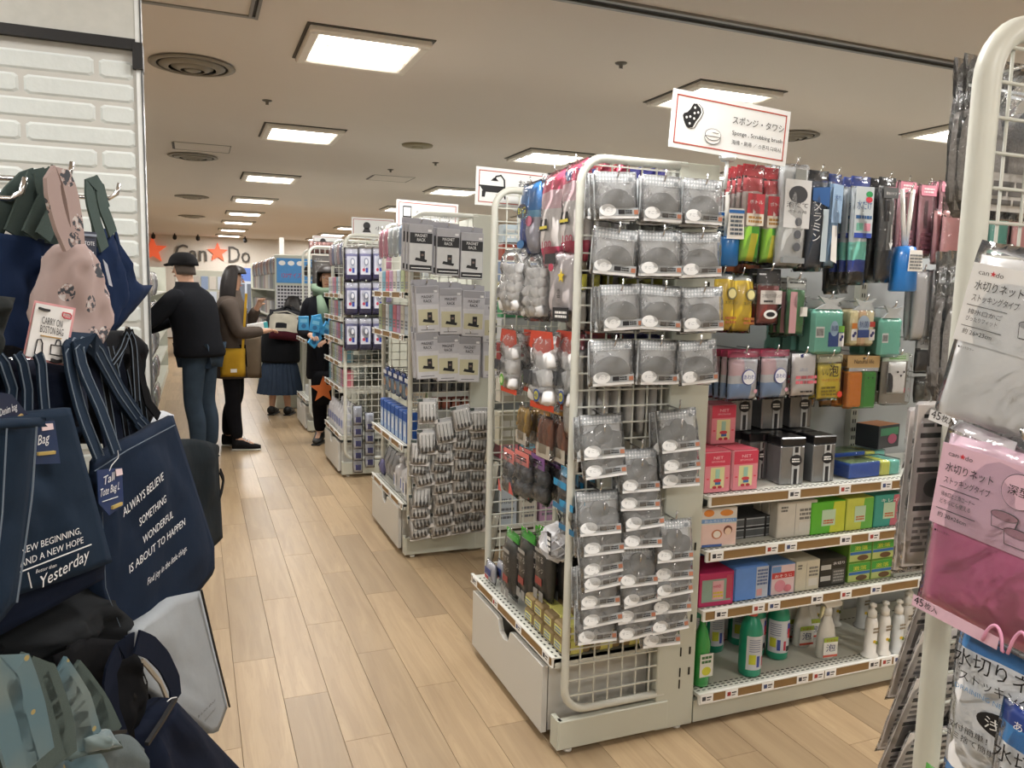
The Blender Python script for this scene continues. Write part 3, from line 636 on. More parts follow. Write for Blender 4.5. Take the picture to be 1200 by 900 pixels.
# ---------------------------------------------------------------- magnet rack boxes and cutlery packs on the second end rack
def magnet(dark):
    def art(m, w_, h, d, y):
        g = mat('#a9a9ad', .5, vary=0); k = mat('#17171a', .5, vary=0); lt = mat('#d4d2cc', .5, vary=0)
        if dark:
            m.rect(-w_/2+.004, h*.60, w_/2-.004, h*.82, y, k, .0006); tc = mat('#e8e8e8', .5, vary=0)
            m.rect(-w_/2+.004, .008, w_/2-.004, .034, y, k, .0006); m.rect(-w_/2+.012, .018, w_/2-.012, .022, y-.001, tc, .0004)
        else:
            tc = k; m.rect(-w_/2+.01, h*.16, w_/2-.01, h*.50, y, mat('#bdb99c', .5, vary=0), .0006); m.rect(-w_/2+.02, .012, w_/2-.03, .016, y, mat('#77777c', .5), .0004)
        m.text('MAGNET', 0, h*.735, .021, y-.001, tc, wid=.062); m.text('RACK', 0, h*.645, .021, y-.001, tc, wid=.042)
        zc = h*.34 if dark else h*.33
        m.prism([(-.030, zc-.022), (.028, zc-.030), (.032, zc-.018), (-.024, zc-.008)], y-.001, y-.0006, k); m.rect(-.004, zc-.016, .020, zc+.024, y-.0014, k, .0004); m.rect(.001, zc-.0, .014, zc+.010, y-.002, mat('#74625c', .5), .0004)
        m.rect(w_/2-.026, h*.855, w_/2-.008, h*.90, y, mat('#e3e3e3', .5, vary=0), .0006)
        if not dark: m.rect(-w_/2+.004, h*.84, w_/2-.004, h*.985, y, mat('#8f8f94', .5, vary=0), .0003)
    def fn():
        w_, h, d = .120, .232, .022
        r = thing('magnet_rack_box', 'magnet rack', 'boxed rack'); m = MB(); m.T = Matrix.Translation((0, 0, -h-.02))
        m.box((0, d/2, h/2), (w_, d, h), mat('#a7a7ac' if dark else '#b2b2b8', .5), ch=.002); m.box((0, d-.002, h+.012), (w_, .0016, .03), mat('#9a9aa0', .5)); m.rect(-w_/2+.004, .004, w_/2-.004, h*.6, -.0008, mat('#c5c6c6' if dark else '#c2c2c6', .5), .0008)
        m.build('carton', r); p = MB(); p.T = m.T; art(p, w_, h, d, -.0016); p.build('print', r); return r
    return fn
rows = [(True, [(494, 258), (526, 263), (554, 268)], 1.757, 3), (False, [(500, 330), (528, 333), (556, 336), (580, 344)], 1.462, 2), (False, [(500, 385), (525, 388), (551, 390), (580, 386)], 1.228, 2)]
for ri, (dk, pts, z, n) in enumerate(rows):
    for ci, (px, py) in enumerate(pts):
        p = onY(px, py, 3.80); hook(R2, (p.x, 3.952, p.z-.008), .16)
        for k in range(n):
            place(('mag', dk), magnet(dk), (p.x-.010*k, 3.80+k*.026+(.012 if ri and ci == 3 else 0), p.z+.004*k), '%s magnet rack box, %s row, %s from left, %s in its stack' % ('black and grey' if dk else 'pale grey', ('top', 'middle', 'bottom')[ri], ORD[ci], ORD[k]),
                  'boxed rack', 'magnet rack boxes on the second end rack', ty=(-.05, -.02, .03, .0)[ci] if ri else .02, tx=-.02)
def cutlery():
    r = thing('cutlery_pack', 'cutlery pack', 'cutlery pack'); w_, h = .108, .135
    m = MB(); m.box((0, .001, -h/2), (w_, .0016, h), mat('#efedea', .5, coat=.4)); m.rect(-w_/2, -.020, w_/2, 0, -.001, mat('#d2d2d2', .5), .001); m.rect(-w_/2, -.018, -w_/2+.03, -.003, -.0016, mat('#3f4c47', .5, vary=0), .0006); m.rect(-w_/2+.002, -h+.002, w_/2-.002, -h+.022, -.001, mat('#dedad6', .5), .0008); m.build('backing_card', r)
    s = MB(); dk = mat('#8a8783', .3, .7, vary=0)
    for k in range(4):
        x = -.030+k*.020; s.tube([(x, -.005, -.032), (x, -.005, -.095)], .0018, dk, 5); s.lathe([(.001, -.022), (.006, -.012), (.006, 0), (.001, .008)], (x, -.005, -.100), mat('#55524f', .4, .4), 8, sy=.35)
    s.build('cutlery', r)
    f = MB(); f.pillow(w_, h, .016, FILM, 5, 5, zc=-h/2, crumple=.3, seed=2); f.build('film', r); return r
CB = [[(502, 497), (502, 533), (495, 546), (495, 559), (495, 571), (497, 597), (492, 609), (494, 621), (490, 633)],
      [(521, 520), (520, 532), (523, 545), (519, 556), (518, 568), (519, 580), (518, 593), (519, 606), (519, 618), (516, 630)],
      [(540, 505), (542, 518), (545, 528), (547, 540), (543, 553), (541, 566), (541, 578), (542, 590), (540, 603), (539, 615), (538, 626)],
      [(562, 507), (562, 516), (562, 530), (563, 541), (564, 552), (562, 565), (560, 578), (561, 588), (562, 600), (559, 612), (558, 624)]]
for ci, cl in enumerate(CB):
    for k, (px, b) in enumerate(cl):
        p = onY(px, b, 3.87); place('cut', cutlery, (p.x, 3.895+.004*(k % 2), p.z+.132), 'clear pack of small forks on white card, %s column from left, %s down the cluster' % (ORD[ci], ORD[k]), 'cutlery pack', 'white cutlery packs on the second end rack', tx=-.16, ty=rnd.uniform(-.16, .16), rz=rnd.uniform(-.06, .06))
# white roll bags on the far right edge of that cluster
for k, (px, py) in enumerate(((578, 480), (576, 540), (574, 600))):
    p = onY(px, py, 3.80)
    place('clothroll', bag('cloth_bag', 'cloth pack', .05, .30, .05, '#c9c7ba', fl=FILM, seed=3), (1.46, 3.83-.02*k, p.z), 'long pale cloth packet hanging at the right edge of the cutlery packs, %s from top' % ORD[k], 'cloth pack', None, ty=.15)
# ---------------------------------------------------------------- sponge shelving: hanging goods
def hangY(key, fn, cx, top, label, n=1, Y=2.10, pitch=.022, cat=None, group=None, dx=0.0, dz=0, tilt=0, hk=True):
    p = onY(cx, top, Y)
    if hk: hook(G1, (p.x, 2.455, p.z-.008), 2.455-Y+.02)
    for k in range(n):
        lab = label if n == 1 else label+', '+('front one' if k == 0 else ORD[k]+' behind')
        place(key, fn, (p.x+dx*k+rnd.uniform(-.002, .002), Y+k*pitch, p.z+dz*k), lab, cat, group if n > 1 else None, tx=rnd.uniform(-.02, .01), ty=tilt+rnd.uniform(-.015, .015), rz=rnd.uniform(-.05, .05))
def a_green(m, w_, h, t, y):
    m.rect(-w_*.38, -h*.50, w_*.38, -h*.30, y, mat('#c9414c', .5, vary=0)); m.text('ボトル', 0, -h*.40, .014, y-.001, TAGM, wid=w_*.6); m.rect(-w_*.38, -h*.62, w_*.38, -h*.50, y, mat('#e9e2d2', .5, vary=0)); lines(m, -w_*.3, w_*.3, -h*.60, -h*.52, 2, y-.001, mat('#b98a40', .5))
def cm_green(u, v): return '#9fe04a' if u < .35 and v < .42 else ('#e6e23a' if v < .36 and u < .7 else ('#57c433' if v < .42 else ('#c94b52' if v > .84 else '#d9c9c4')))
hangY('greenbrush', bag('bottle_sponge', 'sponge', .085, .31, .045, cmap=cm_green, arts=a_green, head=(.035, '#c7323b'), nx=8, nz=12), 884, 193, 'green and yellow bottle sponge in a red-topped bag, left of its twin', 4, pitch=.03, cat='sponge', group='green and yellow bottle sponges')
hangY('greenbrush', None, 906, 197, 'green and yellow bottle sponge in a red-topped bag, right-hand twin', 3, pitch=.03, cat='sponge', group='green and yellow bottle sponges', Y=2.12)
def toilet(): 
    r = thing('toilet_brush_pack', 'x', 'brush'); m = MB(); m.lathe([(.035, -.165), (.042, -.16), (.044, -.08), (.040, -.072)], (0, 0, -.07), mat('#1f6fb4', .35, coat=.5), 20); m.build('brush_cup', r)
    m = MB(); m.tube([(0, 0, 0), (0, 0, -.145)], .007, WHITE); m.build('handle', r); m = MB(); m.prism([(-.03, -.15), (.034, -.15), (.030, -.055), (-.024, -.055)], -.048, -.046, PAPER); lines(m, -.02, .026, -.14, -.075, 5, -.0495, mat('#56606a', .5)); m.rect(-.026, -.07, .031, -.06, -.0495, mat('#2f74c0', .5)); m.build('label', r); return r
hangY('toilet', toilet, 853, 225, 'blue brush cup with a white label, hanging beside the rack upright', 2, cat='brush', group='blue brush cups by the upright', Y=2.13, pitch=.09)
for k, (px, z0) in enumerate(((836, 300), (858, 302), (880, 305))): 
    p = onY(px, z0, 2.3); place('orangebag', bag('orange_sponge_pack', 'sponge', .10, .11, .06, '#a8541f', fl=FILM), (p.x, 2.30, p.z), 'dull orange pack low behind the blue and green hanging goods, %s from left' % ORD[k], 'sponge', 'orange packs in the back')
def a_cap(m, w_, h, t, y):
    m.rect(-w_*.42, -h*.62, w_*.42, -h*.16, y, mat('#d8dadb', .5, vary=0)); m.ellipse(.0, y-.001, -h*.30, w_*.30, w_*.22, mat('#3b3d42', .5, vary=0), 20); m.text('泡だて', 0, -h*.42, .018, y-.001, INK, wid=w_*.7); m.text('ボトル用', 0, -h*.475, .01, y-.001, INK, wid=w_*.6)
    for zz in (.56, .68, .80): m.ellipse(.008, y-.001, -h*zz, .014, .014, mat('#5a5d63', .5, vary=0), 14)
    m.rect(-w_*.12, -h*.16, w_*.22, -h*.06, y, mat('#8d908c', .5)); m.box((0, y+.006, -h*.93), (w_*.7, .012, .018), mat('#8f9496', .4))
hangY('silverbag', bag('brush_pack', 'brush', .125, .335, .05, '#cfd4d5', fl=MILK, arts=a_cap, nz=12), 931, 192, 'silvery brush pack with a round dark badge', 3, pitch=.035, cat='brush', group='silvery brush packs')
def a_mel(m, w_, h, t, y):
    m.prism([(-w_*.4, -h*.30), (w_*.42, -h*.36), (w_*.42, -h*.16), (-w_*.4, -h*.18)], y, y+.0006, mat('#2a5e9e', .5, vary=0))
    for k, ch in enumerate('メラミン'): m.text(ch, -w_*.12, -h*(.40+.1*k), .034, y-.001, mat('#e9edf0', .5, vary=0), wid=.030)
    m.rect(w_*.15, -h*.9, w_*.42, -h*.38, y-.0005, mat('#b9c9d2', .5, vary=0))
hangY('mela', bag('melamine_brush_pack', 'brush', .085, .33, .035, '#28384d', head=(.03, '#131316'), arts=a_mel, nz=12), 960, 200, 'dark blue melamine sponge pack with white characters', 3, pitch=.03, cat='brush', group='dark blue melamine packs')
def a_wb(m, w_, h, t, y): m.rect(-w_*.36, -h*.52, w_*.36, -h*.12, y, mat('#9fc0e2', .5, vary=0)); m.text('汚れ', 0, -h*.28, .02, y-.001, mat('#23508e', .5), wid=w_*.5); m.prism([(-w_*.2, -h*.92), (w_*.25, -h*.95), (w_*.1, -h*.55), (-w_*.25, -h*.55)], y, y+.001, TAGM)
hangY('wbrush', bag('brush_pack', 'brush', .06, .31, .035, '#7ea6cc', head=(.025, '#23418f'), arts=a_wb, nz=12), 979, 204, 'light blue pack with a white scrubber, right of the melamine pack', 3, pitch=.03, cat='brush', group='light blue scrubber packs')
def a_blue(m, w_, h, t, y):
    bl = mat('#2b48a6', .5, vary=0); m.rect(-w_*.46, -h*.55, w_*.46, -.036, y, mat('#c3cdd2', .5, vary=0)); m.rect(-w_*.44, -h*.565, w_*.44, -h*.52, y-.0006, bl)
    m.text('水だけ', 0, -h*.30, .034, y-.001, mat('#2b5c93', .5), wid=w_*.75); m.ellipse(w_*.22, y-.001, -h*.165, w_*.17, .010, mat('#2f9a58', .5), 14); m.ellipse(w_*.22, y-.001, -h*.215, w_*.17, .010, mat('#d13d4b', .5), 14)
    lines(m, -w_*.4, w_*.4, -h*.40, -h*.35, 1, y-.001, mat('#2b5c93', .5)); m.rect(-w_*.35, -h*.50, -w_*.02, -h*.43, y-.001, mat('#78b7a4', .5)); m.rect(w_*.05, -h*.50, w_*.36, -h*.43, y-.001, mat('#d893a6', .5))
def cm_blue(u, v): return '#17181c' if v < .12 else ('#1f3d9c' if v < .24 else ('#7fd3c2' if v < .42 else '#c2cace'))
hangY('bluehd', bag('drain_brush_pack', 'brush', .088, .365, .04, cmap=cm_blue, head=(.032, '#2a47a2'), arts=a_blue, nz=16), 1009, 207, 'tall pack with a royal blue header and mint green brush head', 3, pitch=.035, cat='brush', group='royal blue header brush packs')
def a_blk(m, w_, h, t, y):
    m.rect(-w_*.42, -h*.20, w_*.42, -h*.10, y, mat('#5c5f60', .5, vary=0)); m.text('排水パイプ', 0, -h*.17, .012, y-.001, TAGM, wid=w_*.6); m.prism([(-w_*.3, -h*.42), (-w_*.05, -h*.42), (-w_*.05, -h*.22), (-w_*.3, -h*.22)], y, y+.001, INK)
    m.prism([(w_*.0, -h*.62), (w_*.12, -h*.68), (w_*.24, -h*.62), (w_*.16, -h*.62), (w_*.16, -h*.45), (w_*.08, -h*.45), (w_*.08, -h*.62)], y-.001, y, TAGM)
def cm_blk(u, v): return '#17181b' if v < .30 else ('#2c2e31' if u < .35 else '#8b8f90')
hangY('blackhd', bag('pipe_brush_pack', 'brush', .082, .36, .035, cmap=cm_blk, head=(.03, '#141416'), arts=a_blk, nz=12), 1040, 208, 'tall grey and black pipe brush pack with a black header', 3, pitch=.035, cat='brush', group='black header pipe brush packs')
for k, px in enumerate((982, 1000)):
    p = onY(px, 215, 2.22); place('blackhd', None, (p.x, 2.22+.03*k, p.z-.03), 'grey and black pipe brush pack pushed back between the blue packs, %s' % ORD[k], 'brush', 'black header pipe brush packs')
def toilet2():
    r = thing('toilet_brush', 'x', 'brush'); m = MB(); m.tube([(-.030, 0, 0), (-.004, 0, -.20)], .0075, WHITE); m.tube([(.026, .002, .0), (.006, 0, -.20)], .0075, WHITE); m.build('handle', r)
    m = MB(); m.lathe([(.040, -.155), (.046, -.15), (.044, -.03), (.036, 0), (.02, .004)], (0, 0, -.20), mat('#2878c4', .35, coat=.5), 20); m.build('brush_cup', r)
    m = MB(); m.prism([(-.036, -.285), (.036, -.285), (.030, -.212), (-.030, -.212)], -.049, -.047, PAPER); lines(m, -.03, .03, -.28, -.225, 5, -.0505, mat('#7d7f80', .5)); m.build('label', r); return r
hangY('toilet2', toilet2, 1065, 222, 'blue toilet brush cup with two white handles', 1, cat='brush')
def a_pink(m, w_, h, t, y):
    m.rect(-w_*.44, -h*.16, w_*.44, -h*.02, y, mat('#d98ea0', .5, vary=0)); lines(m, -w_*.3, w_*.3, -h*.13, -h*.05, 2, y-.001, mat('#f2dfe3', .5)); m.rect(-w_*.2, -h*.6, w_*.0, -h*.22, y, mat('#7b5a61', .5)); lines(m, -w_*.3, w_*.35, -h*.95, -h*.65, 5, y, mat('#a8707d', .5))
for k in range(4):
    hangY('pinkbag', bag('pink_packet', 'packet', .085, .27, .02, '#cf9aa6', arts=a_pink), 1062+24*k, (212, 216, 212, 218)[k], 'pink lettered packet hanging right of the blue toilet brush, column %s' % ORD[k], 3, pitch=.022, cat='packet', group='pink packets at the end of the sponge shelves', Y=2.20)
for k in range(6):
    hangY('pinkbig' if k % 3 != 2 else 'tealbig', bag('sponge_packet', 'packet', .12, .20, .03, '#dca2a4' if k % 3 != 2 else '#5fb3a4'), 1118+27*k, 245, '%s packet seen through the near rack, column %s' % ('pink' if k % 3 != 2 else 'teal', ORD[k]), 2, pitch=.035, cat='packet', group='packets seen through the near rack', Y=2.12)
for k in range(7):
    hangY('clearglove', bag('glove_packet', 'packet', .075, .26, .03, '#b5b4b4', fl=MILK), 1080+22*k, 316, 'greyish clear glove packet behind the near rack, column %s' % ORD[k], 2, pitch=.03, cat='packet', group='greyish glove packets', Y=2.14)
for k in range(7):
    hangY('blackpkt', bag('dark_packet', 'packet', .095, .14, .02, '#232427', head=(.045, '#9b9c9c', lambda m, w_, h, t: m.text('LATEX', 0, -.032, .018, -.002, INK, wid=.05))), 1085+25*k, (394, 396)[k % 2], 'black packet with a grey header low on the pegs, column %s' % ORD[k], 1, cat='packet', Y=2.16)
for k in range(7):
    hangY('blackpkt2', bag('dark_packet', 'packet', .10, .10, .03, '#33352f', head=(.02, '#1e1f1c')), 1082+26*k, (441, 444)[k % 2], 'small dark green packet below the black ones, column %s' % ORD[k], 1, cat='packet', Y=2.18)
# middle rows
def a_yel(m, w_, h, t, y): m.ellipse(w_*.18, y-.002, -h*.36, .018, .020, mat('#7c7a5a', .5), 16, .0006); m.ellipse(w_*.18, y-.003, -h*.36, .014, .015, mat('#e8dfa0', .5), 16, .0006); m.text('スポンジ', w_*.15, -h*.53, .012, y-.003, mat('#55523c', .5), wid=.05); lines(m, -w_*.05, w_*.36, -h*.86, -h*.72, 2, y-.002, mat('#b06b35', .5))
def cm_yel(u, v): return '#a2a7a6' if v > .93 else '#e8c93a'
for k, px in enumerate((846, 868)):
    hangY('yellow', bag('yellow_sponge', 'sponge', .10, .195, .06, cmap=cm_yel, arts=a_yel, crumple=.15, pw=.35), px, (318, 320)[k], 'bright yellow sponge in a clear bag, %s of the two' % ('left', 'right')[k], 3 if k else 2, pitch=.065, cat='sponge', group='bright yellow sponges', Y=2.11+.01*k)
def a_red(m, w_, h, t, y): 
    m.rect(-w_*.44, -h*.62, w_*.44, -h*.38, y, mat('#d3cfcb', .5, vary=0)); m.text('コゲとりスポンジ', 0, -h*.50, .013, y-.001, INK, wid=w_*.8); lines(m, -w_*.3, w_*.1, -h*.60, -h*.54, 1, y-.001, INK)
    m.ellipse(.0, y-.001, -h*.80, .028, .015, TAGM, 20); m.ellipse(.0, y-.002, -h*.80, .018, .008, INK, 16); m.tube([(.024, y-.002, -h*.76), (.04, y-.002, -h*.66)], .003, INK, 5)
hangY('redpk', bag('scouring_sponge_pack', 'sponge', .10, .185, .03, '#8e3a35', head=(.048, '#161618', lambda m, w_, h, t: lines(m, -.04, -.01, -.022, -.014, 1, -.0015, TAGM)), arts=a_red), 902, 315, 'dark red scouring sponge pack with a black header', 3, pitch=.035, cat='sponge', group='dark red scouring packs')
def a_gp(m, w_, h, t, y): m.rect(w_*.05, -h*.66, w_*.40, -h*.50, y-.001, mat('#d6d6d0', .5)); m.rect(-w_*.45, -h*.95, -w_*.12, -h*.25, y, mat('#b98f93', .8, bump=.4, scale=200))
hangY('greenpk', bag('green_scourer_pack', 'sponge', .085, .195, .035, '#4e8b55', head=(.035, '#b9bcb8', lambda m, w_, h, t: lines(m, -.03, .03, -.022, -.014, 1, -.0015, INK)), arts=a_gp), 934, 325, 'green and pink scourer pack with a grey header', 3, pitch=.04, cat='sponge', group='green and pink scourer packs')
hangY('greenpk', None, 918, 330, 'green and pink scourer pack pushed back behind the red packs', 1, cat='sponge', Y=2.22)
def mint(w_, h, art=True):
    def fn():
        r = thing('mint_sponge_pack', 'x', 'sponge'); c = mat('#7fc9b6', .85, bump=.3, scale=250)
        m = MB(); m.box((0, .03, -.045-h/2), (w_, .07, h), c, ch=.012); m.build('sponge', r)
        m = MB(); m.prism([(-w_*.42, -.045), (w_*.42, -.045), (w_*.2, -.028), (w_*.48, -.002), (w_*.05, -.012), (-w_*.35, .0), (-.02, -.026)], -.004, .004, mat('#c9cfd0', .25, .3)); m.build('bag_top', r)
        m = MB()
        m.rect(-w_*.40, -.045-h*.62, -w_*.14, -.045-h*.38, -.0062, TAGM)
        for k in range(7): m.rect(-w_*.38+k*w_*.032, -.045-h*.58, -w_*.38+k*w_*.032+w_*.014, -.045-h*.42, -.0068, INK)
        if art:
            m.rect(w_*.0, -.045-h*.82, w_*.47, -.045-h*.50, -.0062, mat('#1d4a9a', .5, vary=0)); m.ellipse(w_*.17, -.0066, -.045-h*.42, w_*.13, h*.17, mat('#b4cfe6', .5), 18, .0006); m.text('抗菌', w_*.17, -.045-h*.46, .020, -.0078, mat('#1d3f86', .5), wid=w_*.2)
            m.rect(w_*.32, -.045-h*.50, w_*.49, -.045-h*.36, -.0064, mat('#7cc043', .5)); m.rect(w_*.32, -.045-h*.82, w_*.49, -.045-h*.52, -.0068, TAGM); m.ellipse(w_*.39, -.0074, -.045-h*.66, .006, .006, mat('#26327e', .5), 12); m.ellipse(w_*.43, -.0074, -.045-h*.60, .006, .006, mat('#26327e', .5), 12)
        m.build('print', r)
        m = MB(); m.box((0, .03, -.045-h/2), (w_+.004, .078, h+.004), FILM, ch=.014); m.build('film', r); return r
    return fn
hangY('mint', mint(.145, .155), 972, 347, 'mint green sponge pack with a blue printed oval', 3, pitch=.082, cat='sponge', group='mint green sponge packs')
hangY('mint2', mint(.105, .14, False), 1046, 358, 'mint green sponge with only a barcode label, right of the cream ones', 2, pitch=.082, cat='sponge', group='plain mint green sponges')
for k, px in enumerate((917, 938, 953)):
    p = onY(px, 395, 2.3); place('mint3', mint(.10, .12, False), (p.x, 2.28+.0*k, p.z+.04), 'dull green sponge in the shade below the scourers, %s' % ORD[k], 'sponge', 'dull green sponges in the back')
def cream():
    r = thing('striped_sponge_pack', 'x', 'sponge'); 
    for k, c in enumerate(('#e9dfb2', '#e8c9a2', '#e9e2bd')): m = MB(); m.box((-.036+k*.036, .03, -.10), (.034, .07, .125), mat(c, .85, bump=.3, scale=250), ch=.008); m.build('sponge', r)
    m = MB(); m.prism([(-.05, -.04), (.05, -.04), (.03, -.02), (.055, .0), (.0, -.012), (-.045, .002), (-.02, -.024)], -.004, .004, mat('#c9cfd0', .25, .3)); m.build('bag_top', r)
    m = MB(); m.ellipse(0, -.0062, -.088, .028, .030, mat('#bcd0e4', .5), 20); m.text('抗菌', 0, -.098, .024, -.0072, mat('#1d3f86', .5), wid=.042); m.rect(-.026, -.135, .026, -.108, -.0066, mat('#234f9e', .5)); m.rect(.028, -.098, .052, -.080, -.0062, mat('#cf4536', .5)); m.rect(-.052, -.104, -.030, -.085, -.0062, mat('#e08a2c', .5))
    for x in (-.042, .040): m.rect(x-.012, -.145, x+.012, -.106, -.0064, TAGM); m.ellipse(x-.003, -.007, -.128, .006, .006, mat('#26327e', .5), 12); m.ellipse(x+.004, -.007, -.120, .006, .006, mat('#26327e', .5), 12)
    m.build('print', r); m = MB(); m.box((0, .03, -.10), (.116, .078, .132), FILM, ch=.012); m.build('film', r); return r
hangY('cream', cream, 1013, 350, 'cream striped sponge pack with a blue oval', 2, pitch=.085, cat='sponge', group='cream striped sponge packs')
def a_awa(m, w_, h, t, y):
    m.ellipse(w_*.1, y-.002, -h*.52, .026, .026, mat('#3c50a8', .5, vary=0), 24, .0006); m.ellipse(w_*.1, y-.003, -h*.52, .0235, .0235, mat('#eef0f4', .5, vary=0), 24, .0006); m.text('あわわ', w_*.1, -h*.555, .018, y-.0042, mat('#2b3f9e', .5), wid=.042)
    m.ellipse(w_*.33, y-.002, -h*.80, .007, .007, mat('#d9a4b4', .5), 12, .0006)
def cm_awa(u, v): return '#8fb0dd' if v < .42 and u < .8 else ('#e8c9d2' if v > .55 and u < .45 else '#dfe3ea')
for k, px in enumerate((872, 908)):
    hangY('awa', bag('foaming_sponge_pack', 'sponge', .125, .165, .028, cmap=cm_awa, head=(.022, '#a62a50'), arts=a_awa, crumple=.12), px, (411, 410)[k], 'pink and blue foaming sponge pack with a round badge, %s of two' % ('left', 'right')[k], 4-k, pitch=.03, dx=-.007, cat='sponge', group='pink and blue foaming sponge packs', Y=2.10)
def a_w(m, w_, h, t, y):
    m.rect(-w_*.12-.006, -.020, -w_*.12+.006, -.008, y+.008, mat('#2a2f7a', .5)); lines(m, -w_*.38, w_*.40, -h*.72, -h*.50, 2, y, mat('#d8707c', .5)); lines(m, -w_*.2, w_*.25, -h*.90, -h*.84, 1, y, INK); m.text('ふわっと', -w_*.1, -h*.42, .014, y, mat('#7f97c4', .5), wid=.035)
hangY('whitepk', bag('white_sponge_pack', 'sponge', .115, .155, .025, '#e4e2e3', arts=a_w, crumple=.1), 942, 412, 'white sponge pack with red small print', 2, pitch=.03, cat='sponge', group='white sponge packs')
def a_y2(m, w_, h, t, y):
    m.text('泡', w_*.08, -h*.46, .045, y-.001, INK, wid=.040); m.text('いい', -w_*.22, -h*.44, .03, y-.001, INK, wid=.032); m.text('ナイロンたわし', 0, -h*.58, .012, y-.001, mat('#c3452e', .5), wid=.08); lines(m, -w_*.35, w_*.2, -h*.90, -h*.68, 3, y, mat('#7a6a20', .5)); m.ellipse(w_*.34, y-.001, -h*.87, .011, .011, mat('#d2452f', .5), 16)
hangY('yel2', bag('yellow_net_pack', 'sponge', .115, .16, .02, '#e2ce35', head=(.028, '#b7b59c'), arts=a_y2, crumple=.1), 973, 415, 'yellow nylon scrubber pack with black characters', 2, pitch=.03, cat='sponge', group='yellow nylon scrubber packs')
def nat():
    r = thing('two_tone_sponge', 'x', 'sponge'); m = MB(); m.box((0, 0, -.018), (.155, .002, .042), mat('#a3875a', .7)); m.text('Natural life', 0, -.024, .022, -.002, mat('#3b2f20', .6), wid=.095); m.ellipse(0, -.002, -.005, .007, .003, mat('#3b2f20', .6), 10); m.build('header_card', r)
    m = MB(); m.box((-.034, .012, -.115), (.066, .03, .125), mat('#e08a1e', .85, bump=.3, scale=250), ch=.006); m.build('orange_sponge', r)['label'] = 'orange sponge'
    m = MB(); m.box((.034, .012, -.117), (.066, .03, .13), mat('#3f9a34', .85, bump=.3, scale=250), ch=.006); m.ellipse(.024, -.0035, -.075, .003, .003, INK, 8); m.ellipse(.046, -.0035, -.075, .003, .003, INK, 8); m.build('green_sponge', r)['label'] = 'green sponge'
    m = MB(); m.box((0, .012, -.112), (.142, .036, .145), FILM, ch=.008); m.box((0, -.002, -.045), (.14, .004, .012), mat('#c8cdd0', .2, .5)); m.build('film', r); return r
hangY('nat', nat, 1013, 418, 'orange and green sponge pair under a kraft card header', 2, pitch=.05, cat='sponge', group='orange and green sponge pairs')
def penguin():
    r = thing('bird_sponge_pack', 'x', 'sponge'); m = MB(); m.box((0, .012, -.092), (.13, .002, .185), mat('#8a8378', .6)); m.rect(-.065, -.030, .065, 0, .0095, mat('#b9c8b4', .5)); lines(m, -.03, .05, -.024, -.008, 2, .009, mat('#5ea23c', .5)); m.rect(.02, -.145, .06, -.128, .0095, mat('#d0606c', .5)); m.build('backing_card', r)
    m = MB(); m.T = Matrix.Translation((0, .0, -.088)); m.pillow(.085, .115, .03, mat('#ecebea', .8), 12, 12, crumple=.02, pw=.6); m.ellipse(-.012, -.0165, .022, .0035, .004, INK, 10); m.ellipse(.018, -.0165, .022, .0035, .004, INK, 10); m.prism([(.003, .004), (.008, .012), (-.002, .012)], -.0185, -.0165, INK)
    m.build('white_bird_sponge', r); m = MB(); m.T = Matrix.Translation((-.034, -.006, -.105)); m.pillow(.028, .07, .012, mat('#24262a', .8), 6, 8, crumple=.02); m.build('wing', r)
    m = MB(); m.box((0, .004, -.094), (.132, .04, .187), FILM, ch=.01); m.build('film', r); return r
hangY('penguin', penguin, 1053, 414, 'white bird-shaped sponge with a dark wing on grey card', 2, pitch=.05, cat='sponge', group='white bird-shaped sponges')
for k, px in enumerate((948, 972, 996)):
    p = onY(px, 462, 2.32); place('orow', bag('orange_net_pack', 'sponge', .08, .07, .03, '#a8752c'), (p.x, 2.33, p.z+.02), 'brownish orange pack below the yellow scrubber, %s from left' % ORD[k], 'sponge', 'brownish orange packs')
# ---------------------------------------------------------------- goods standing on the sponge shelves
def stand(key, kit, b, Y, z, label, cat, d=.1, rz=0, n=1, pitch=None, group=None, **k):
    """kit(w,h,d) -> builder; b = its front in the photo"""
    p, w_, h = bbY(b, Y)
    for i in range(n):
        place(key, kit(w_, h, d), (p.x, Y+i*(pitch or d+.004), z), label if n == 1 else label+', '+('front one' if i == 0 else ORD[i]+' behind'), cat, group if n > 1 else None, rz=rz)
    return p, w_, h
def k_net(w_, h, d):
    def a(m, w_, h, d, y):
        m.rect(-w_*.46, h*.66, w_*.46, h*.98, y, mat('#cf3f58', .5, vary=0)); m.text('NET', 0, h*.82, h*.10, y-.001, mat('#f0c6cc', .5), wid=w_*.36); m.text('SPONGE', 0, h*.74, h*.055, y-.001, mat('#f0c6cc', .5), wid=w_*.5)
        m.rect(-w_*.26, h*.12, w_*.26, h*.62, y, mat('#d9d7a0', .5, vary=0)); m.rect(-w_*.08, h*.35, w_*.08, h*.58, y-.0006, mat('#9cc7b4', .5)); m.ellipse(0, y-.001, h*.30, w_*.15, h*.045, mat('#c9434b', .5), 14); m.rect(-w_*.08, h*.2, w_*.12, h*.27, y-.001, mat('#3a6fa8', .5))
        for s_ in (-1, 1): m.ellipse(s_*w_*.1, y-.001, h*.14, w_*.08, h*.035, mat('#b8323f', .5), 12); m.ellipse(s_*w_*.36, y-.001, h*.35, w_*.05, h*.02, mat('#d8495a', .5), 10)
    return carton('sponge_carton', 'box', w_, h, d, '#e08a96', '#e3a3ab', '#d35a6c', a, ch=.006)
Z1, Z2, Z3, Z0 = .783, .601, .401, .116
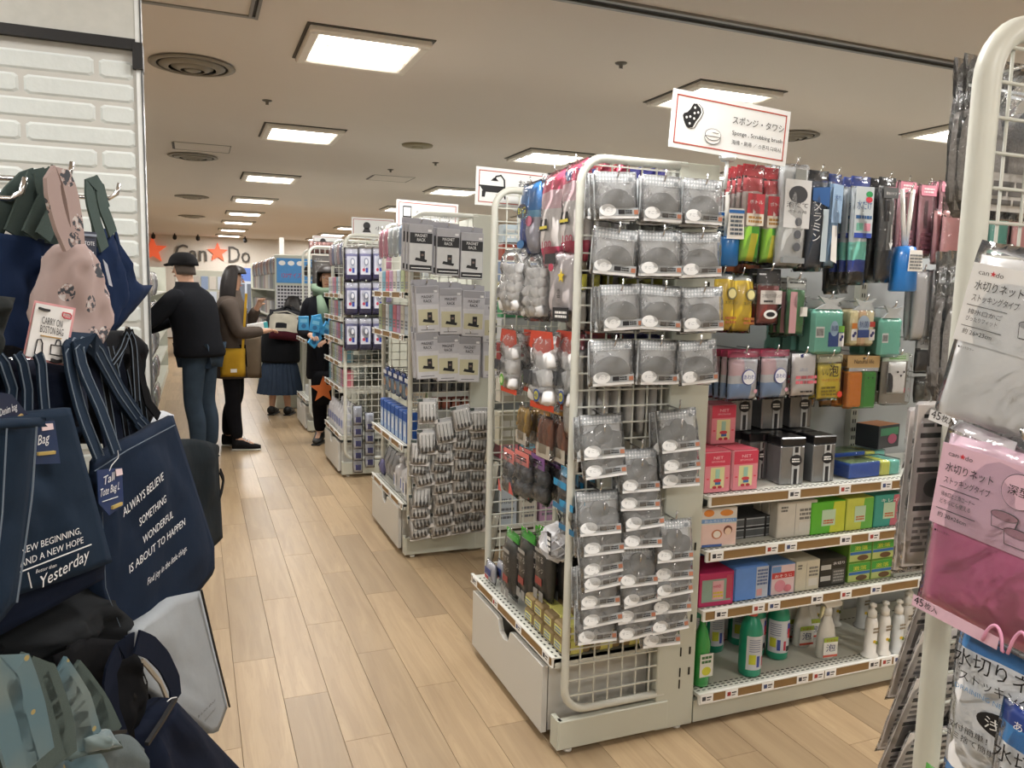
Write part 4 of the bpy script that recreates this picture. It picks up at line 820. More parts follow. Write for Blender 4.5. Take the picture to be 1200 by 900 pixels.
for i, b in enumerate(((825, 532, 856, 580), (858, 527, 889, 578))):
    stand('net', k_net, b, 2.075, Z1, 'pink net sponge box on the top shelf, %s one beside the rack upright' % ('left', 'right')[i], 'box', .09, n=2, group='pink net sponge boxes')
p, w_, h = bbY((828, 485, 843, 515), 2.2); place('net', None, (p.x+.02, 2.17, Z1+bbY((825, 532, 856, 580), 2.075)[2]+.002), 'pink net sponge box lying on top of the other pink ones', 'box')
def k_tin(w_, h, d):
    def f():
        r = thing('dish_brush_holder', 'x', 'box'); m = MB(); m.box((0, d/2, h*.41), (w_, d, h*.82), mat('#8f9193', .25, .6), ch=.004); m.build('holder_body', r)
        m = MB(); m.box((0, d/2, h*.91), (w_+.003, d+.003, h*.18), mat('#17171a', .3, coat=.5), ch=.004); m.build('lid', r)
        m = MB(); y = -.0012; m.rect(-w_*.02, .002, w_*.28, h*.81, y, mat('#b9bcbd', .4)); m.ellipse(w_*.13, y-.001, h*.52, w_*.24, h*.12, INK, 20); m.rect(w_*.06, .003, w_*.20, h*.34, y-.0008, INK); lines(m, -w_*.05, w_*.28, h*.47, h*.57, 2, y-.002, TAGM); m.rect(w_*.06, h*.68, w_*.2, h*.8, y-.0008, INK); m.build('label', r); return r
    return f
tb = ((903, 517, 951, 572), (951, 516, 979, 569)); p_, w_, h_ = bbY((908, 517, 948, 571), 2.085); w_ = .094
for i, x in enumerate((929, 966)):
    p = onY(x, 540, 2.09); 
    for k in range(3): place('tin', k_tin(w_, .165, .085), (p.x, 2.09+k*.09, Z1), 'silver holder with a black lid on the top shelf, %s one, %s' % (('left', 'right')[i], ('front', 'middle', 'back')[k]), 'box', 'silver holders with black lids', rz=(-.12, -.05)[i])
for i, x in enumerate((893, 868, 905, 938)):
    zz = Z1 if i == 0 else Z1+.167; Y = 2.24 if i else 2.19
    p = onY(x, 500, Y); place('tin', None, (p.x, Y, zz) if i == 0 else (p.x, Y, zz-.0), 'silver holder with a black lid, %s' % ('behind the pink boxes', 'stacked above, left', 'stacked above, middle', 'stacked above, right')[i], 'box', 'silver holders with black lids', rz=-.05)
for i in (1, 2): # supports below the stacked ones
    p = onY((868, 905)[i-1], 500, 2.24); place('tin', None, (p.x, 2.245, Z1), 'silver holder with a black lid, in shade below the stacked ones, %s' % ('left', 'right')[i-1], 'box', 'silver holders with black lids', rz=-.05)
def k_flat(w_, h, d):
    def f():
        r = thing('sponge_multipack', 'x', 'box'); m = MB()
        m.box((-.03, .05, .028), (.15, .10, .055), mat('#1f56b4', .4), ch=.003); m.rect(-.10, .056, .045, .0565, .0, mat('#1f56b4')); m.box((-.03, .05, .0565), (.146, .096, .001), mat('#7e9a62', .5)); m.build('sleeve', r)
        m = MB(); m.box((.072, .05, .027), (.05, .10, .052), mat('#cfd35c', .85), ch=.004); m.build('yellow_sponge', r); m = MB(); m.box((.122, .05, .027), (.05, .10, .052), mat('#79c5b8', .85), ch=.004); m.build('teal_sponge', r)
        m = MB(); m.box((.022, .05, .028), (.262, .106, .060), FILM, ch=.006); m.build('film', r); return r
    return f
p = onY(1015, 560, 2.12); place('flat', k_flat(0, 0, 0), (p.x, 2.10, Z1), 'long blue sleeve of yellow and teal sponges lying on the top shelf', 'sponge', rz=.05)
place('flat', None, (p.x+.09, 2.26, Z1), 'long blue sleeve of sponges lying further back on the top shelf', 'sponge')
p = onY(1045, 520, 2.25); place('darkpk', carton('dark_carton', 'box', .14, .09, .10, '#26272b', '#2a2f35', '#c77a36', lambda m, w_, h, d, y: (m.rect(-.06, .05, .06, .08, y, mat('#3e7a58', .5)), m.ellipse(.02, y-.001, .035, .03, .02, mat('#a04a66', .5), 14))), (p.x+.0, 2.265, Z1+.062), 'dark patterned box lying on the blue sponge sleeves', 'box', rz=.2)
# second shelf
def a_kid(m, w_, h, d, y):
    m.rect(-w_*.48, h*.62, w_*.48, h*.72, y, mat('#7fa6d4', .5)); m.ellipse(-w_*.28, y, h*.87, w_*.14, h*.09, mat('#e08a3c', .5), 14); m.ellipse(w_*.2, y, h*.86, w_*.18, h*.08, mat('#d98a3c', .5), 14); m.text('おふろにきれい', 0, h*.64, h*.08, y-.001, mat('#e4ecf4', .5), wid=w_*.8)
    m.rect(-w_*.48, h*.05, w_*.48, h*.58, y, mat('#e8c9bf', .5)); m.ellipse(w_*.25, y-.001, h*.42, w_*.12, h*.12, mat('#7a4a38', .5), 14); m.ellipse(w_*.25, y-.002, h*.39, w_*.09, h*.09, mat('#eccfb8', .5), 14); m.ellipse(-w_*.05, y-.001, h*.33, w_*.14, h*.12, mat('#c9815c', .5), 16); m.ellipse(-w_*.05, y-.002, h*.33, w_*.10, h*.09, mat('#efe6da', .5), 16); m.rect(-w_*.44, h*.02, w_*.1, h*.08, y-.001, mat('#4a68a8', .5))
stand('kid', lambda w_, h, d: carton('picture_packet', 'packet', w_, h, d, '#d9d3c9', arts=a_kid), (822, 594, 862, 640), 2.07, Z2, 'white picture packet at the left end of the second shelf', 'packet', .03, rz=-.1)
for i in range(4):
    p = onY(872+22*(i % 2), 620, 2.12); place('tube', carton('black_sponge_box', 'box', .10, .035, .12, '#a9acae', '#2d2f31', '#35373a', lambda m, w_, h, d, y: (m.rect(-w_*.44, h*.2, w_*.44, h*.8, y, mat('#55585a', .5)), m.rect(-w_*.02, 0, w_*.06, h, y-.001, INK))), (p.x+.006*(i % 2), 2.12, Z2+.037*(i//2)), 'flat black and grey box on the second shelf, %s %s' % (('lower', 'upper')[i//2], ('left', 'right')[i % 2]), 'box', 'flat black and grey boxes')
def a_cr(m, w_, h, d, y): m.rect(-w_*.06, h*.06, -w_*.05, h*.94, y, mat('#8f8d86', .5)); lines(m, w_*.05, w_*.42, h*.45, h*.8, 3, y, mat('#77756f', .5)); m.rect(w_*.04, h*.15, w_*.42, h*.40, y, mat('#cfccc4', .5)); lines(m, -w_*.42, -w_*.25, h*.72, h*.9, 2, y, mat('#66645f', .5))
stand('cr', lambda w_, h, d: carton('cream_carton', 'box', w_, h, d, '#cfcabf', arts=a_cr), (911, 589, 957, 630), 2.08, Z2, 'cream box with small print in the middle of the second shelf', 'box', .04, n=3, group='cream boxes on the second shelf')
def k2(c1, c2, nm='sponge_carton', txt=None):
    def kit(w_, h, d):
        def a(m, w_, h, d, y):
            m.prism([(w_*.05, h*.02), (w_*.49, h*.02), (w_*.49, h*.98), (w_*.15, h*.98)], y, y+.0006, col(c2)); m.rect(-w_*.2, h*.25, w_*.2, h*.75, y-.0008, mat('#bcd6b8', .5)); lines(m, -w_*.15, w_*.15, h*.3, h*.45, 2, y-.0016, mat('#c96a40', .5))
            if txt: m.text(txt, 0, h*.78, h*.13, y-.0016, TAGM, wid=w_*.6)
        return carton(nm, 'box', w_, h, d, c1, arts=a)
    return kit
stand('gy', k2('#5db62f', '#c9cf3d'), (951, 587, 990, 624), 2.075, Z2, 'bright green and yellow box on the second shelf', 'box', .05, n=3, group='green and yellow boxes')
stand('yg', k2('#c6cc55', '#6bb54a'), (992, 582, 1023, 619), 2.075, Z2, 'yellow-green box right of the bright green one', 'box', .05, n=3, group='yellow-green boxes')
stand('tp', k2('#3e9d8e', '#c56a78', txt='キレイ'), (1025, 578, 1058, 615), 2.075, Z2, 'teal and pink box near the right end of the second shelf', 'box', .05, n=3, group='teal and pink boxes')
for k in range(4): p = onY(1075+30*k, 600, 2.1); place('cardpk', carton('grey_packet', 'packet', .075, .12, .04, '#8b8a80', arts=a_cr), (p.x, 2.1, Z2), 'grey box on the second shelf behind the near rack, %s' % ORD[k], 'box', 'grey boxes behind the near rack')
# third shelf
def a_mag(m, w_, h, d, y): m.rect(-w_*.42, h*.14, w_*.42, h*.80, y, mat('#8aa394', .5)); m.rect(-w_*.12, h*.2, w_*.2, h*.75, y-.001, mat('#d9a9b0', .5)); m.text('HAND', 0, h*.55, h*.13, y-.002, mat('#c22d54', .5), wid=w_*.22); m.rect(w_*.28, h*.2, w_*.44, h*.9, y-.001, mat('#b5455c', .5)); lines(m, -w_*.1, w_*.18, h*.25, h*.45, 2, y-.002, mat('#d7c23e', .5))
stand('mag3', lambda w_, h, d: carton('magenta_carton', 'box', w_, h, d, '#b4265c', arts=a_mag), (820, 668, 859, 707), 2.065, Z3, 'magenta box with a clear window at the left of the third shelf', 'box', .16, rz=-.05)
def a_bl(m, w_, h, d, y): m.rect(w_*.12, h*.04, w_*.47, h*.96, y, mat('#b9c3d2', .5)); lines(m, w_*.15, w_*.44, h*.4, h*.9, 5, y-.001, mat('#5d6f99', .5)); m.rect(w_*.15, h*.1, w_*.3, h*.3, y-.001, mat('#d7a2a2', .5))
stand('bl3', lambda w_, h, d: carton('blue_sponge_pack', 'box', w_, h, d, '#5f8fd8', arts=a_bl, ch=.006), (861, 660, 901, 699), 2.07, Z3, 'sky blue pack on the third shelf beside the magenta box', 'box', .12, n=2, group='sky blue packs')
def a_pk(m, w_, h, d, y): m.rect(-w_*.46, h*.55, w_*.46, h*.74, y, mat('#c2403f', .5)); m.text('おそうじ', 0, h*.59, h*.11, y-.001, TAGM, wid=w_*.7); m.rect(-w_*.46, h*.75, -w_*.1, h*.95, y, mat('#6f95c6', .5)); m.ellipse(-w_*.12, y-.001, h*.30, w_*.22, h*.2, mat('#d98d9b', .5), 16); m.ellipse(w_*.2, y-.001, h*.2, w_*.16, h*.12, mat('#d07a86', .5), 14)
stand('pk3', lambda w_, h, d: carton('pink_cleaner_box', 'box', w_, h, d, '#dcc3c4', '#6f95c6', arts=a_pk), (903, 666, 931, 701), 2.075, Z3, 'pink box with a red band on the third shelf', 'box', .12, n=2, group='pink boxes with a red band')
stand('cr3', lambda w_, h, d: carton('cream_carton', 'box', w_, h, d, '#c9c3ae', arts=a_cr), (932, 661, 960, 696), 2.075, Z3, 'cream box on the third shelf', 'box', .12, n=2, group='cream boxes on the third shelf')
def a_bs(m, w_, h, d, y):
    for k in (1, 3): m.rect(-w_*.48, h*(.03+.2*k), -w_*.1, h*(.2+.2*k), y, mat('#b9b8b3', .5))
    m.text('水切り', w_*.2, h*.78, h*.12, y-.001, TAGM, wid=w_*.45); m.rect(-w_*.04, h*.1, w_*.42, h*.62, y, mat('#4f4f4c', .5)); lines(m, w_*.0, w_*.4, h*.15, h*.58, 4, y-.001, mat('#9d9c98', .5))
stand('bs3', lambda w_, h, d: carton('striped_carton', 'box', w_, h, d, '#26251f', '#2c2b27', '#3a3933', a_bs), (961, 658, 991, 690), 2.08, Z3, 'black and white striped box on the third shelf', 'box', .12, n=2, group='black and white striped boxes')
def a_g2(m, w_, h, d, y): m.rect(-w_*.47, h*.55, w_*.47, h*.95, y, mat('#4fa845', .5)); m.text('激落', 0, h*.62, h*.24, y-.001, mat('#e2e04c', .5), wid=w_*.6); m.rect(-w_*.47, h*.38, w_*.47, h*.52, y-.001, mat('#3a70b5', .5)); m.ellipse(w_*.1, y-.001, h*.2, w_*.25, h*.14, mat('#6b4f33', .5), 14)
for i, x in enumerate((1006, 1032)):
    for j in range(2):
        p = onY(x, 680, 2.085); place('g2', carton('green_sponge_box', 'box', .106, .073, .12, '#bcc97a', '#6f9c3d', '#5d9a3a', a_g2), (p.x, 2.085, Z3+.075*j), 'green and yellow melamine box on the third shelf, %s %s' % (('lower', 'upper')[j], ('left', 'right')[i]), 'box', 'green and yellow melamine boxes')
for k in range(5): 
    p = onY(1066, 665, 2.09); place('flatpk', carton('flat_packet', 'packet', .20, .012, .14, '#a3a49c', '#a8a9a3', '#9a9c96'), (p.x+.01*(k % 2), 2.07, Z3+.002+.0125*k), 'flat grey packet in the pile on the third shelf, %s from bottom' % ORD[k], 'packet', 'flat grey packets')
for k in range(6):
    p = onY(1110+22*k, 660, 2.1); place('cardpk', None, (p.x+.04, 2.1, Z3), 'grey box on the third shelf behind the near rack, %s' % ORD[k], 'box', 'grey boxes behind the near rack')
# bottles on the bottom shelf
def b_green():
    r = thing('bleach_bottle', 'x', 'bottle'); g = mat('#1f9474', .35, coat=.3)
    MB().lathe([(.030, 0), (.038, .006), (.039, .03), (.039, .15), (.036, .175), (.026, .20), (.014, .215), (.013, .22)], (0, 0, 0), g, 24).build('bottle_body', r)
    MB().lathe([(.018, .214), (.018, .238), (.015, .262), (.010, .268)], (0, 0, 0), mat('#d8655c', .4), 16).build('cap', r)
    m = MB(); N = 12; y = .0396
    def arc(a0, a1, z0, z1, c, e=0):
        vs = []; R = y+e
        for k in range(N+1): a = a0+(a1-a0)*k/N; vs += [(R*math.cos(a), R*math.sin(a), z0), (R*math.cos(a), R*math.sin(a), z1)]
        m.add(vs, [(2*k, 2*k+2, 2*k+3, 2*k+1) for k in range(N)], c, True)
    arc(-PI*1.0, -.05, .03, .15, mat('#c8ccd2', .5, vary=0)); arc(-2.9, -2.3, .05, .085, mat('#c2c83a', .5), .0004); arc(-2.2, -1.9, .04, .08, mat('#3b4d9e', .5), .0004); arc(-1.25, -.6, .10, .14, mat('#2b3d9a', .5), .0005); arc(-1.2, -.75, .085, .12, mat('#c8343c', .5), .0008); arc(-1.3, -.6, .035, .055, mat('#25262a', .5), .0004); arc(-1.6, -1.35, .04, .075, mat('#c23c55', .5), .0004)
    for q in range(6): arc(-2.9, -1.9, .095+q*.008, .098+q*.008, mat('#7d86a0', .5), .0004)
    m.build('label', r); return r
for px, py, rz, lab in ((882, 792, .55, 'green bleach bottle with a red cap, front left on the bottom shelf'), (914, 772, -.1, 'green bleach bottle with a red cap, right of the front one')):
    p = onZ(px, py, Z0); place('gb', b_green, (p.x, p.y+.02, Z0), lab, 'bottle', rz=rz)
for i, (dx, dy) in enumerate(((.03, .12), (.04, .22), (-.09, .2), (-.17, .2), (-.10, .29), (-.19, .29))):
    p = onZ(900, 785, Z0); place('gb', None, (p.x+dx, p.y+dy, Z0), 'green bleach bottle standing deeper on the bottom shelf, %s' % ORD[i], 'bottle', 'green bleach bottles in the shade', rz=.3*i)
def b_spray():
    r = thing('spray_bottle', 'x', 'bottle'); wm = mat('#d9d7cf', .4, coat=.3)
    MB().lathe([(.028, 0), (.034, .005), (.033, .08), (.027, .115), (.016, .15), (.013, .165)], (0, 0, 0), wm, 20, sx=1.1, sy=.8).build('bottle_body', r)
    m = MB(); m.lathe([(.016, .160), (.016, .180), (.012, .19)], (0, 0, 0), wm, 14); m.prism([(-.014, .188), (.05, .195), (.052, .205), (.038, .222), (-.018, .222), (-.03, .21), (-.018, .20)], -.012, .012, wm); m.build('spray_head', r)
    m = MB(); m.prism([(-.016, .192), (-.020, .165), (-.034, .145), (-.030, .165), (-.026, .195)], -.005, .005, mat('#cfc9a0', .4)); m.build('trigger', r)
    m = MB(); m.rect(-.030, .012, .030, .085, -.0285, mat('#e2e2dc', .5)); m.rect(-.030, .068, .030, .085, -.0293, mat('#9bb043', .5)); m.text('泡', 0, .035, .03, -.0295, mat('#1f2b66', .5), wid=.04); m.rect(-.03, .012, .03, .02, -.0293, mat('#c75a48', .5)); m.text('トイレ', 0, .070, .012, -.0300, mat('#b3402f', .5), wid=.04); m.build('label', r); return r
for i, (px, py, dy) in enumerate(((971, 772, .02), (950, 762, .05), (957, 765, .14), (978, 765, .14))):
    p = onZ(px, py, Z0); place('sp', b_spray, (p.x, p.y+dy, Z0), 'white trigger spray bottle on the bottom shelf, %s' % ('front right', 'front left', 'back left', 'back right')[i], 'bottle', 'white trigger spray bottles', rz=-.1)
def b_pump(clear):
    def f():
        r = thing('pump_bottle', 'x', 'bottle'); bm = mat('#e2e0da', .35, coat=.4) if not clear else mat('#c9cdcd', .2, coat=.6)
        MB().lathe([(.030, 0), (.031, .006), (.022, .018), (.022, .13), (.018, .145), (.012, .15)], (0, 0, 0), bm, 20).build('bottle_body', r)
        MB().lathe([(.015, .150), (.016, .172), (.010, .178), (.007, .182), (.007, .19), (.013, .192), (.012, .2), (.004, .204)], (0, 0, 0), WHITE, 16).build('pump', r)
        m = MB(); lines(m, -.014, .014, .095, .12, 2, -.0232, mat('#8b7f6a', .5)); m.ellipse(-.004, -.0232, .065, .007, .006, mat('#d9b62e', .5), 10); m.ellipse(.006, -.0232, .06, .006, .007, mat('#6d7f33', .5), 10); m.build('label', r); return r
    return f
for i, (px, py, dy) in enumerate(((1021, 770, .0), (1036, 767, .0), (1052, 765, .0), (1075, 760, .05), (1000, 762, .2), (1014, 762, .2), (1030, 760, .22), (1060, 760, .2), (1090, 757, .1))):
    p = onZ(px, py, Z0); place(('pu', i in (2, 5, 7)), b_pump(i in (2, 5, 7)), (p.x, p.y+dy+.01, Z0), '%s pump bottle on the bottom shelf, %s from left, %s row' % ('clear' if i in (2, 5, 7) else 'white', ORD[i if i < 4 else i-4], 'front' if i < 4 else 'back'), 'bottle', 'pump bottles on the bottom shelf')
def b_deter():
    r = thing('detergent_bottle', 'x', 'bottle'); MB().lathe([(.026, 0), (.031, .006), (.032, .07), (.028, .10), (.030, .15), (.018, .19), (.011, .21), (.011, .235), (.006, .24)], (0, 0, 0), mat('#2c9440', .2, coat=.8), 20).build('bottle_body', r)
    m = MB(); m.rect(-.026, .04, .026, .12, -.0325, mat('#d5d7cf', .5)); m.ellipse(0, -.0331, .06, .018, .015, mat('#c9c93c', .5), 14); lines(m, -.02, .02, .085, .115, 2, -.0331, mat('#3c6c3c', .5)); m.build('label', r); return r
p = onZ(822, 800, Z0); place('det', b_deter, (1.558, 2.10, Z0), 'green detergent bottle behind the rack upright on the bottom shelf', 'bottle')
place('det', None, (1.565, 2.19, Z0), 'green detergent bottle standing behind the first one', 'bottle')
# ---------------------------------------------------------------- category signs
def sign(label, c, w_, h, rot, rz, art, pole, name='category_sign'):
    t = thing(name, label, 'sign', c, rz); t.rotation_euler = (0, rot, rz); m = MB()
    m.box((0, 0, h/2), (w_, .004, h), mat('#e9ebea', .45, coat=.3, vary=0)); m.build('board', t)
    m = MB(); rd = mat('#b5483c', .5, vary=0); e = h*.08; q = h*.022
    for a in ((-w_/2+e, e, w_/2-e, e+q), (-w_/2+e, h-e-q, w_/2-e, h-e), (-w_/2+e, e, -w_/2+e+q, h-e), (w_/2-e-q, e, w_/2-e, h-e)): m.rect(a[0], a[1], a[2], a[3], -.0028, rd, .0006)
    m.build('red_border', t); m = MB(); art(m, w_, h); m.build('print', t)
    m = MB(); m.tube([(0, .004, .01), (0, .004, -pole)], .006, mat('#dfe3e4', .2, coat=.5)); m.lathe([(.02, -.012), (.028, 0)], (0, .004, 0), mat('#dfe3e4', .2), 12); m.build('pole', t)
    return t
def art_sponge(m, w_, h):
    y = -.0036; k = mat('#111113', .5, vary=0); x0 = -w_*.33; z0 = h*.60
    sp = [(-.040, -.006), (-.034, -.022), (-.022, -.040), (-.012, -.045), (.004, -.040), (.014, -.020), (.026, -.004), (.034, .014), (.030, .028), (.014, .040), (.0, .040), (-.010, .022), (-.022, .008), (-.036, .002)]
    S = h/.19
    m.prism([(x0+(a+.007)*S, z0+(b+.0)*S) for a, b in sp], y+.0004, y+.0008, k); m.prism([(x0+(a*.97+.0045)*S, z0+(b*.97)*S) for a, b in sp], y, y+.0004, TAGM); m.prism([(x0+(a*.97-.002)*S, z0+(b*.97)*S) for a, b in sp], y-.0004, y, k)
    for a, b in ((.004, .026), (.004, .008), (.018, .012), (-.012, -.006), (.004, -.010), (-.026, -.010), (-.012, -.028)): m.ellipse(x0+a*S, y-.0012, z0+b*S, .0042*S, .0042*S, TAGM, 10, .0004)
    x1 = -w_*.155; z1 = h*.33
    for dz, dy in ((-.012, 0), (0, -.0012)):
        m.ellipse(x1, y+dy, z1+dz*S, .033*S, .020*S, k, 20, .0004); m.ellipse(x1, y+dy-.0004, z1+dz*S, .0312*S, .0184*S, TAGM, 20, .0004)
    m.rect(x1-.002, z1+.006*S, x1+.022*S, z1+.0075*S, y-.0024, k, .0004); m.rect(x1-.03*S, z1-.007*S, x1+.03*S, z1-.0055*S, y-.0024, k, .0004)
    m.text('スポンジ・タワシ', w_*.225, h*.60, h*.155, y, k, wid=w_*.45); m.text('Sponge , Scrubbing brush', w_*.225, h*.40, h*.105, y, k, wid=w_*.44); m.text('海绵・刷帚 ／ 스폰지 다와시', w_*.225, h*.235, h*.09, y, mat('#3a3a3d', .5, vary=0), wid=w_*.43)
p = onY(852, 190, 2.02); a_, b_ = onY(783, 175, 2.02), onY(920, 192, 2.02)
sign('white sign reading sponge and scrubbing brush with a red border, above the near end rack', ((a_.x+b_.x)/2, 2.02, (a_.z+b_.z)/2+.0), (b_-a_).length, .165, .055, 0, art_sponge, .095)
def art_bath(m, w_, h):
    y = -.0036; k = mat('#1b1b1e', .5, vary=0); x0 = -w_*.32
    m.prism([(x0-.05, h*.50), (x0-.035, h*.36), (x0+.03, h*.36), (x0+.052, h*.50)], y-.0002, y+.0006, k); m.rect(x0-.055, h*.49, x0+.055, h*.53, y, k)
    for s_ in (-.035, .03): m.prism([(x0+s_-.006, h*.22), (x0+s_+.006, h*.22), (x0+s_+.01, h*.38), (x0+s_-.006, h*.38)], y, y+.0006, k)
    m.tube([(x0+.055, y, h*.2), (x0+.05, y, h*.7), (x0+.035, y, h*.82), (x0+.015, y, h*.78), (x0+.01, y, h*.7)], .003, k, 6); m.prism([(x0-.006, h*.66), (x0+.026, h*.66), (x0+.014, h*.74), (x0+.006, h*.74)], y, y+.0006, k)
    m.text('お風呂用品', w_*.2, h*.58, h*.2, y, k, wid=w_*.45); m.text('Bath goods', w_*.2, h*.36, h*.12, y, k, wid=w_*.4)
a_, b_ = onY(561, 240, 2.9), onY(650, 246, 2.9)
sign('white bathtub sign with a red border behind the near end rack', ((a_.x+b_.x)/2+.02, 2.93, a_.z), .37, .145, .02, 0, art_bath, .08)
def art_board(m, w_, h): 
    y = -.0036; k = mat('#2b2b2e', .5, vary=0); m.rect(-w_*.40, h*.40, -w_*.26, h*.80, y, k); m.rect(-w_*.385, h*.45, -w_*.275, h*.75, y-.0006, TAGM); m.text('まな板・調理器具', w_*.1, h*.50, h*.2, y, k, wid=w_*.6); m.text('Cutting board', w_*.1, h*.3, h*.12, y, k, wid=w_*.5)
a_, b_ = onY(464, 262, 4.72), onY(536, 268, 4.72)
sign('white cutting board sign above the second end rack', ((a_.x+b_.x)/2, 4.72, a_.z-.03), (b_-a_).length, .17, .02, 0, art_board, .10)
def art_person(m, w_, h): y = -.0036; k = mat('#3b3b3e', .5, vary=0); m.ellipse(-w_*.15, y, h*.62, .03, .03, k, 14); m.prism([(-w_*.25, h*.3), (-w_*.05, h*.3), (-w_*.1, h*.52), (-w_*.2, h*.52)], y, y+.0006, k); m.text('小物', w_*.2, h*.45, h*.2, y, k, wid=w_*.3)
a_, b_ = onY(412, 276, 6.6), onY(462, 280, 6.6)
sign('small far white sign over the third end rack', ((a_.x+b_.x)/2, 6.6, a_.z-.02), (b_-a_).length, .17, .0, 0, art_person, .10)
a_, b_ = onY(372, 290, 8.5), onY(395, 290, 8.5)
sign('farthest small white sign over the fourth end rack', ((a_.x+b_.x)/2, 8.5, a_.z-.02), .3, .14, .0, 0, art_person, .10)
# ---------------------------------------------------------------- goods on the aisle side of the near end rack (facing the aisle)
def hangX(key, kit, b, X, label, n=1, pitch=.03, cat='packet', group=None, rack=None, hk=True, ty=0, xb=1.375):
    p, w_, h = bbX(b, X)
    if rack and hk: hook(rack, (xb, p.y, p.z-.01), max(.05, xb-X+.01), (-1, 0))
    for k in range(n):
        place(key, kit(w_, h) if kit else None, (X+k*pitch, p.y+rnd.uniform(-.002, .002), p.z-.002*k), label if n == 1 else label+', '+('front one' if k == 0 else ORD[k]+' behind'), cat, group if n > 1 else None, rz=FACE_X+rnd.uniform(-.06, .06), ty=ty+rnd.uniform(-.02, .02))
    return p, w_, h
# three tiers of bags seen edge-on through the side grid
def a_cot(m, w_, h, t, y):
    for k, ch in enumerate('大容量カット綿'): m.text(ch, -w_*.1, -h*(.22+.105*k), h*.085, y-.001, mat('#b32a45', .5), wid=h*.07)
    m.rect(-w_*.46, -h*.14, w_*.4, -h*.05, y, mat('#4f66b5', .5))
for tier, (zt, hc, hh) in enumerate(((1.795, ('#d8324a', '#2a2a8c'), .31), (1.475, ('#d6cf3e', '#c7c247'), .17), (1.297, ('#8d2436', '#2c3388'), .33))):
    for k in range(7):
        c = hc[0] if k < 4 else hc[1]
        place(('tier', tier, k < 4), bag('cotton_bag', 'bag', .125, hh, .038, '#cfcdc9', head=(.045, c), arts=a_cot if tier == 0 else None, crumple=.12, nx=6), (1.065+k*.043, 2.135, zt),
              'white cotton bag with %s header edge-on behind side grid, %s tier, %s' % ({'#d8324a': 'red', '#2a2a8c': 'navy', '#d6cf3e': 'yellow', '#c7c247': 'olive yellow', '#8d2436': 'dark red', '#2c3388': 'blue'}[c], ORD[tier], ORD[k]), 'bag', 'cotton bags behind the side grid', rz=FACE_X)
def cm_pink(u, v): return '#d84f74' if v < .16 or v > .82 else ('#e7c6cf' if v > .62 else '#e9e4e4')
def a_pinkcot(m, w_, h, t, y): m.prism([(-w_*.3, -h*.62), (w_*.05, -h*.62), (w_*.0, -h*.50), (-w_*.25, -h*.50)], y, y+.001, INK); m.rect(-w_*.3, -h*.60, w_*.04, -h*.57, y-.001, mat('#d9c83a', .5)); m.text('100', 0, -h*.80, .03, y, mat('#b32a50', .5), wid=w_*.4)
for i, b in enumerate(((636, 200, 668, 290), (662, 188, 692, 286))):
    hangX('pinkcot', lambda w_, h: bag('cotton_ball_bag', 'bag', .17, .30, .06, cmap=cm_pink, arts=a_pinkcot, crumple=.3), b, 1.06, 'pink and white cotton bag high on the near end rack, %s' % ('left', 'right')[i], 3, .06, 'bag', 'pink and white cotton bags', R1)
def cm_bluebag(u, v): return '#2f86cf' if v > .62 else ('#79b9dd' if v > .5 else ('#c8c8d6' if u > .5 else '#3a55a5'))
def a_bb(m, w_, h, t, y): m.ellipse(-w_*.15, y, -h*.40, w_*.28, h*.10, mat('#3a3f56', .5), 16); m.text('BIG', -w_*.15, -h*.43, .03, y-.001, mat('#dfe04a', .5), wid=w_*.4); m.ellipse(w_*.22, y, -h*.55, w_*.16, h*.07, mat('#c96f8a', .5), 14); m.ellipse(-w_*.2, y, -h*.85, w_*.2, h*.06, mat('#2a6da8', .5), 14)
for i, b in enumerate(((608, 213, 640, 292), (622, 210, 655, 290))):
    hangX('bluebag', lambda w_, h: bag('blue_puff_bag', 'bag', .17, .25, .05, cmap=cm_bluebag, arts=a_bb), b, 1.09+.04*i, 'blue topped puff bag high on the near end rack, %s' % ('left', 'right')[i], 2, .06, 'bag', 'blue topped puff bags', R1)
def balls(name, c, w_, h, n, r0, head=None, hc=None, cat='bag', bot=None, arts=None, t=.07):
    def fn():
        r = thing(name, name, cat); rr = random.Random(5); m = MB()
        m.pillow(w_*.80, h*.70, t*.5, c, 6, 6, zc=-h*.57, crumple=.3, seed=4); m.build('filling', r)
        nc = max(2, round(math.sqrt(n*w_/(h*.72)))); nr = max(2, round(n/nc)); cw, chh = w_*.84/nc, h*.70/nr; s_ = min(cw, chh)*.56
        for q in range(nc*nr):
            cx = -w_*.42+cw*(q % nc+.5)+rr.uniform(-.12, .12)*cw; cz = -h*.22-chh*(q//nc+.5)+rr.uniform(-.12, .12)*chh
            m = MB(); m.T = Matrix.Translation((cx, -t*.22+rr.uniform(-.008, .006), cz)) @ Matrix.Rotation(rr.uniform(-.5, .5), 4, 'Y') @ Matrix.Rotation(rr.uniform(-.5, .5), 4, 'X')
            m.lathe([(s_*.70, -s_*.95), (s_*.95, -s_*.80), (s_, 0), (s_*.95, s_*.80), (s_*.70, s_*.95)], (0, 0, 0), c, 8, sy=.9); m.build('piece', r)
        m = MB(); m.pillow(w_, h, t+.03, FILM2, 8, 10, zc=-h/2, crumple=.5, seed=7); m.build('film', r)
        if head: m = MB(); hh = h*.2; m.prism([(-w_*.42, 0), (-w_*.5, -hh), (0, -hh*1.6), (w_*.5, -hh), (w_*.42, 0)], -t*.35, -t*.33, col(hc)); m.text(head, 0, -hh*.8, hh*.4, -t*.35-.001, TAGM, wid=w_*.6); m.build('header_card', r)
        if bot: m = MB(); m.rect(-w_*.48, -h, w_*.48, -h*.92, -t*.25, col(bot)); m.build('footer', r)
        if arts: m = MB(); arts(m, w_, h, t, -t*.55-.012); m.build('print', r)
        return r
    return fn
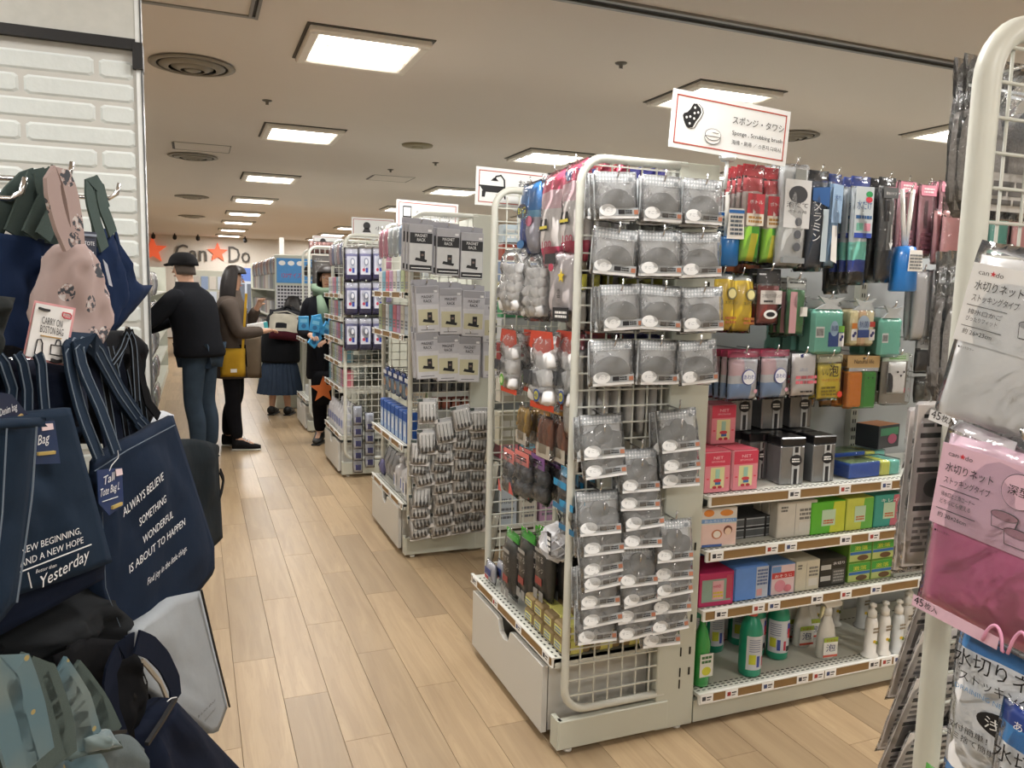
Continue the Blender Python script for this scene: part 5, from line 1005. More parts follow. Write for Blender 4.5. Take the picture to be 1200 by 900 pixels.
WB = mat('#f2f2f3', .8, bump=.3, scale=60)
for i, b in enumerate(((586, 292, 622, 372), (612, 296, 650, 372))):
    hangX('whiteballs', lambda w_, h: balls('white_sponge_bag', WB, .20, .235, 24, .022), b, 1.07+.03*i, 'clear bag of white sponge cubes on the near end rack, %s one' % ('left', 'right')[i], 2, .09, 'bag', 'clear bags of white cubes', R1)
def a_star(m, w_, h, t, y):
    star(m, w_*.18, -h*.38, .022, y-.001, mat('#e0c62e', .5), .0008); m.text('雲', w_*.1, -h*.66, .03, y, INK, wid=.02); m.rect(-w_*.1, -h*.98, w_*.48, -h*.80, y, INK); lines(m, w_*.0, w_*.42, -h*.95, -h*.84, 2, y-.001, TAGM); m.rect(-w_*.46, -h*.2, -w_*.05, -h*.06, y, mat('#2a2a2e', .5)); m.ellipse(-w_*.2, y-.001, -h*.25, .016, .012, mat('#b83a55', .5), 12)
hangX('starbag', lambda w_, h: bag('cotton_box_bag', 'bag', .17, .22, .06, '#d6cfd2', arts=a_star), (642, 292, 684, 372), 1.05, 'white cotton bag with a yellow star and black corner', 3, .07, 'bag', 'white cotton bags with a yellow star', R1)
def a_or(m, w_, h, t, y): m.ellipse(w_*.15, y, -h*.80, .020, .020, mat('#2c4f9c', .5), 16); m.ellipse(w_*.15, y-.001, -h*.80, .014, .014, mat('#c9c04a', .5), 14); m.text('40', w_*.15, -h*.825, .018, y-.002, mat('#23408c', .5), wid=.02); m.rect(-w_*.42, -h*.68, -w_*.05, -h*.50, y, mat('#33363c', .5)); m.text('雪', -w_*.05, -h*.45, .03, y, INK, wid=.025)
def a_og(m, w_, h, t, y): m.ellipse(w_*.05, y, -h*.78, .018, .022, mat('#5fae3c', .5), 16); m.ellipse(w_*.05, y-.001, -h*.78, .011, .013, mat('#cfe0a8', .5), 14); m.rect(-w_*.42, -h*.64, -w_*.05, -h*.48, y, mat('#33363c', .5)); m.text('雪', -w_*.05, -h*.38, .03, y, INK, wid=.025)
hangX('ora1', lambda w_, h: balls('cotton_puff_bag', WB, .15, .235, 8, .024, 'ソフト', '#c93f22', bot='#d4441f', arts=a_og), (587, 386, 618, 466), 1.09, 'white cotton roll bag with an orange-red top and green badge', 2, .09, 'bag', 'orange topped roll bags, green badge', R1)
hangX('ora2', lambda w_, h: balls('cotton_puff_bag', WB, .17, .25, 8, .026, 'ソフト', '#c93f22', bot='#d4441f', arts=a_or), (622, 388, 662, 476), 1.04, 'white cotton roll bag with an orange-red top and blue badge, nearest', 2, .09, 'bag', 'orange topped roll bags, blue badge', R1)
hangX('ora2', None, (655, 388, 690, 476), 1.08, 'white cotton roll bag with an orange-red top, partly behind the side grid post', 2, .09, 'bag', 'orange topped roll bags by the post', R1)
# brushes and brown scrub bags
def brushbag(c, name='scrub_brush_bag'):
    def fn():
        r = thing(name, name, 'brush')
        for k in range(3): m = MB(); m.T = Matrix.Translation((-.032+.032*k, 0, -.055)); m.pillow(.03, .10, .03, mat(c, .9, bump=.6, scale=120), 4, 8, crumple=.3, seed=k); m.build('brush', r)
        m = MB(); m.rect(-.05, -.135, .05, -.09, -.012, mat('#b9b1a3', .6)); m.build('label', r); m = MB(); m.pillow(.115, .145, .035, FILM, 6, 6, zc=-.07, seed=3); m.build('film', r); return r
    return fn
hangX('tan', lambda w_, h: brushbag('#a08040'), (598, 476, 632, 520), 1.08, 'tan bristle brush bag in the middle of the near end rack', 2, .05, 'brush', 'tan bristle brush bags', R1)
for i, b in enumerate(((630, 488, 650, 540), (648, 492, 668, 545), (664, 500, 682, 556))):
    hangX('brown', lambda w_, h: brushbag('#8a5c48'), b, 1.05+.02*i, 'brown loofah bag right of the tan brushes, %s' % ORD[i], 2, .05, 'brush', 'brown loofah bags', R1)
for i in range(5): place('darktop', bag('dark_packet', 'packet', .09, .08, .03, '#2a2c4c', head=(.02, '#c08a2c')), (1.10+.05*i, 2.42, 1.02), 'small navy packet tucked above the brown bags, %s' % ORD[i], 'packet', 'small navy packets', rz=FACE_X)
STW = mat('#5d6166', .35, .5, bump=1, scale=140, vary=.4)
def wool(hc):
    def fn():
        r = thing('steel_wool_bag', 'x', 'scrubber')
        for k in range(4): m = MB(); m.T = Matrix.Translation((-.028+.056*(k % 2), 0, -.075-.055*(k//2))); m.lathe([(.014, -.026), (.027, -.014), (.029, 0), (.027, .014), (.014, .026)], (0, 0, 0), STW, 12, sy=.8); m.build('steel_wool_ball', r)
        m = MB(); m.box((0, -.012, -.02), (.11, .002, .045), col(hc)); lines(m, -.04, .04, -.03, -.012, 2, -.014, INK); m.build('header_card', r); m = MB(); m.prism([(-.055, -.155), (-.02, -.155), (-.05, -.115)], -.034, -.032, mat('#c95a55', .5)); m.build('label', r)
        m = MB(); m.pillow(.125, .165, .065, FILM2, 8, 8, zc=-.082, crumple=.5, seed=2); m.build('film', r); return r
    return fn
for i, (b, c) in enumerate((((588, 527, 612, 585), '#dd7a74'), ((603, 530, 627, 590), '#dd7a74'), ((622, 534, 646, 588), '#8b5a9c'))):
    hangX(('wool', c), lambda w_, h, c=c: wool(c), b, 1.05+.03*(i == 2), 'steel wool bag with a %s header, %s' % ('salmon' if i < 2 else 'purple', ('left', 'middle', 'right')[i]), 3, .065, 'scrubber', 'steel wool bags', R1)
def a_bw(m, w_, h, t, y): m.rect(-w_*.45, -h*.4, w_*.3, -h*.25, y, mat('#2b8fc0', .5)); m.rect(-w_*.45, -h*.9, w_*.4, -h*.78, y, mat('#2a6f98', .5))
for i, b in enumerate(((652, 550, 682, 610), (660, 575, 688, 640))): hangX('bluewool', lambda w_, h: bag('blue_scrubber_bag', 'scrubber', .12, .14, .05, STW, head=(.03, '#3fa0c8'), arts=a_bw), b, 1.05, 'grey scrubber bag with a blue label near the side post, %s' % ('upper', 'lower')[i], 2, .055, 'scrubber', 'grey scrubber bags with blue labels', R1)
# green headers: black sponges
def a_bk(m, w_, h, t, y): m.text('流せる', -w_*.02, -h*.42, .026, y, mat('#b9b6b0', .5), wid=w_*.6); m.text('スポンジ', -w_*.02, -h*.56, .02, y, mat('#b9b6b0', .5), wid=w_*.6); m.rect(-w_*.2, -h*.74, w_*.2, -h*.64, y, mat('#8f3b36', .5)); m.rect(-w_*.3, -h*.95, -w_*.05, -h*.82, y, mat('#8c8c8a', .5)); m.rect(w_*.05, -h*.95, w_*.3, -h*.82, y, mat('#8c8c8a', .5)); m.rect(-w_*.25, -h*.30, w_*.25, -h*.25, y, mat('#9c9a96', .5))
for i, b in enumerate(((588, 622, 614, 704), (606, 622, 632, 704), (628, 620, 652, 700))):
    hangX('greenblk', lambda w_, h: bag('black_sponge_pack', 'sponge', .12, .25, .05, '#2c2c2b', head=(.035, '#47c32d'), arts=a_bk, crumple=.1, pw=.3), b, 1.045+.012*i, 'black sponge pack with a bright green header, %s' % ('left', 'middle', 'right')[i], 4, .058, 'sponge', 'black sponge packs with green headers', R1)
def puff():
    r = thing('bath_puff', 'x', 'bath puff'); rr = random.Random(3); m = MB(); c = mat('#d6d6d8', .8, vary=.1)
    for k in range(46):
        th = rr.uniform(0, 2*PI); ph = math.acos(rr.uniform(-1, 1)); d = Vector((math.sin(ph)*math.cos(th), math.sin(ph)*math.sin(th), math.cos(ph))); s_ = d.orthogonal().normalized(); a0 = rr.uniform(0, PI); s_.rotate(Matrix.Rotation(a0, 3, d)); u_ = d.cross(s_)
        ce = Vector((0, 0, -.095)); pts = []
        for q in range(5): a = -.8+1.6*q/4; pts.append(ce+d*(.052*math.cos(a)+.006*math.sin(q*3))+u_*.045*math.sin(a))
        m.strap(pts, .03, .0012, c, side=tuple((d*.9+s_*.5)))
    m.build('mesh_frills', r); m = MB(); m.lathe([(.01, -.05), (.04, -.03), (.048, 0), (.04, .03), (.01, .05)], (0, 0, -.095), c, 14); m.build('core', r)
    m = MB(); m.tube([(0, 0, -.03), (.012, 0, -.01), (0, 0, 0), (-.012, 0, -.01), (0, 0, -.03)], .002, INK, 5); m.build('loop', r); m = MB(); m.rect(.02, -.12, .05, -.05, -.05, INK); lines(m, .022, .048, -.11, -.06, 3, -.0512, TAGM); m.build('tag', r); return r
hangX('puff', lambda w_, h: puff, (642, 600, 668, 672), 1.05, 'white mesh bath puff beside the green headed packs', 2, .12, 'bath puff', 'white mesh bath puffs', R1)
# on the shelf
def k_yp():
    r = thing('soap_pack', 'x', 'soap pack')
    for k in range(2):
        m = MB(); m.box((0, .05, .024+.049*k), (.07, .10, .046), mat('#8d7952', .7), ch=.006); m.build('bar', r); m = MB(); m.box((0, .05, .024+.049*k), (.0725, .05, .048), mat('#dcd97c', .6), ch=.005); m.rect(-.026, .012+.049*k, .026, .036+.049*k, -.001+.025*0, mat('#dcd97c', .5)); lines(m, -.02, .02, .014+.049*k, .034+.049*k, 2, -.0018, mat('#7388a8', .5)); m.build('wrapper', r)
    return r
for i in range(4):
    for j in range(3): place('yp', lambda: k_yp(), (1.03+.105*j, 2.12+.078*i, .3015), 'brown soap bars in yellow wrappers on the low shelf, %s row, %s deep' % (ORD[i], ORD[j]), 'soap pack', 'soap bars in yellow wrappers', rz=FACE_X)
for i in range(3): place('bwp', bag('blue_white_packet', 'packet', .09, .085, .03, '#c9cbd6', arts=lambda m, w_, h, t, y: (m.rect(-w_*.3, -h*.6, w_*.3, -h*.3, y, mat('#3b4fa0', .5)), m.rect(-w_*.3, -h*.8, w_*.1, -h*.65, y, mat('#b6404a', .5)))), (1.035+.04*i, 2.73-.01*i, .392), 'blue and white packet standing at the far end of the low shelf, %s' % ORD[i], 'packet', 'blue and white packets', rz=FACE_X)
# far side of that rack: coloured boxes seen through the far grid
for i, (y0, y1, c) in enumerate(((262, 285, '#b9c7cf'), (285, 305, '#a04d3c'), (305, 330, '#7d93b5'), (330, 352, '#b9b23f'), (352, 372, '#4d9c6c'), (372, 400, '#c2c6c8'), (400, 430, '#8c2f30'), (440, 470, '#c9c4b8'), (480, 520, '#b7b4a2'))):
    p0, p1 = onY(600, y0, 2.92), onY(600, y1, 2.92)
    MBx = carton('small_box', 'box', .16, p0.z-p1.z-.006, .05, c, arts=lambda m, w_, h, d, y: lines(m, -w_*.4, w_*.4, h*.2, h*.8, 2, y, mat('#e4e4e0', .5)))
    place(('fbx', i), MBx, (1.20, 2.90, p1.z), '%s small box beyond the far grid of the near end rack, %s from top' % ({'#b9c7cf': 'pale blue', '#a04d3c': 'rust red', '#7d93b5': 'blue', '#b9b23f': 'olive', '#4d9c6c': 'green', '#c2c6c8': 'grey', '#8c2f30': 'dark red', '#c9c4b8': 'cream', '#b7b4a2': 'beige'}[c], ORD[i]), 'box', None)
# ---------------------------------------------------------------- goods on the second, third and fourth end racks
def a_txt(t, c='#2a2a30', wf=.7):
    def a(m, w_, h, d, y): m.text(t, 0, h*.62, h*.16, y, col(c), wid=w_*wf); lines(m, -w_*.35, w_*.35, h*.15, h*.5, 3, y, mat('#6c7076', .5))
    return a
def sx(key, fn, X, Y, z, lab, cat, group=None): return place(key, fn, (X, Y, z), lab, cat, group, rz=FACE_X)
def jug():
    r = thing('pump_jug', 'x', 'bottle'); wm = mat('#d5d6da', .35, coat=.4); MB().lathe([(.038, 0), (.044, .008), (.044, .11), (.038, .14), (.016, .155), (.015, .165)], (0, 0, 0), wm, 18).build('bottle_body', r)
    m = MB(); m.lathe([(.019, .163), (.019, .185), (.010, .19), (.006, .21)], (0, 0, 0), wm, 12); m.box((0, -.012, .212), (.016, .045, .012), wm); m.build('pump', r); m = MB(); m.rect(-.024, .03, .024, .105, -.0452, mat('#e8e8ea', .5)); m.rect(-.018, .04, -.004, .095, -.0460, mat('#3b5aa8', .5)); m.build('label', r); return r
for k, (Y, dx) in enumerate(((4.06, 0), (4.16, .01), (4.27, 0), (4.09, .11), (4.19, .12))): sx('jug', jug, 1.07+dx, Y, .286, 'white pump jug on the low shelf of the second end rack, %s' % ORD[k], 'bottle', 'white pump jugs')
for k, Y in enumerate((4.36, 4.45, 4.54)): sx('gbag', bag('grey_bag', 'bag', .12, .20, .06, '#9c9fa4', fl=FILM2, crumple=.4), 1.07, Y, .49, 'crinkled grey bag on the low shelf of the second end rack, %s' % ORD[k], 'bag', 'crinkled grey bags')
sx('pur', bag('lilac_packet', 'packet', .08, .10, .04, '#8f8ec9'), 1.05, 4.68, .387, 'lilac packet at the far end of that low shelf', 'packet')
for k in range(7): sx('bluec', carton('blue_carton', 'box', .075, .165+.0*k, .06, '#9fb6d4', '#2456a8', '#2456a8', lambda m, w_, h, d, y: (m.rect(-w_*.47, h*.7, w_*.47, h*.97, y, mat('#2456a8', .5)), m.rect(-w_*.2, h*.2, w_*.2, h*.6, y, mat('#d5dce6', .5)))), 1.03, 4.07+.093*k, .601, 'blue carton in the row on the middle shelf, %s from near end' % ORD[k], 'box', 'blue cartons on the second end rack')
for k in range(5): 
    p = onX(452-9*k, 452-3*k, 1.05); sx('blueh', bag('blue_hanging_box', 'packet', .10, .15, .03, '#2d63b8', cmap=lambda u, v: '#1f4ea3' if v > .6 or u < .25 else '#9dbbd6', arts=lambda m, w_, h, t, y: (m.ellipse(0, y, -h*.6, .025, .025, mat('#c6a48c', .5), 12), m.rect(-w_*.4, -h*.3, w_*.4, -h*.15, y, mat('#e4e9f0', .5)))), 1.06, 4.09+.13*k, .965, 'deep blue packet hanging on the second end rack, %s from near end' % ORD[k], 'packet', 'deep blue hanging packets'); hook(R2, (1.375, 4.09+.13*k, .957), .32, (-1, 0))
colsr = ('#b9c3cc', '#c46f7c', '#8c7f6a', '#c9c4b8', '#6fa3b5', '#a8b48c', '#b58fae', '#d0d3d6')
for si, (z, h_) in enumerate(((1.181, .15), (1.401, .12))):
    for k in range(8):
        c = colsr[(k*3+si*2) % 8]; sx(('sm', c, h_), carton('small_carton', 'box', .075, h_, .07, c, arts=a_txt('ケース')), 1.03, 4.05+.09*k, z, '%s box on the %s shelf of the second end rack, %s from near end' % ({'#b9c3cc': 'pale grey', '#c46f7c': 'rose', '#8c7f6a': 'brown', '#c9c4b8': 'cream', '#6fa3b5': 'blue-grey', '#a8b48c': 'sage', '#b58fae': 'mauve', '#d0d3d6': 'whitish'}[c], ('upper', 'top')[si], ORD[k]), 'box')
for k in range(6):
    c = ('#9fb4cf', '#c9d0d4', '#d893a8')[k//2]; sx(('tp2', c), bag('hanging_packet', 'packet', .09, .17, .02, c), 1.04, 4.10+.12*k, 1.765, '%s packet on the top pegs of the second end rack, %s of its pair' % ({'#9fb4cf': 'light blue', '#c9d0d4': 'white', '#d893a8': 'pink'}[c], ('near', 'far')[k % 2]), 'packet'); hook(R2, (1.375, 4.10+.12*k, 1.757), .33, (-1, 0))
# side view through the grid: dark items and orange packs
for k in range(6):
    place(('thr', k % 2), bag('side_packet', 'packet', .06, .12, .04, ('#3d4046', '#6f7378')[k % 2], head=(.02, '#2c2e33')), (1.07+.055*k, 3.985, 1.0), 'dark packet seen through the side grid of the second end rack, %s from aisle' % ORD[k], 'packet', 'dark packets behind the second side grid')
    if k > 1: place('thr3', bag('orange_packet', 'packet', .055, .07, .03, '#b05a3a', head=(.015, '#8a4a3a')), (1.07+.055*k, 3.99, .855), 'orange packet seen through the side grid, %s' % ORD[k-2], 'packet', 'orange packets behind the second side grid')
# third rack: 3 x 3 purple and white packs on the side
def a_pp(m, w_, h, t, y):
    m.rect(-w_*.34, -h*.80, w_*.34, -h*.26, y, mat('#d3d6e4', .5, vary=0)); m.ellipse(w_*.05, y-.001, -h*.42, w_*.16, h*.12, mat('#8f97b4', .5), 14); m.ellipse(w_*.05, y-.0016, -h*.42, w_*.10, h*.08, mat('#e4e6ee', .5), 12)
    m.ellipse(-w_*.12, y-.001, -h*.66, w_*.09, h*.05, mat('#c04560', .5), 12); m.rect(w_*.02, -h*.74, w_*.18, -h*.60, y-.001, mat('#3a4fa8', .5))
def cm_pp(u, v): return '#3c3478' if v < .22 else ('#2c2b40' if .80 < v < .86 else ('#c3c5d2' if v > .86 else '#7d7fae'))
for r_ in range(3):
    for c_ in range(3):
        p = onY((412, 428, 444)[c_], (290, 330, 372)[r_], 5.79); hook(R3, (p.x, 5.862, p.z-.008), .10)
        for k in range(2): place('pp', bag('purple_pack', 'packet', .105, .245, .02, cmap=cm_pp, arts=a_pp, nx=6, nz=12), (p.x, 5.79+k*.026, p.z), 'purple and white pack on the third end rack, %s row, %s column%s' % (('top', 'middle', 'bottom')[r_], ('left', 'middle', 'right')[c_], ', behind' if k else ''), 'packet', 'purple and white packs')
for c_, (px, n) in enumerate(((419, 5), (433, 4))):
    for k in range(n):
        p = onY(px, (475, 483)[c_]+k*14, 5.81); place('silv', bag('silver_sachet', 'packet', .075, .15, .015, '#b9bfd0', cmap=lambda u, v: '#3c3f9a' if .12 < v < .42 and .2 < u < .85 else '#c3c8d6', crumple=.5), (p.x, 5.82, p.z), 'silver sachet with a violet spot, %s strip, %s from top' % (('left', 'right')[c_], ORD[k]), 'packet', 'silver sachets', tx=-.15)
def wbottle():
    r = thing('white_bottle', 'x', 'bottle'); wm = mat('#d9dae0', .35, coat=.4); MB().lathe([(.032, 0), (.036, .006), (.036, .14), (.028, .17), (.014, .18), (.013, .21), (.004, .215)], (0, 0, 0), wm, 14).build('bottle_body', r); m = MB(); m.rect(-.018, .05, .018, .11, -.0368, mat('#6c7fc0', .5)); m.build('label', r); return r
for k in range(7):
    for j in range(2): sx('wb', wbottle, 1.05+.08*j, 5.95+.1*k, .311, 'white bottle on the low shelf of the third end rack, %s, %s row' % (ORD[k], ('front', 'back')[j]), 'bottle', 'white bottles on the third end rack')
names = {'#b9c3cc': 'pale grey', '#c46f7c': 'rose', '#8c7f6a': 'brown', '#c9c4b8': 'cream', '#6fa3b5': 'blue-grey', '#a8b48c': 'sage', '#b58fae': 'mauve', '#d0d3d6': 'whitish'}
for si, (z, h_) in enumerate(((.671, .13), (.861, .11), (1.031, .12), (1.201, .12), (1.371, .13))):
    for k in range(8):
        c = colsr[(k*5+si*3+1) % 8]; sx(('sm', c, h_), carton('small_carton', 'box', .075, h_, .07, c, arts=a_txt('袋')), 1.03, 5.96+.09*k, z, '%s box on the third end rack, %s shelf, %s from near end' % (names[c], ORD[si+1], ORD[k]), 'box')
for k in range(6):
    c = ('#c9cdd8', '#8c93b8', '#d0b8be')[k % 3]; sx(('tp3', c), bag('hanging_packet', 'packet', .09, .17, .02, c), 1.04, 5.98+.12*k, 1.76, '%s packet on the top pegs of the third end rack, %s' % ({'#c9cdd8': 'white', '#8c93b8': 'violet-grey', '#d0b8be': 'pale pink'}[c], ORD[k]), 'packet'); hook(R3, (1.375, 5.98+.12*k, 1.752), .33, (-1, 0))
place('pinkL', bag('pink_long_bag', 'bag', .07, .30, .05, '#c98aa4'), (1.33, 5.80, 1.80), 'long pink bag at the right edge of the purple packs, upper', 'bag')
place('lilL', bag('lilac_long_bag', 'bag', .06, .22, .04, '#a79cc6'), (1.34, 5.80, 1.50), 'lilac bag at the right edge of the purple packs, lower', 'bag')
# row fronts seen between the racks (second and third shelving rows)
for ri, Y in enumerate((3.965, 5.875)):
    for si, z in enumerate((.12, .5, .9, 1.3)):
        for k in range(4):
            c = colsr[(k*3+si+ri) % 8]; place(('rw', c), carton('shelf_box', 'box', .11, .20, .12, c, arts=a_txt('用品')), (1.60+.125*k, Y+.02, z+.001), '%s box on the %s shelving row, %s shelf, %s from left' % (names[c], ('second', 'third')[ri], ORD[si], ORD[k]), 'box')
# fourth rack
for si, z in enumerate((.9, 1.1)):
    for k in range(7):
        c = colsr[(k*2+si*3) % 8]; sx(('sm', c, .12), carton('small_carton', 'box', .075, .12, .07, c, arts=a_txt('袋')), 1.03, 7.92+.1*k, z+.001, '%s box on the fourth end rack, %s shelf, %s from near end' % (names[c], ORD[si], ORD[k]), 'box')
place('r4p', bag('sheet_packet', 'packet', .30, .45, .02, '#5f5952', head=(.05, '#4a4540')), (1.20, 7.775, 1.72), 'large dark grey sheet packet hung on the fourth end rack', 'packet')
for k in range(9): place('r4r', bag('reddish_packet', 'packet', .055, .12, .02, '#a2736c'), (1.06+.04*k, 7.86, 1.86), 'reddish striped packet on top of the fourth end rack, %s' % ORD[k], 'packet', 'reddish packets on the fourth end rack')
for k in range(3): sx('r4w', carton('white_carton', 'box', .12, .10, .12, '#d5d5d2'), 1.05, 8.0+.15*k, .311, 'white box on the low shelf of the fourth end rack, %s' % ORD[k], 'box', 'white boxes on the fourth end rack')
# poster end of the far shelving
m = MB(); t = thing('poster', 'blue sale poster with red letters and a black case picture', 'poster', (1.10, 9.44, 1.60)); m.box((0, 0, 0), (.44, .004, .28), mat('#4a90cf', .5)); m.build('sheet', t)
m = MB(); y = -.0032
for k in range(3): m.ellipse(-.16+.10*k, y, .085, .038, .028, TAGM, 14)
m.text('120サイズ', -.06, -.08, .07, y, mat('#b23a5a', .5), wid=.22); m.prism([(.06, -.02), (.16, -.10), (.20, .02), (.12, .08)], y-.001, y, INK); m.build('print', t)
m = MB(); t = thing('sample_board', 'board of small black and white swatches under the blue poster', 'board', (1.10, 9.43, .78)); m.box((0, .005, .32), (.46, .004, .66), mat('#cfcfd2', .5)); m.build('board', t)
for r_ in range(17):
    for c_ in range(13): m = None
sw = MB()
for r_ in range(17):
    for c_ in range(12): sw.box((-.2+.036*c_, .001, .03+.038*r_), (.026, .004, .022), mat(('#2b2a33', '#57535f', '#3c3a45')[(r_*5+c_*3) % 3], .5, vary=0))
tag(sw.build('swatches', t), kind='stuff')
# goods on the side of the far shelving (facing the aisle), the left shelving and the distant shelving
dark = ('#6d6668', '#8c8a90', '#b0a79c', '#54585f', '#9a7f7c', '#a9adb4', '#777d70', '#c3bdb2'); dn = ('plum grey', 'mid grey', 'sand', 'slate', 'dusty rose', 'silver', 'olive grey', 'cream')
for si in range(4):
    z = .10+(si+1)*(1.58/5)+.021
    for k in range(18):
        q = (k*5+si*3) % 8; sx(('fr', q, si % 2), carton('far_box', 'box', .19, .17+.03*(si % 2), .16, dark[q]), .88, 9.62+.215*k, z, '%s box on the far poster shelving, %s level, %s along the aisle' % (dn[q], ORD[si], ORD[min(k, 15)]), 'box', 'boxes on the far poster shelving')
for k in range(16): sx(('frt', k % 4), bag('far_packet', 'packet', .18, .20, .03, ('#9a5f5c', '#b9b4b4', '#6a7fa8', '#c9b7a0')[k % 4]), .875, 9.6+.24*k, 1.76, 'packet hanging along the top of the far poster shelving, %s' % ORD[k], 'packet', 'packets along the top of the far shelving')
for k in range(14):
    for si in range(5):
        q = (k*3+si*5) % 8; place(('fl', q, si % 2), bag('grey_garment_packet', 'packet', .20, .25, .05, dark[q], fl=FILM2 if k % 2 else None, crumple=.4), (-.40, 6.1+.26*k, .34+.3*si), '%s packet on the left shelving beyond the divider, %s row up, %s along' % (dn[q], ORD[si], ORD[k]), 'packet', 'packets on the left shelving', rz=-FACE_X)
for k in range(7):
    for si in range(4): q = (k*3+si*5+2) % 8; place(('fs', q), carton('distant_box', 'box', .13, .26, .2, ('#c9d3e2', '#d8d4cc', '#8fa3c4', '#bcb6b0')[q % 4]), (-.27+.155*k, 16.98, .10+(si+1)*.3+.021), 'pale box on the distant shelving under the sign, %s level, %s from left' % (ORD[si], ORD[k]), 'box', 'pale boxes under the sign')
t = thing('blue_banner', 'blue topped banner rack far down the aisle before the back wall', 'banner', (1.0, 16.0, 0)); MB().span((-.25, 0, 1.5), (.25, .03, 1.75), mat('#5a78c0', .5)).build('board', t); MB().span((-.25, 0, .0), (.25, .03, 1.5), mat('#b9c2cf', .5)).build('panel', t)
for k in range(3): MB().span((-.2+.14*k, -.01, .9), (-.1+.14*k, 0, 1.45), mat('#5f6673', .5)).build('picture', t)
t = thing('support_post', 'short white square post standing up above the far poster shelving', 'post', (onY(330, 300, 11.0).x, 11.0, 1.79)); MB().span((-.03, -.03, 0), (.03, .03, .27), mat('#d9d5cc', .6)).build('post', t)
# ---------------------------------------------------------------- goods on the nearest rack at the right edge
CARD = mat('#f0eae7', .55, coat=.3, vary=.03)
def backcard(w_=.155, h=.27):
    def fn():
        r = thing('strainer_card_pack', 'x', 'packet'); m = MB(); m.box((0, 0, -h/2), (w_, .002, h), CARD); m.build('backing_card', r)
        m = MB(); k = mat('#2d2b2b', .6, vary=0); g = mat('#8f8987', .6, vary=0); y = -.0018
        for z0, z1 in ((.17, .20), (.38, .41), (.62, .65)): m.rect(-w_*.44, -h*z1, w_*.44, -h*z0, y, k)
        lines(m, -w_*.42, w_*.42, -h*.15, -h*.04, 2, y, k, .4); lines(m, -w_*.42, w_*.42, -h*.36, -h*.22, 3, y, g, .5); lines(m, -w_*.42, w_*.42, -h*.92, -h*.68, 6, y, g, .5)
        for zz in (.50, ): m.rect(-w_*.42, -h*.60, -w_*.02, -h*.42, y, g); m.ellipse(-w_*.2, y-.001, -h*.51, w_*.14, h*.06, mat('#4a4746', .6), 14); m.rect(w_*.02, -h*.60, w_*.42, -h*.42, y, mat('#b3aba8', .6)); m.ellipse(w_*.2, y-.001, -h*.51, w_*.13, h*.055, mat('#6f6a68', .6), 14)
        m.build('print', r); m = MB(); m.pillow(w_+.010, h+.012, .014, FILM, 6, 8, zc=-h/2, crumple=.05, seed=8); m.build('film', r); return r
    return fn
# they hang on the far face of the grid; their printed backs are what we see
for c_ in range(3):
    for r_ in range(5):
        z = (1.255, 1.17 if c_ else .975, .93 if c_ else .865, .78, .68)[r_]; x = 1.145+.165*c_ if (c_ or r_ == 0) else 1.205
        tx = (.03, .05, .10, .16, .2)[r_] if c_ else (.03, .26, .30, .32, .34)[r_]
        for k in range(2 if c_ or r_ == 0 else 1): place('bc', backcard(), (x+.004*k, .902+.018*k+.003*r_, z-.012*k), 'grey card packet, printed back towards the view, %s column from post, %s row, %s layer' % (ORD[c_], ORD[r_], ('first', 'second')[k]), 'packet', 'card packets on the nearest rack', tx=tx, rz=-.12)
def glove():
    r = thing('mesh_glove_bag', 'x', 'glove'); g = mat('#a09c99', .9, bump=.8, scale=220, vary=.2)
    for s_ in (-1, 1): m = MB(); m.T = Matrix.Translation((.045*s_, .0, -.15)); out = [(-.035, -.07), (.035, -.07), (.038, .02)]+[(.036*math.cos(PI*k/10), .02+.055*math.sin(PI*k/10)) for k in range(11)]; m.prism(out[:3]+out[3:], -.009, .009, g); m.build('mesh_pad', r)
    m = MB(); m.box((0, -.012, -.205), (.17, .001, .06), mat('#cdc8c2', .6)); lines(m, -.07, .07, -.228, -.185, 3, -.0135, mat('#6f6b69', .5)); m.build('label', r)
    m = MB(); m.pillow(.195, .245, .040, FILM, 8, 8, zc=-.1225, crumple=.5, seed=6); m.rect(-.09, -.05, .09, -.046, -.006, mat('#dfe3e6', .3)); m.build('film', r); return r
GP = 'clear bag with grey mesh pads, %s, %s layer'
for k in range(2): place('gl', glove, (1.205+.006*k, .915+.022*k, 1.80), GP % ('high beside the rounded post', ORD[k]), 'glove', 'clear bags with grey mesh pads, upper')
for k in range(2): place('gl', None, (1.415+.006*k, .915+.022*k, 1.81), GP % ('high in the right column', ORD[k]), 'glove', 'clear bags with grey mesh pads, right')
for k in range(2): place('gl', None, (1.205+.006*k, .915+.026*k, 1.50), GP % ('mid height beside the post', ORD[k]), 'glove', 'clear bags with grey mesh pads, middle')
for k in range(2): place('gl', None, (1.415+.006*k, .915+.026*k, 1.50), GP % ('mid height, right column', ORD[k]), 'glove', 'clear bags with grey mesh pads, middle right')
for x, z in ((1.185, 1.79), (1.40, 1.80), (1.20, 1.52), (1.41, 1.52), (1.185, 1.25), (1.35, 1.25), (1.515, 1.25), (1.185, .93), (1.35, .93), (1.515, .93)): hook(t0, (x, .875, z-.01), .075, (0, 1))
t = thing('hanging_clip', 'chrome strip clip with a blue film panel on the near grid', 'clip', (1.235, .855, 1.725)); MB().tube([(-.035, 0, -.055), (-.035, 0, .05), (.0, 0, .06), (.035, 0, .05)], .004, CHROME, 6).build('wire', t); MB().box((.01, .004, -.01), (.07, .002, .09), mat('#8fa3b8', .3, coat=.6)).build('panel', t)
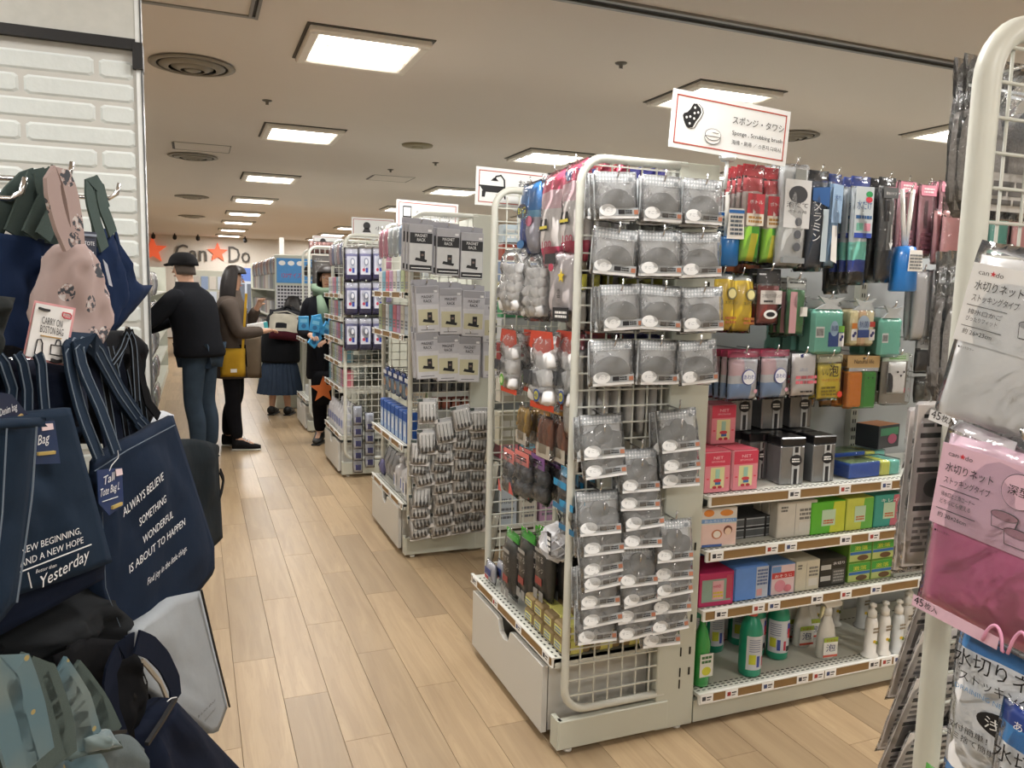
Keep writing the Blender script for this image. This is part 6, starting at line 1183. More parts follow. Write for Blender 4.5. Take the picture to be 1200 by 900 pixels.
# net bags on the aisle side
def netbag(w_, h, lower, upper, title2, size, cutout, strapc=None, seed=0, split=.52, band=True):
    def fn():
        r = thing('strainer_net_bag', 'x', 'packet')
        up = mat(upper, .45, coat=.5, vary=.02); lo = mat(lower, .6, coat=.35, vary=.06, bump=.25, scale=14)
        m = MB(); m.pillow(w_*.96, h*.90, .030, lo, 12, 14, zc=-h*.52, crumple=.10, seed=seed, pw=.35, cmap=(lambda u, v: up if v > 1-split else lo)); m.build('nets', r)
        m = MB(); y = -.0205; k = mat('#1d1b1f', .5, vary=0); g = mat('#4a474c', .5, vary=0)
        m.rect(-w_*.45, -h*.52, w_*.45, -h*.11, -.0185, up, .001); m.rect(-w_*.46, -h*.985, w_*.10, -h*.925, -.0195, up, .0006)
        L = -w_/2+.022; W = lambda v: v*h
        def tl(t, z, hh, wd, c=k): m.text(t, L+wd/2, -W(z), hh, y, c, wid=wd)
        tl('can', .165, .0085, .014, g); star(m, L+.019, -W(.165)+.003, .0036, y, mat('#c8323c', .5), .0006); m.text('do', L+.028, -W(.165), .0085, y, g, wid=.010)
        tl('水切りネット', .24, .0135, .064); tl('ストッキングタイプ', .30, .0105, .062); m.rect(L-.004, -W(.327), L+.05, -W(.324), y, g, .0004)
        tl(title2[0], .368, .0072, .046, g); tl(title2[1], .405, .0072, .042, g); m.rect(L-.004, -W(.437), L+.05, -W(.434), y, g, .0004); tl(size, .475, .0078, .040)
        cx0 = L+.096; m.ellipse(cx0, y, -W(.23), .022, .022, g, 28, .0004); m.ellipse(cx0, y-.0006, -W(.23), .0212, .0212, up, 28, .0004); m.text('深型', cx0, -W(.245), .013, y-.0014, k, wid=.026)
        for cx, cz in ((L+.085, -W(.36)), (L+.104, -W(.42))):
            m.ellipse(cx, y-.0004, cz, .0175, .006, g, 20, .0004); m.ellipse(cx, y-.001, cz, .0163, .005, mat('#b98a99' if lower != '#fafbfc' else '#b9b9bb', .5), 20, .0004); m.prism([(cx-.0172, cz), (cx-.014, cz-.017), (cx+.014, cz-.017), (cx+.0172, cz)], y, y+.0004, g); m.prism([(cx-.016, cz), (cx-.013, cz-.016), (cx+.013, cz-.016), (cx+.016, cz)], y-.0004, y, up)
        m.text('45', -w_/2+.020, -W(.965), .0155, y-.001, k, wid=.014); m.text('枚入', -w_/2+.038, -W(.962), .0105, y-.001, k, wid=.019); tl('●ネットカラー', .555, .004, .022)
        m.build('print', r)
        if strapc:
            m = MB()
            for x0_, a_, b_ in ((.02*w_, .13*w_, .10*h), (.17*w_, .12*w_, .13*h)): m.tube([(x0_+a_*q/10, -.0225, -h*.97+b_*math.sin(PI*min(1, q/9))**.6) for q in range(11)], .0022, mat('#e3a0c0', .6), 6)
            m.build('elastic_cord', r)
        m = MB(); m.pillow(w_, h, .050, film(haze=.05, scale=12), 12, 14, zc=-h/2, crumple=.12, seed=seed+3, pw=.4); m.build('film', r)
        m = MB(); m.ellipse(0, -.008, -h*.035, .010, .004, mat('#55565a', .5), 12, .001); m.build('hang_hole', r)
        return r
    return fn
def near(key, fn, X, Y, z, lab, cat, rz=0, ty=0, tx=0, group=None): hook(t0, (1.585, Y, z-.012), 1.585-X+.02, (-1, 0)); return place(key, fn, (X, Y, z), lab, cat, group, rz=FACE_X+rz, ty=ty, tx=tx)
near('nw', netbag(.215, .245, '#fafbfc', '#f4f5f6', ('排水口かご', 'ぴったりフィット'), '約 26×23cm', '', seed=1), .945, .622, 1.478, 'white net bag reading 45 sheets on the nearest rack, above the pink one', 'packet', rz=.06, ty=.20)
near('npk', netbag(.215, .265, '#d86f9f', '#e9c3d6', ('排水口と三角コーナー', 'どちらにも使える'), '約 30×26cm', '', '#f0b8cf', seed=2), .925, .628, 1.258, 'bright pink net bag reading 45 sheets on the nearest rack', 'packet', rz=.06, ty=.10)
for k in range(3):
    place('nw', None, (1.00+.045*k, .65, 1.47), 'white net bag behind the front white one, %s' % ORD[k], 'packet', 'white net bags behind', rz=FACE_X+.03); place('npk', None, (.975+.045*k, .65, 1.25), 'pink net bag behind the front pink one, %s' % ORD[k], 'packet', 'pink net bags behind', rz=FACE_X+.03)
def bluenet():
    w_, h = .175, .26; r = thing('blue_net_packet', 'x', 'packet'); m = MB()
    def cm(u, v): return mat('#23408f', .45, coat=.5) if v > .90 else (mat('#3d86c9', .45, coat=.5) if v > .82 or (v < .16 and u < .45) else mat('#f6f8fb', .45, coat=.3, vary=.01))
    m.pillow(w_, h, .022, WHITE, 12, 20, zc=-h/2, crumple=.15, seed=3, cmap=cm, pw=.35); m.build('packet_body', r)
    m = MB(); k = mat('#15161c', .5, vary=0); y = -.0165
    m.text('水切りネット', -w_*.02, -h*.27, h*.10, y, k, wid=w_*.86); m.text('ストッキングタイプ', w_*.0, -h*.35, h*.062, y, k, wid=w_*.82); m.text('DRAINING NET STOCKING TYPE', 0, -h*.405, h*.036, y, mat('#7ba7d4', .5), wid=w_*.86)
    m.text('あらいものキャッチ', 0, -h*.085, h*.05, y, TAGM, wid=w_*.7)
    m.ellipse(-w_*.02, y, -h*.50, w_*.22, h*.062, k, 24, .0006); m.text('浅型', -w_*.02, -h*.525, h*.068, y-.0012, TAGM, wid=w_*.30)
    m.text('取付簡単！', -w_*.28, -h*.62, h*.04, y, k, wid=w_*.34); m.text('ゴミ捨て簡単！', -w_*.24, -h*.67, h*.04, y, k, wid=w_*.42)
    g = mat('#8b8d90', .5, vary=0)
    for e, c in ((0, g), (.006, mat('#cfd2d4', .5, vary=0)), (.02, mat('#9a9c9e', .5, vary=0))): m.ellipse(w_*.12, y-e*.06, -h*.80, w_*.30-e, h*.10-e*.6, c, 24, .0004)
    m.ellipse(w_*.30, y-.001, -h*.72, .010, .012, mat('#2d6fc0', .5), 12, .0006); m.ellipse(w_*.1, y-.002, -h*.93, .012, .008, mat('#2d4f9c', .5), 12, .0006); m.build('print', r)
    m = MB(); m.pillow(w_+.006, h+.004, .030, FILM, 8, 8, zc=-h/2, crumple=.3, seed=9); m.build('film', r); return r
near('bn', bluenet, .955, .628, 1.012, 'blue and white net packet below the pink bag, characters for shallow type', 'packet', ty=.02, rz=.05)
near('bn', None, .93, .545, .925, 'blue and white net packet at the bottom right corner, nearer the view', 'packet', ty=.05)
for k in range(3): place('bn', None, (.995+.035*k, .655, 1.010), 'blue and white net packet behind the first one, %s' % ORD[k], 'packet', 'blue and white net packets behind', rz=FACE_X)
def greennet():
    r = thing('green_net_packet', 'x', 'packet'); m = MB(); m.pillow(.18, .2, .02, WHITE, 10, 10, zc=-.1, crumple=.15, cmap=lambda u, v: mat('#4f9a3a', .45, coat=.5) if v > .7 else mat('#cfe0c0', .45, coat=.5)); m.build('packet_body', r)
    m = MB(); m.text('細かなゴミも', -.01, -.036, .018, -.014, TAGM, wid=.12); m.text('しっかりキャッチ', -.01, -.058, .018, -.014, TAGM, wid=.14); m.ellipse(.03, -.014, -.10, .03, .02, mat('#3a7a2e', .5), 14); m.build('print', r); return r
near('gn', greennet, .965, .67, .760, 'green net packet peeking out below the blue ones', 'packet')
# ---------------------------------------------------------------- bag display on the left
def plane(P0, az): d = Vector((math.sin(az), math.cos(az), 0)); n = Vector((math.cos(az), -math.sin(az), 0)); return P0, d, n
def onP(pl, px, py, off=0):
    P0, d, n = pl; r_ = ray(px, py); E0 = Vector((0, 0, EYE)); t = ((P0+n*off)-E0).dot(n)/r_.dot(n); return E0+r_*t
def resample(ch, n):
    L = [0]
    for a, b in zip(ch, ch[1:]): L.append(L[-1]+math.hypot(a[0]-b[0], a[1]-b[1]))
    out = []
    for i in range(n+1):
        s_ = L[-1]*i/n; k = 0
        while k < len(ch)-2 and L[k+1] < s_: k += 1
        f_ = (s_-L[k])/max(1e-6, L[k+1]-L[k]); out.append((ch[k][0]+(ch[k+1][0]-ch[k][0])*f_, ch[k][1]+(ch[k+1][1]-ch[k][1])*f_))
    return out
class Cloth:
    def __init__(s, name, label, cat, pl, ref, group=None):
        s.pl = pl; b = onP(pl, *ref); s.o = Vector((b.x, b.y, b.z)); s.t = thing(name, label, cat, s.o, group=group)
    def mb(s): m = MB(); m.T = Matrix.Translation(-s.o); return m
    def panel(s, part, top, bot, m, th=.03, bulge=.012, wr=.006, nx=18, nz=18, off=0, seed=0, taper=0):
        """cloth body between an upper and a lower edge line, with folds and real thickness"""
        P, d, n = s.pl; T = resample(top, nx); B = resample(bot, nx); g = s.mb(); vs = []
        for side in (0, 1):
            for j in range(nz+1):
                v = j/nz
                for i in range(nx+1):
                    u = i/nx; a = onP(s.pl, *T[i]); b = onP(s.pl, *B[i]); p = a.lerp(b, v)
                    e = min(1, 5*min(u, 1-u))*min(1, .35+4*min(v, 1-v)); q = Vector((u*3.2+seed*5, v*2.4, seed))
                    fold = mn.noise(q)*wr*2+mn.noise(q*2.7)*wr+wr*1.2*math.sin(u*9+seed+v*2)*(1-v)**1.5
                    if side == 0: p = p+n*(off+bulge*e+(fold*e-wr*.6))
                    else: p = p-n*(th*(.35+.65*e)*(1-taper*(1-v))-off-fold*.5)
                    vs.append(p)
        N = (nx+1)*(nz+1); W = nx+1; fs = []
        for j in range(nz):
            for i in range(nx): a = j*W+i; fs.append((a, a+W, a+W+1, a+1)); fs.append((N+a, N+a+1, N+a+W+1, N+a+W))
        for i in range(nx): fs.append((i, i+1, N+i+1, N+i)); a = nz*W+i; fs.append((a+1, a, N+a, N+a+1))
        for j in range(nz): a = j*W; fs.append((a+W, a, N+a, N+a+W)); a = j*W+nx; fs.append((a, a+W, N+a+W, N+a))
        g.add(vs, fs, m, True); return g.build(part, s.t)
    def strap(s, part, path, wd, m, off=.01, th=.003, edge=None, offs=None):
        P, d, n = s.pl; pts = resample(path, 14); pts = [onP(s.pl, *p, off=(off if offs is None else offs[0]+(offs[1]-offs[0])*i/14)) for i, p in enumerate(pts)]
        g = s.mb(); g.strap(pts, wd, th, m, side=tuple(d))
        if edge:
            for sg in (-1, 1): g.strap([p+d*sg*wd*.40+n*.0016 for p in pts], .0016, .0016, edge, side=tuple(d))
        return g.build(part, s.t)
    def seam(s, g, path, m, off, r=.0009, n=12): P, d, nn = s.pl; g.tube([onP(s.pl, *p, off=off) for p in resample(path, n)], r, m, 4)
    def text(s, g, t, p0, p1, h, m, off=.02, italic=0):
        P, d, n = s.pl; a = onP(s.pl, *p0, off=off); b = onP(s.pl, *p1, off=off); xa = (b-a).normalized(); za = xa.cross(-n)
        M = Matrix((xa, -n, za)).transposed().to_4x4(); M.translation = (a+b)/2; o = g.T; g.T = o @ M; g.text(t, 0, 0, h, 0, m, wid=(b-a).length, italic=italic); g.T = o
    def card(s, part, pts, m, off=.02, th=.001, art=None):
        P, d, n = s.pl; q = [onP(s.pl, *p, off=off) for p in pts]; g = s.mb(); k = len(q)
        g.add(q+[a-n*th for a in q], [tuple(range(k-1, -1, -1)), tuple(range(k, 2*k))]+[(i, (i+1) % k, (i+1) % k+k, i+k) for i in range(k)], m)
        if art: art(g, off+.001)
        return g.build(part, s.t)
NAVY = fabric('#142032'); NAVY2 = fabric('#101f3a'); DENIM = fabric('#1b2838', scale=1400); DNV = fabric('#0f1626'); CHAR = fabric('#191b1d'); BLK = fabric('#0b0c0f'); GRYH = fabric('#414d4a'); PINKF = fabric('#b09b97'); TWHITE = mat('#d9dadc', .6, vary=0); STITCH = mat('#5d6a78', .7, vary=0)
# fixture carrying the hooks (hidden behind the bags)
fx = thing('bag_fixture', 'steel pegboard stand on the left carrying the hanging bags, mostly hidden', 'store rack', (-.82, 1.5, 0))
MB().span((-.02, -1.0, .02), (0, .95, 2.0), IV).build('board', fx)
for y in (-1.0, 0, .94): MB().span((-.05, y-.02, 0), (.0, y+.02, 2.02), IV).build('upright', fx)
def chook(tip, L=.55, r=.0045):
    m = MB(); x, y, z = tip.x+.82, tip.y-1.5, tip.z; m.tube([(x-L, y, z-.035), (x-.02, y, z-.032), (x-.006, y, z-.022), (x, y, z)], r, CHROME, 8); m.build('hook', fx)
H1 = onY(85, 190, 1.50); H2 = onY(140, 215, 1.87); H3 = onY(98, 394, 1.24); H4 = onY(150, 383, 1.47)
for h_ in (H1, H2, H3, H4): chook(h_, h_.x+.80)
chook(onY(30, 208, 1.38), .5)
R_ = math.radians
# navy tote with grey handles, upper left
pl = plane(onY(20, 300, 1.36), R_(40)); c = Cloth('tote_bag', 'navy tote with grey-green handles at the upper left, behind the pink bag', 'bag', pl, (30, 430))
c.panel('body', [(-70, 262), (72, 284)], [(-70, 440), (70, 428)], NAVY2, .05, seed=1)
for k, (a, b, top) in enumerate((((-6, 272), (26, 280), 206), ((14, 274), (44, 284), 204), ((34, 276), (62, 286), 203), ((50, 278), (75, 288), 202))):
    c.strap('handle', [a, (a[0]+14+k*3, 232), (34+k*7, top), (46+k*6, top+2), (b[0]+2, 236), b], .026, GRYH, off=-.03+.018*k, th=.004)
c.card('label', [(49, 300), (64, 303), (60, 340), (50, 335)], mat('#a5a8b4', .6), off=.022)
# second navy tote with grey handle, on the right hook, half folded
pl = plane(onY(125, 320, 1.74), R_(24)); c = Cloth('tote_bag', 'navy tote with a grey-green handle hanging flat from the right upper hook', 'bag', pl, (128, 388))
c.panel('body', [(112, 300), (134, 268)], [(106, 398), (128, 392), (152, 352)], NAVY2, .05, nx=12, seed=2, bulge=.02)
c.panel('folded_corner', [(134, 270), (142, 300), (153, 334)], [(128, 392), (160, 356), (177, 334)], NAVY2, .02, nx=12, nz=10, seed=3, off=.008)
c.strap('handle', [(122, 292), (113, 262), (106, 236), (104, 216), (116, 214), (119, 240), (128, 262), (132, 274)], .030, GRYH, off=.012, th=.004)
c.strap('handle', [(116, 294), (111, 250), (109, 217), (117, 217), (121, 236), (124, 245)], .028, GRYH, off=-.012, th=.004)
c.card('label', [(121, 304), (126, 310), (132, 336), (128, 334)], mat('#9a9ca6', .6), off=.035)
c.card('swing_tag', [(96, 271), (113, 272), (113, 312), (97, 308)], mat('#1b2134', .5), off=.03, art=lambda g, o: (c.card, c.seam(g, [(97, 275), (112, 276)], mat('#7f8794', .5), o, .003), c.text(g, 'TOTE', (99, 287), (111, 288), .010, TWHITE, o), c.text(g, 'bag', (100, 297), (110, 298), .009, TWHITE, o)))
# pink printed bag with card tag
def pinkprint():
    m = bpy.data.materials.new('pink_print'); m.use_nodes = True; nt = m.node_tree; b = nt.nodes['Principled BSDF']; b.inputs['Roughness'].default_value = .85
    tc = nt.nodes.new('ShaderNodeTexCoord'); v = nt.nodes.new('ShaderNodeTexVoronoi'); v.inputs['Scale'].default_value = 27; nz = nt.nodes.new('ShaderNodeTexNoise'); nz.inputs['Scale'].default_value = 120; nz.inputs['Detail'].default_value = 2
    nt.links.new(tc.outputs['Object'], v.inputs['Vector']); nt.links.new(tc.outputs['Object'], nz.inputs['Vector'])
    r1 = nt.nodes.new('ShaderNodeMath'); r1.operation = 'LESS_THAN'; r1.inputs[1].default_value = .34; nt.links.new(v.outputs['Distance'], r1.inputs[0])
    r2 = nt.nodes.new('ShaderNodeMath'); r2.operation = 'GREATER_THAN'; r2.inputs[1].default_value = .53; nt.links.new(nz.outputs['Fac'], r2.inputs[0])
    ml = nt.nodes.new('ShaderNodeMath'); ml.operation = 'MULTIPLY'; nt.links.new(r1.outputs[0], ml.inputs[0]); nt.links.new(r2.outputs[0], ml.inputs[1])
    r3 = nt.nodes.new('ShaderNodeMath'); r3.operation = 'LESS_THAN'; r3.inputs[1].default_value = .43; nt.links.new(nz.outputs['Fac'], r3.inputs[0]); m3 = nt.nodes.new('ShaderNodeMath'); m3.operation = 'MULTIPLY'; nt.links.new(r1.outputs[0], m3.inputs[0]); nt.links.new(r3.outputs[0], m3.inputs[1])
    a = nt.nodes.new('ShaderNodeMix'); a.data_type = 'RGBA'; a.inputs['A'].default_value = lin('#9c8985'); a.inputs['B'].default_value = lin('#3c3f46'); nt.links.new(ml.outputs[0], a.inputs['Factor'])
    a2 = nt.nodes.new('ShaderNodeMix'); a2.data_type = 'RGBA'; a2.inputs['B'].default_value = lin('#b9b4b2'); nt.links.new(m3.outputs[0], a2.inputs['Factor']); nt.links.new(a.outputs['Result'], a2.inputs['A']); nt.links.new(a2.outputs['Result'], b.inputs['Base Color']); return m
PP = pinkprint(); pl = plane(onY(90, 330, 1.27), R_(32)); c = Cloth('boston_bag', 'soft pink bag with small grey and white prints, hanging from the upper hook', 'bag', pl, (100, 425))
c.panel('body', [(72, 296), (80, 287), (90, 283), (102, 290), (112, 300)], [(58, 345), (52, 385), (75, 424), (100, 432), (118, 402), (131, 345)], PP, .035, bulge=.022, wr=.006, nx=16, seed=4)
c.strap('handle', [(82, 290), (70, 262), (62, 232), (60, 206), (74, 203), (82, 226), (88, 262), (90, 286)], .024, PP, off=.035, th=.006)
c.strap('handle', [(78, 232), (76, 212), (80, 206)], .016, PP, off=.0, th=.004)
c.card('printed_tag', [(41, 352), (89, 361), (77, 429), (27, 419)], mat('#c98f92', .5), off=.055, art=lambda g, o: None)
c.card('printed_card', [(43, 355), (86, 363), (75, 426), (30, 417)], mat('#dadad9', .5), off=.057, art=lambda g, o: (c.text(g, 'CARRY ON', (49, 379), (73, 384), .013, INK, o), c.text(g, 'BOSTON BAG', (47, 389), (74, 394), .013, INK, o), c.seam(g, [(48, 393), (72, 397)], mat('#b08d4c', .5), o, .0009, 3),
    c.seam(g, [(44, 398), (40, 416), (49, 418), (50, 400), (47, 396), (44, 398)], INK, o, .0008, 10), c.seam(g, [(60, 404), (59, 415), (74, 418), (76, 406), (60, 404)], INK, o, .0008, 10), c.seam(g, [(65, 404), (67, 398), (71, 399), (71, 405)], INK, o, .0008, 6),
    c.seam(g, [(74, 366), (84, 368), (83, 374), (73, 372), (74, 366)], mat('#c04550', .5), o, .0009, 8), c.text(g, '¥300', (75, 373), (82, 374), .007, mat('#c04550', .5), o),
    c.seam(g, [(60, 422), (66, 424), (71, 423)], INK, o, .003, 5), c.seam(g, [(46, 361), (52, 363), (58, 364)], INK, o, .002, 4)))
# charcoal bag edge far left
pl = plane(onY(5, 360, 1.05), R_(40)); c = Cloth('cloth_bag', 'grey charcoal felt bag cut off by the left picture edge', 'bag', pl, (0, 420))
c.panel('body', [(-60, 340), (21, 349)], [(-60, 440), (-8, 425), (4, 400)], fabric('#222525'), .04, seed=5)
# dark totes in the middle, behind
pl = plane(onY(110, 420, 1.42), R_(28)); c = Cloth('tote_bag', 'black tote bag crushed between the pink bag and the long denim straps', 'bag', pl, (100, 500))
c.panel('body', [(20, 405), (70, 425), (120, 395), (152, 386), (160, 420)], [(20, 520), (80, 520), (140, 520), (178, 500), (186, 480)], BLK, .08, seed=6, bulge=.03, wr=.012)
for k, (a, b) in enumerate((((128, 450), (170, 498)), ((120, 440), (160, 470)))): c.strap('strap', [a, (142, 410), (150, 388), (156, 402), b], .016, BLK, off=.04+.01*k, edge=STITCH)
c.strap('strap', [(152, 388), (164, 432), (172, 470), (186, 488)], .016, BLK, off=.05)
pl = plane(onY(60, 430, 1.18), R_(36)); c = Cloth('tote_bag', 'dark navy crumpled tote below the printed card tag', 'bag', pl, (60, 490))
c.panel('body', [(-30, 395), (30, 430), (75, 420), (100, 400)], [(-30, 520), (40, 520), (80, 500), (112, 500)], DNV, .06, seed=7, bulge=.03, wr=.014)
for k in range(3): c.strap('strap', [(10+22*k, 500), (14+18*k, 455), (4+22*k, 425), (-4+24*k, 415)], .014, DENIM, off=.03+.006*k, edge=STITCH)
c.card('swing_tag', [(-12, 458), (14, 462), (35, 488), (6, 512), (-12, 500)], mat('#16213c', .5), off=.075, art=lambda g, o: (c.text(g, 'Denim bag', (0, 488), (20, 480), .012, TWHITE, o, .2), c.seam(g, [(8, 500), (26, 486)], mat('#a08a5a', .5), o, .0022, 3)))
# long denim straps + big tote with the white lettering
plA = plane(onY(180, 757, 1.33), R_(19.5)); c = Cloth('tote_bag', 'large denim navy tote lettered ALWAYS BELIEVE SOMETHING WONDERFUL IS ABOUT TO HAPPEN', 'bag', plA, (182, 757))
c.panel('body', [(110, 541), (150, 516), (205, 487)], [(122, 692), (145, 750), (182, 757), (253, 670), (253, 640)], NAVY, .085, bulge=.006, wr=.0045, nx=28, nz=22, seed=8, taper=.7)
c.panel('back_rim', [(112, 536), (160, 496), (203, 470)], [(114, 560), (160, 520), (206, 494)], NAVY, .01, nx=10, nz=3, off=-.10, seed=9)
g = c.mb(); c.seam(g, [(111, 552), (150, 527), (205, 498)], STITCH, .010, .0008); c.seam(g, [(120, 600), (124, 690), (146, 748)], STITCH, .010, .0006); g.build('stitching', c.t)
g = c.mb(); o_ = .0185
for t_, a, b, h_ in (('ALWAYS BELIEVE', (145, 606), (192, 562), .019), ('SOMETHING', (164, 617), (195, 588), .018), ('WONDERFUL', (168, 638), (203, 606), .018), ('IS ABOUT TO HAPPEN', (152, 672), (217, 615), .018)): c.text(g, t_, a, b, h_, TWHITE, o_)
c.text(g, 'Find joy in the little things.', (173, 686), (219, 645), .015, TWHITE, o_, .25); g.build('lettering', c.t)
STR = [[(116, 536), (96, 486), (84, 440), (80, 412), (88, 396), (100, 393), (112, 404), (128, 440), (150, 480), (176, 508)], [(136, 530), (118, 480), (100, 440), (90, 412), (96, 397), (108, 398), (122, 425), (142, 462), (162, 490)]]
for k, pth in enumerate(STR): c.strap('handle', pth, .026, DENIM, offs=(.012+.01*k, -.05+.01*k), edge=STITCH)
for k in range(7):
    x = 104+k*8; c.strap('handle', [(x, 400+2*k), (x+8, 440), (x+16, 485), (x+22, 524)], .020, BLK if k % 2 else DNV, off=-.035-.008*k, edge=STITCH if k % 2 else None)
def tagart(g, o): 
    c.text(g, 'Tall', (121, 569), (134, 562), .016, TWHITE, o, .25); c.text(g, 'Tote Bag L', (117, 583), (140, 573), .015, TWHITE, o, .25); c.seam(g, [(120, 588), (138, 582)], TWHITE, o, .0006, 2); c.seam(g, [(131, 595), (142, 590)], mat('#b09a5a', .5), o, .003, 2)
c.card('swing_tag', [(114, 551), (143, 548), (145, 592), (128, 604), (116, 590)], mat('#1b2f5a', .5), off=.024, art=tagart)
c.card('price_sticker', [(136, 550), (143, 549), (144, 556), (137, 558)], mat('#dcc8cc', .5), off=.027)
g = c.mb(); c.seam(g, [(128, 552), (131, 545), (139, 536), (138, 528)], TWHITE, .024, .0006); g.build('tag_string', c.t)
# NEW BEGINNING tote
plB = plane(onY(61, 647, 1.06), R_(38)); c = Cloth('tote_bag', 'denim tote lettered NEW BEGINNING, AND A NEW HOPE, left of the ALWAYS tote', 'bag', plB, (61, 690))
c.panel('body', [(-60, 498), (36, 486), (85, 478)], [(-60, 735), (22, 697), (70, 682), (134, 659)], DENIM, .11, bulge=.008, wr=.005, nx=24, nz=22, seed=10, taper=.6)
c.panel('base_gusset', [(-60, 735), (22, 697), (70, 682), (134, 659)], [(-60, 800), (2, 752), (70, 715), (132, 680)], DNV, .07, bulge=.0, wr=.004, nx=14, nz=5, off=-.012, seed=11)
g = c.mb(); o_ = .021
c.text(g, 'NEW BEGINNING,', (24, 650), (95, 625), .0115, TWHITE, o_); c.text(g, 'AND A NEW HOPE', (24, 665), (98, 636), .0115, TWHITE, o_); c.seam(g, [(22, 671), (107, 638)], TWHITE, o_, .0008, 2); c.seam(g, [(33, 671), (37, 689)], TWHITE, o_, .0008, 2)
c.text(g, 'Better than', (42, 672), (66, 664), .006, TWHITE, o_, .2); c.text(g, 'Yesterday', (46, 691), (104, 655), .021, TWHITE, o_, .3); g.build('lettering', c.t)
c.card('swing_tag', [(41, 495), (64, 493), (71, 543), (41, 544)], mat('#1b2f52', .5), off=.026, art=lambda g, o: (c.text(g, 'Bag', (44, 522), (57, 518), .016, TWHITE, o, .25), c.seam(g, [(44, 532), (64, 530)], mat('#b09a5a', .5), o, .0025, 2)))
c.card('price_sticker', [(49, 497), (62, 496), (63, 503), (50, 505)], mat('#dcc8cc', .5), off=.029)
# front left tote with vertical seam
pl = plane(onY(20, 600, .94), R_(40)); c = Cloth('tote_bag', 'nearest denim tote at the left picture edge, with a pale vertical seam', 'bag', pl, (0, 720))
c.panel('body', [(-120, 505), (0, 500), (46, 496)], [(-120, 820), (-10, 740), (22, 706)], DENIM, .05, bulge=.010, wr=.005, nx=16, nz=20, seed=12)
g = c.mb(); c.seam(g, [(43, 500), (38, 580), (28, 650), (20, 706)], STITCH, .016, .0012); c.seam(g, [(8, 502), (3, 600), (-8, 700)], STITCH, .019, .001); g.build('seam_piping', c.t)
c.panel('rim', [(-60, 494), (0, 490), (46, 488)], [(-60, 506), (0, 502), (46, 499)], DENIM, .008, nx=8, nz=2, off=.012, seed=13)
# dark tote behind the lettered one
pl = plane(onY(240, 580, 1.80), R_(12)); c = Cloth('tote_bag', 'blackish navy tote partly hidden at the right of the lettered tote', 'bag', pl, (250, 636))
c.panel('body', [(200, 520), (228, 514), (257, 521)], [(200, 660), (232, 652), (250, 641), (263, 630)], fabric('#0f171c'), .07, seed=14, nx=12)
c.strap('handle', [(258, 552), (262, 562), (260, 574), (257, 584)], .014, BLK, off=.0)
# small white bag corner and white bag with black piping
pl = plane(onY(190, 490, 1.62), R_(15)); c = Cloth('cloth_bag', 'white bag corner showing above the lettered tote, by the brick divider', 'bag', pl, (190, 520))
c.panel('body', [(168, 500), (178, 486), (190, 481), (206, 486)], [(168, 530), (190, 530), (208, 520)], fabric('#a9adb2'), .04, seed=15, nx=8, nz=6)
pl = plane(onY(235, 760, 1.52), R_(14)); c = Cloth('cloth_bag', 'pale grey-white tote with black edge piping below the lettered tote', 'bag', pl, (254, 860))
c.panel('body', [(165, 740), (205, 700), (236, 692)], [(165, 800), (205, 830), (254, 862), (268, 828)], fabric('#94999d', vary=.06), .05, seed=16, nx=14, bulge=.004, wr=.003)
g = c.mb(); c.seam(g, [(236, 692), (252, 760), (269, 828)], BLACK, .004, .003, 14); g.build('piping', c.t)
g = c.mb(); c.text(g, 'It is not about', (232, 842), (252, 822), .008, INK, .012, .2); c.text(g, 'beautiful', (240, 846), (252, 832), .007, INK, .012, .2); g.build('lettering', c.t)
# dark bags below
pl = plane(onY(110, 730, 1.20), R_(30)); c = Cloth('cloth_bag', 'charcoal soft bag bunched under the lettered totes', 'bag', pl, (100, 790))
c.panel('body', [(-20, 760), (40, 720), (95, 690), (135, 690)], [(-20, 830), (60, 790), (100, 790), (150, 770), (182, 752)], CHAR, .10, seed=17, bulge=.05, wr=.016)
pl = plane(onY(60, 740, 1.12), R_(34)); c = Cloth('cloth_bag', 'black folded bag under the NEW BEGINNING tote', 'bag', pl, (60, 800))
c.panel('body', [(-40, 780), (20, 735), (62, 725)], [(-40, 850), (40, 815), (92, 792)], BLK, .08, seed=18, bulge=.03, wr=.014)
plN = plane(onY(210, 850, 1.22), R_(24)); c = Cloth('tote_bag', 'big midnight navy tote with an open black mouth at the bottom', 'bag', plN, (230, 900))
c.panel('body', [(172, 872), (190, 845), (206, 818)], [(150, 1010), (230, 1000), (330, 950)], DNV, .10, seed=19, bulge=.02, wr=.006)
c.panel('painted_dark_opening', [(100, 770), (134, 748), (180, 752), (205, 800)], [(120, 960), (150, 930), (176, 880), (206, 824)], BLK, .02, seed=20, off=-.035, nx=12, wr=.01)  # black panel stands in for the shade inside the opening
c.strap('handle', [(206, 820), (204, 800), (192, 775), (176, 758), (160, 752)], .030, DNV, off=.012, edge=None)
c.strap('handle', [(150, 890), (132, 840), (128, 790), (140, 762), (156, 754)], .030, DNV, off=-.01)
c.strap('handle', [(200, 830), (188, 800), (172, 780), (166, 774)], .006, mat('#a89c8a', .8), off=-.02)
g = c.mb(); c.seam(g, [(172, 872), (190, 845), (206, 818)], BLACK, .016, .004); c.seam(g, [(196, 822), (201, 818), (207, 817)], TWHITE, .03, .0008, 4); g.build('trim', c.t)
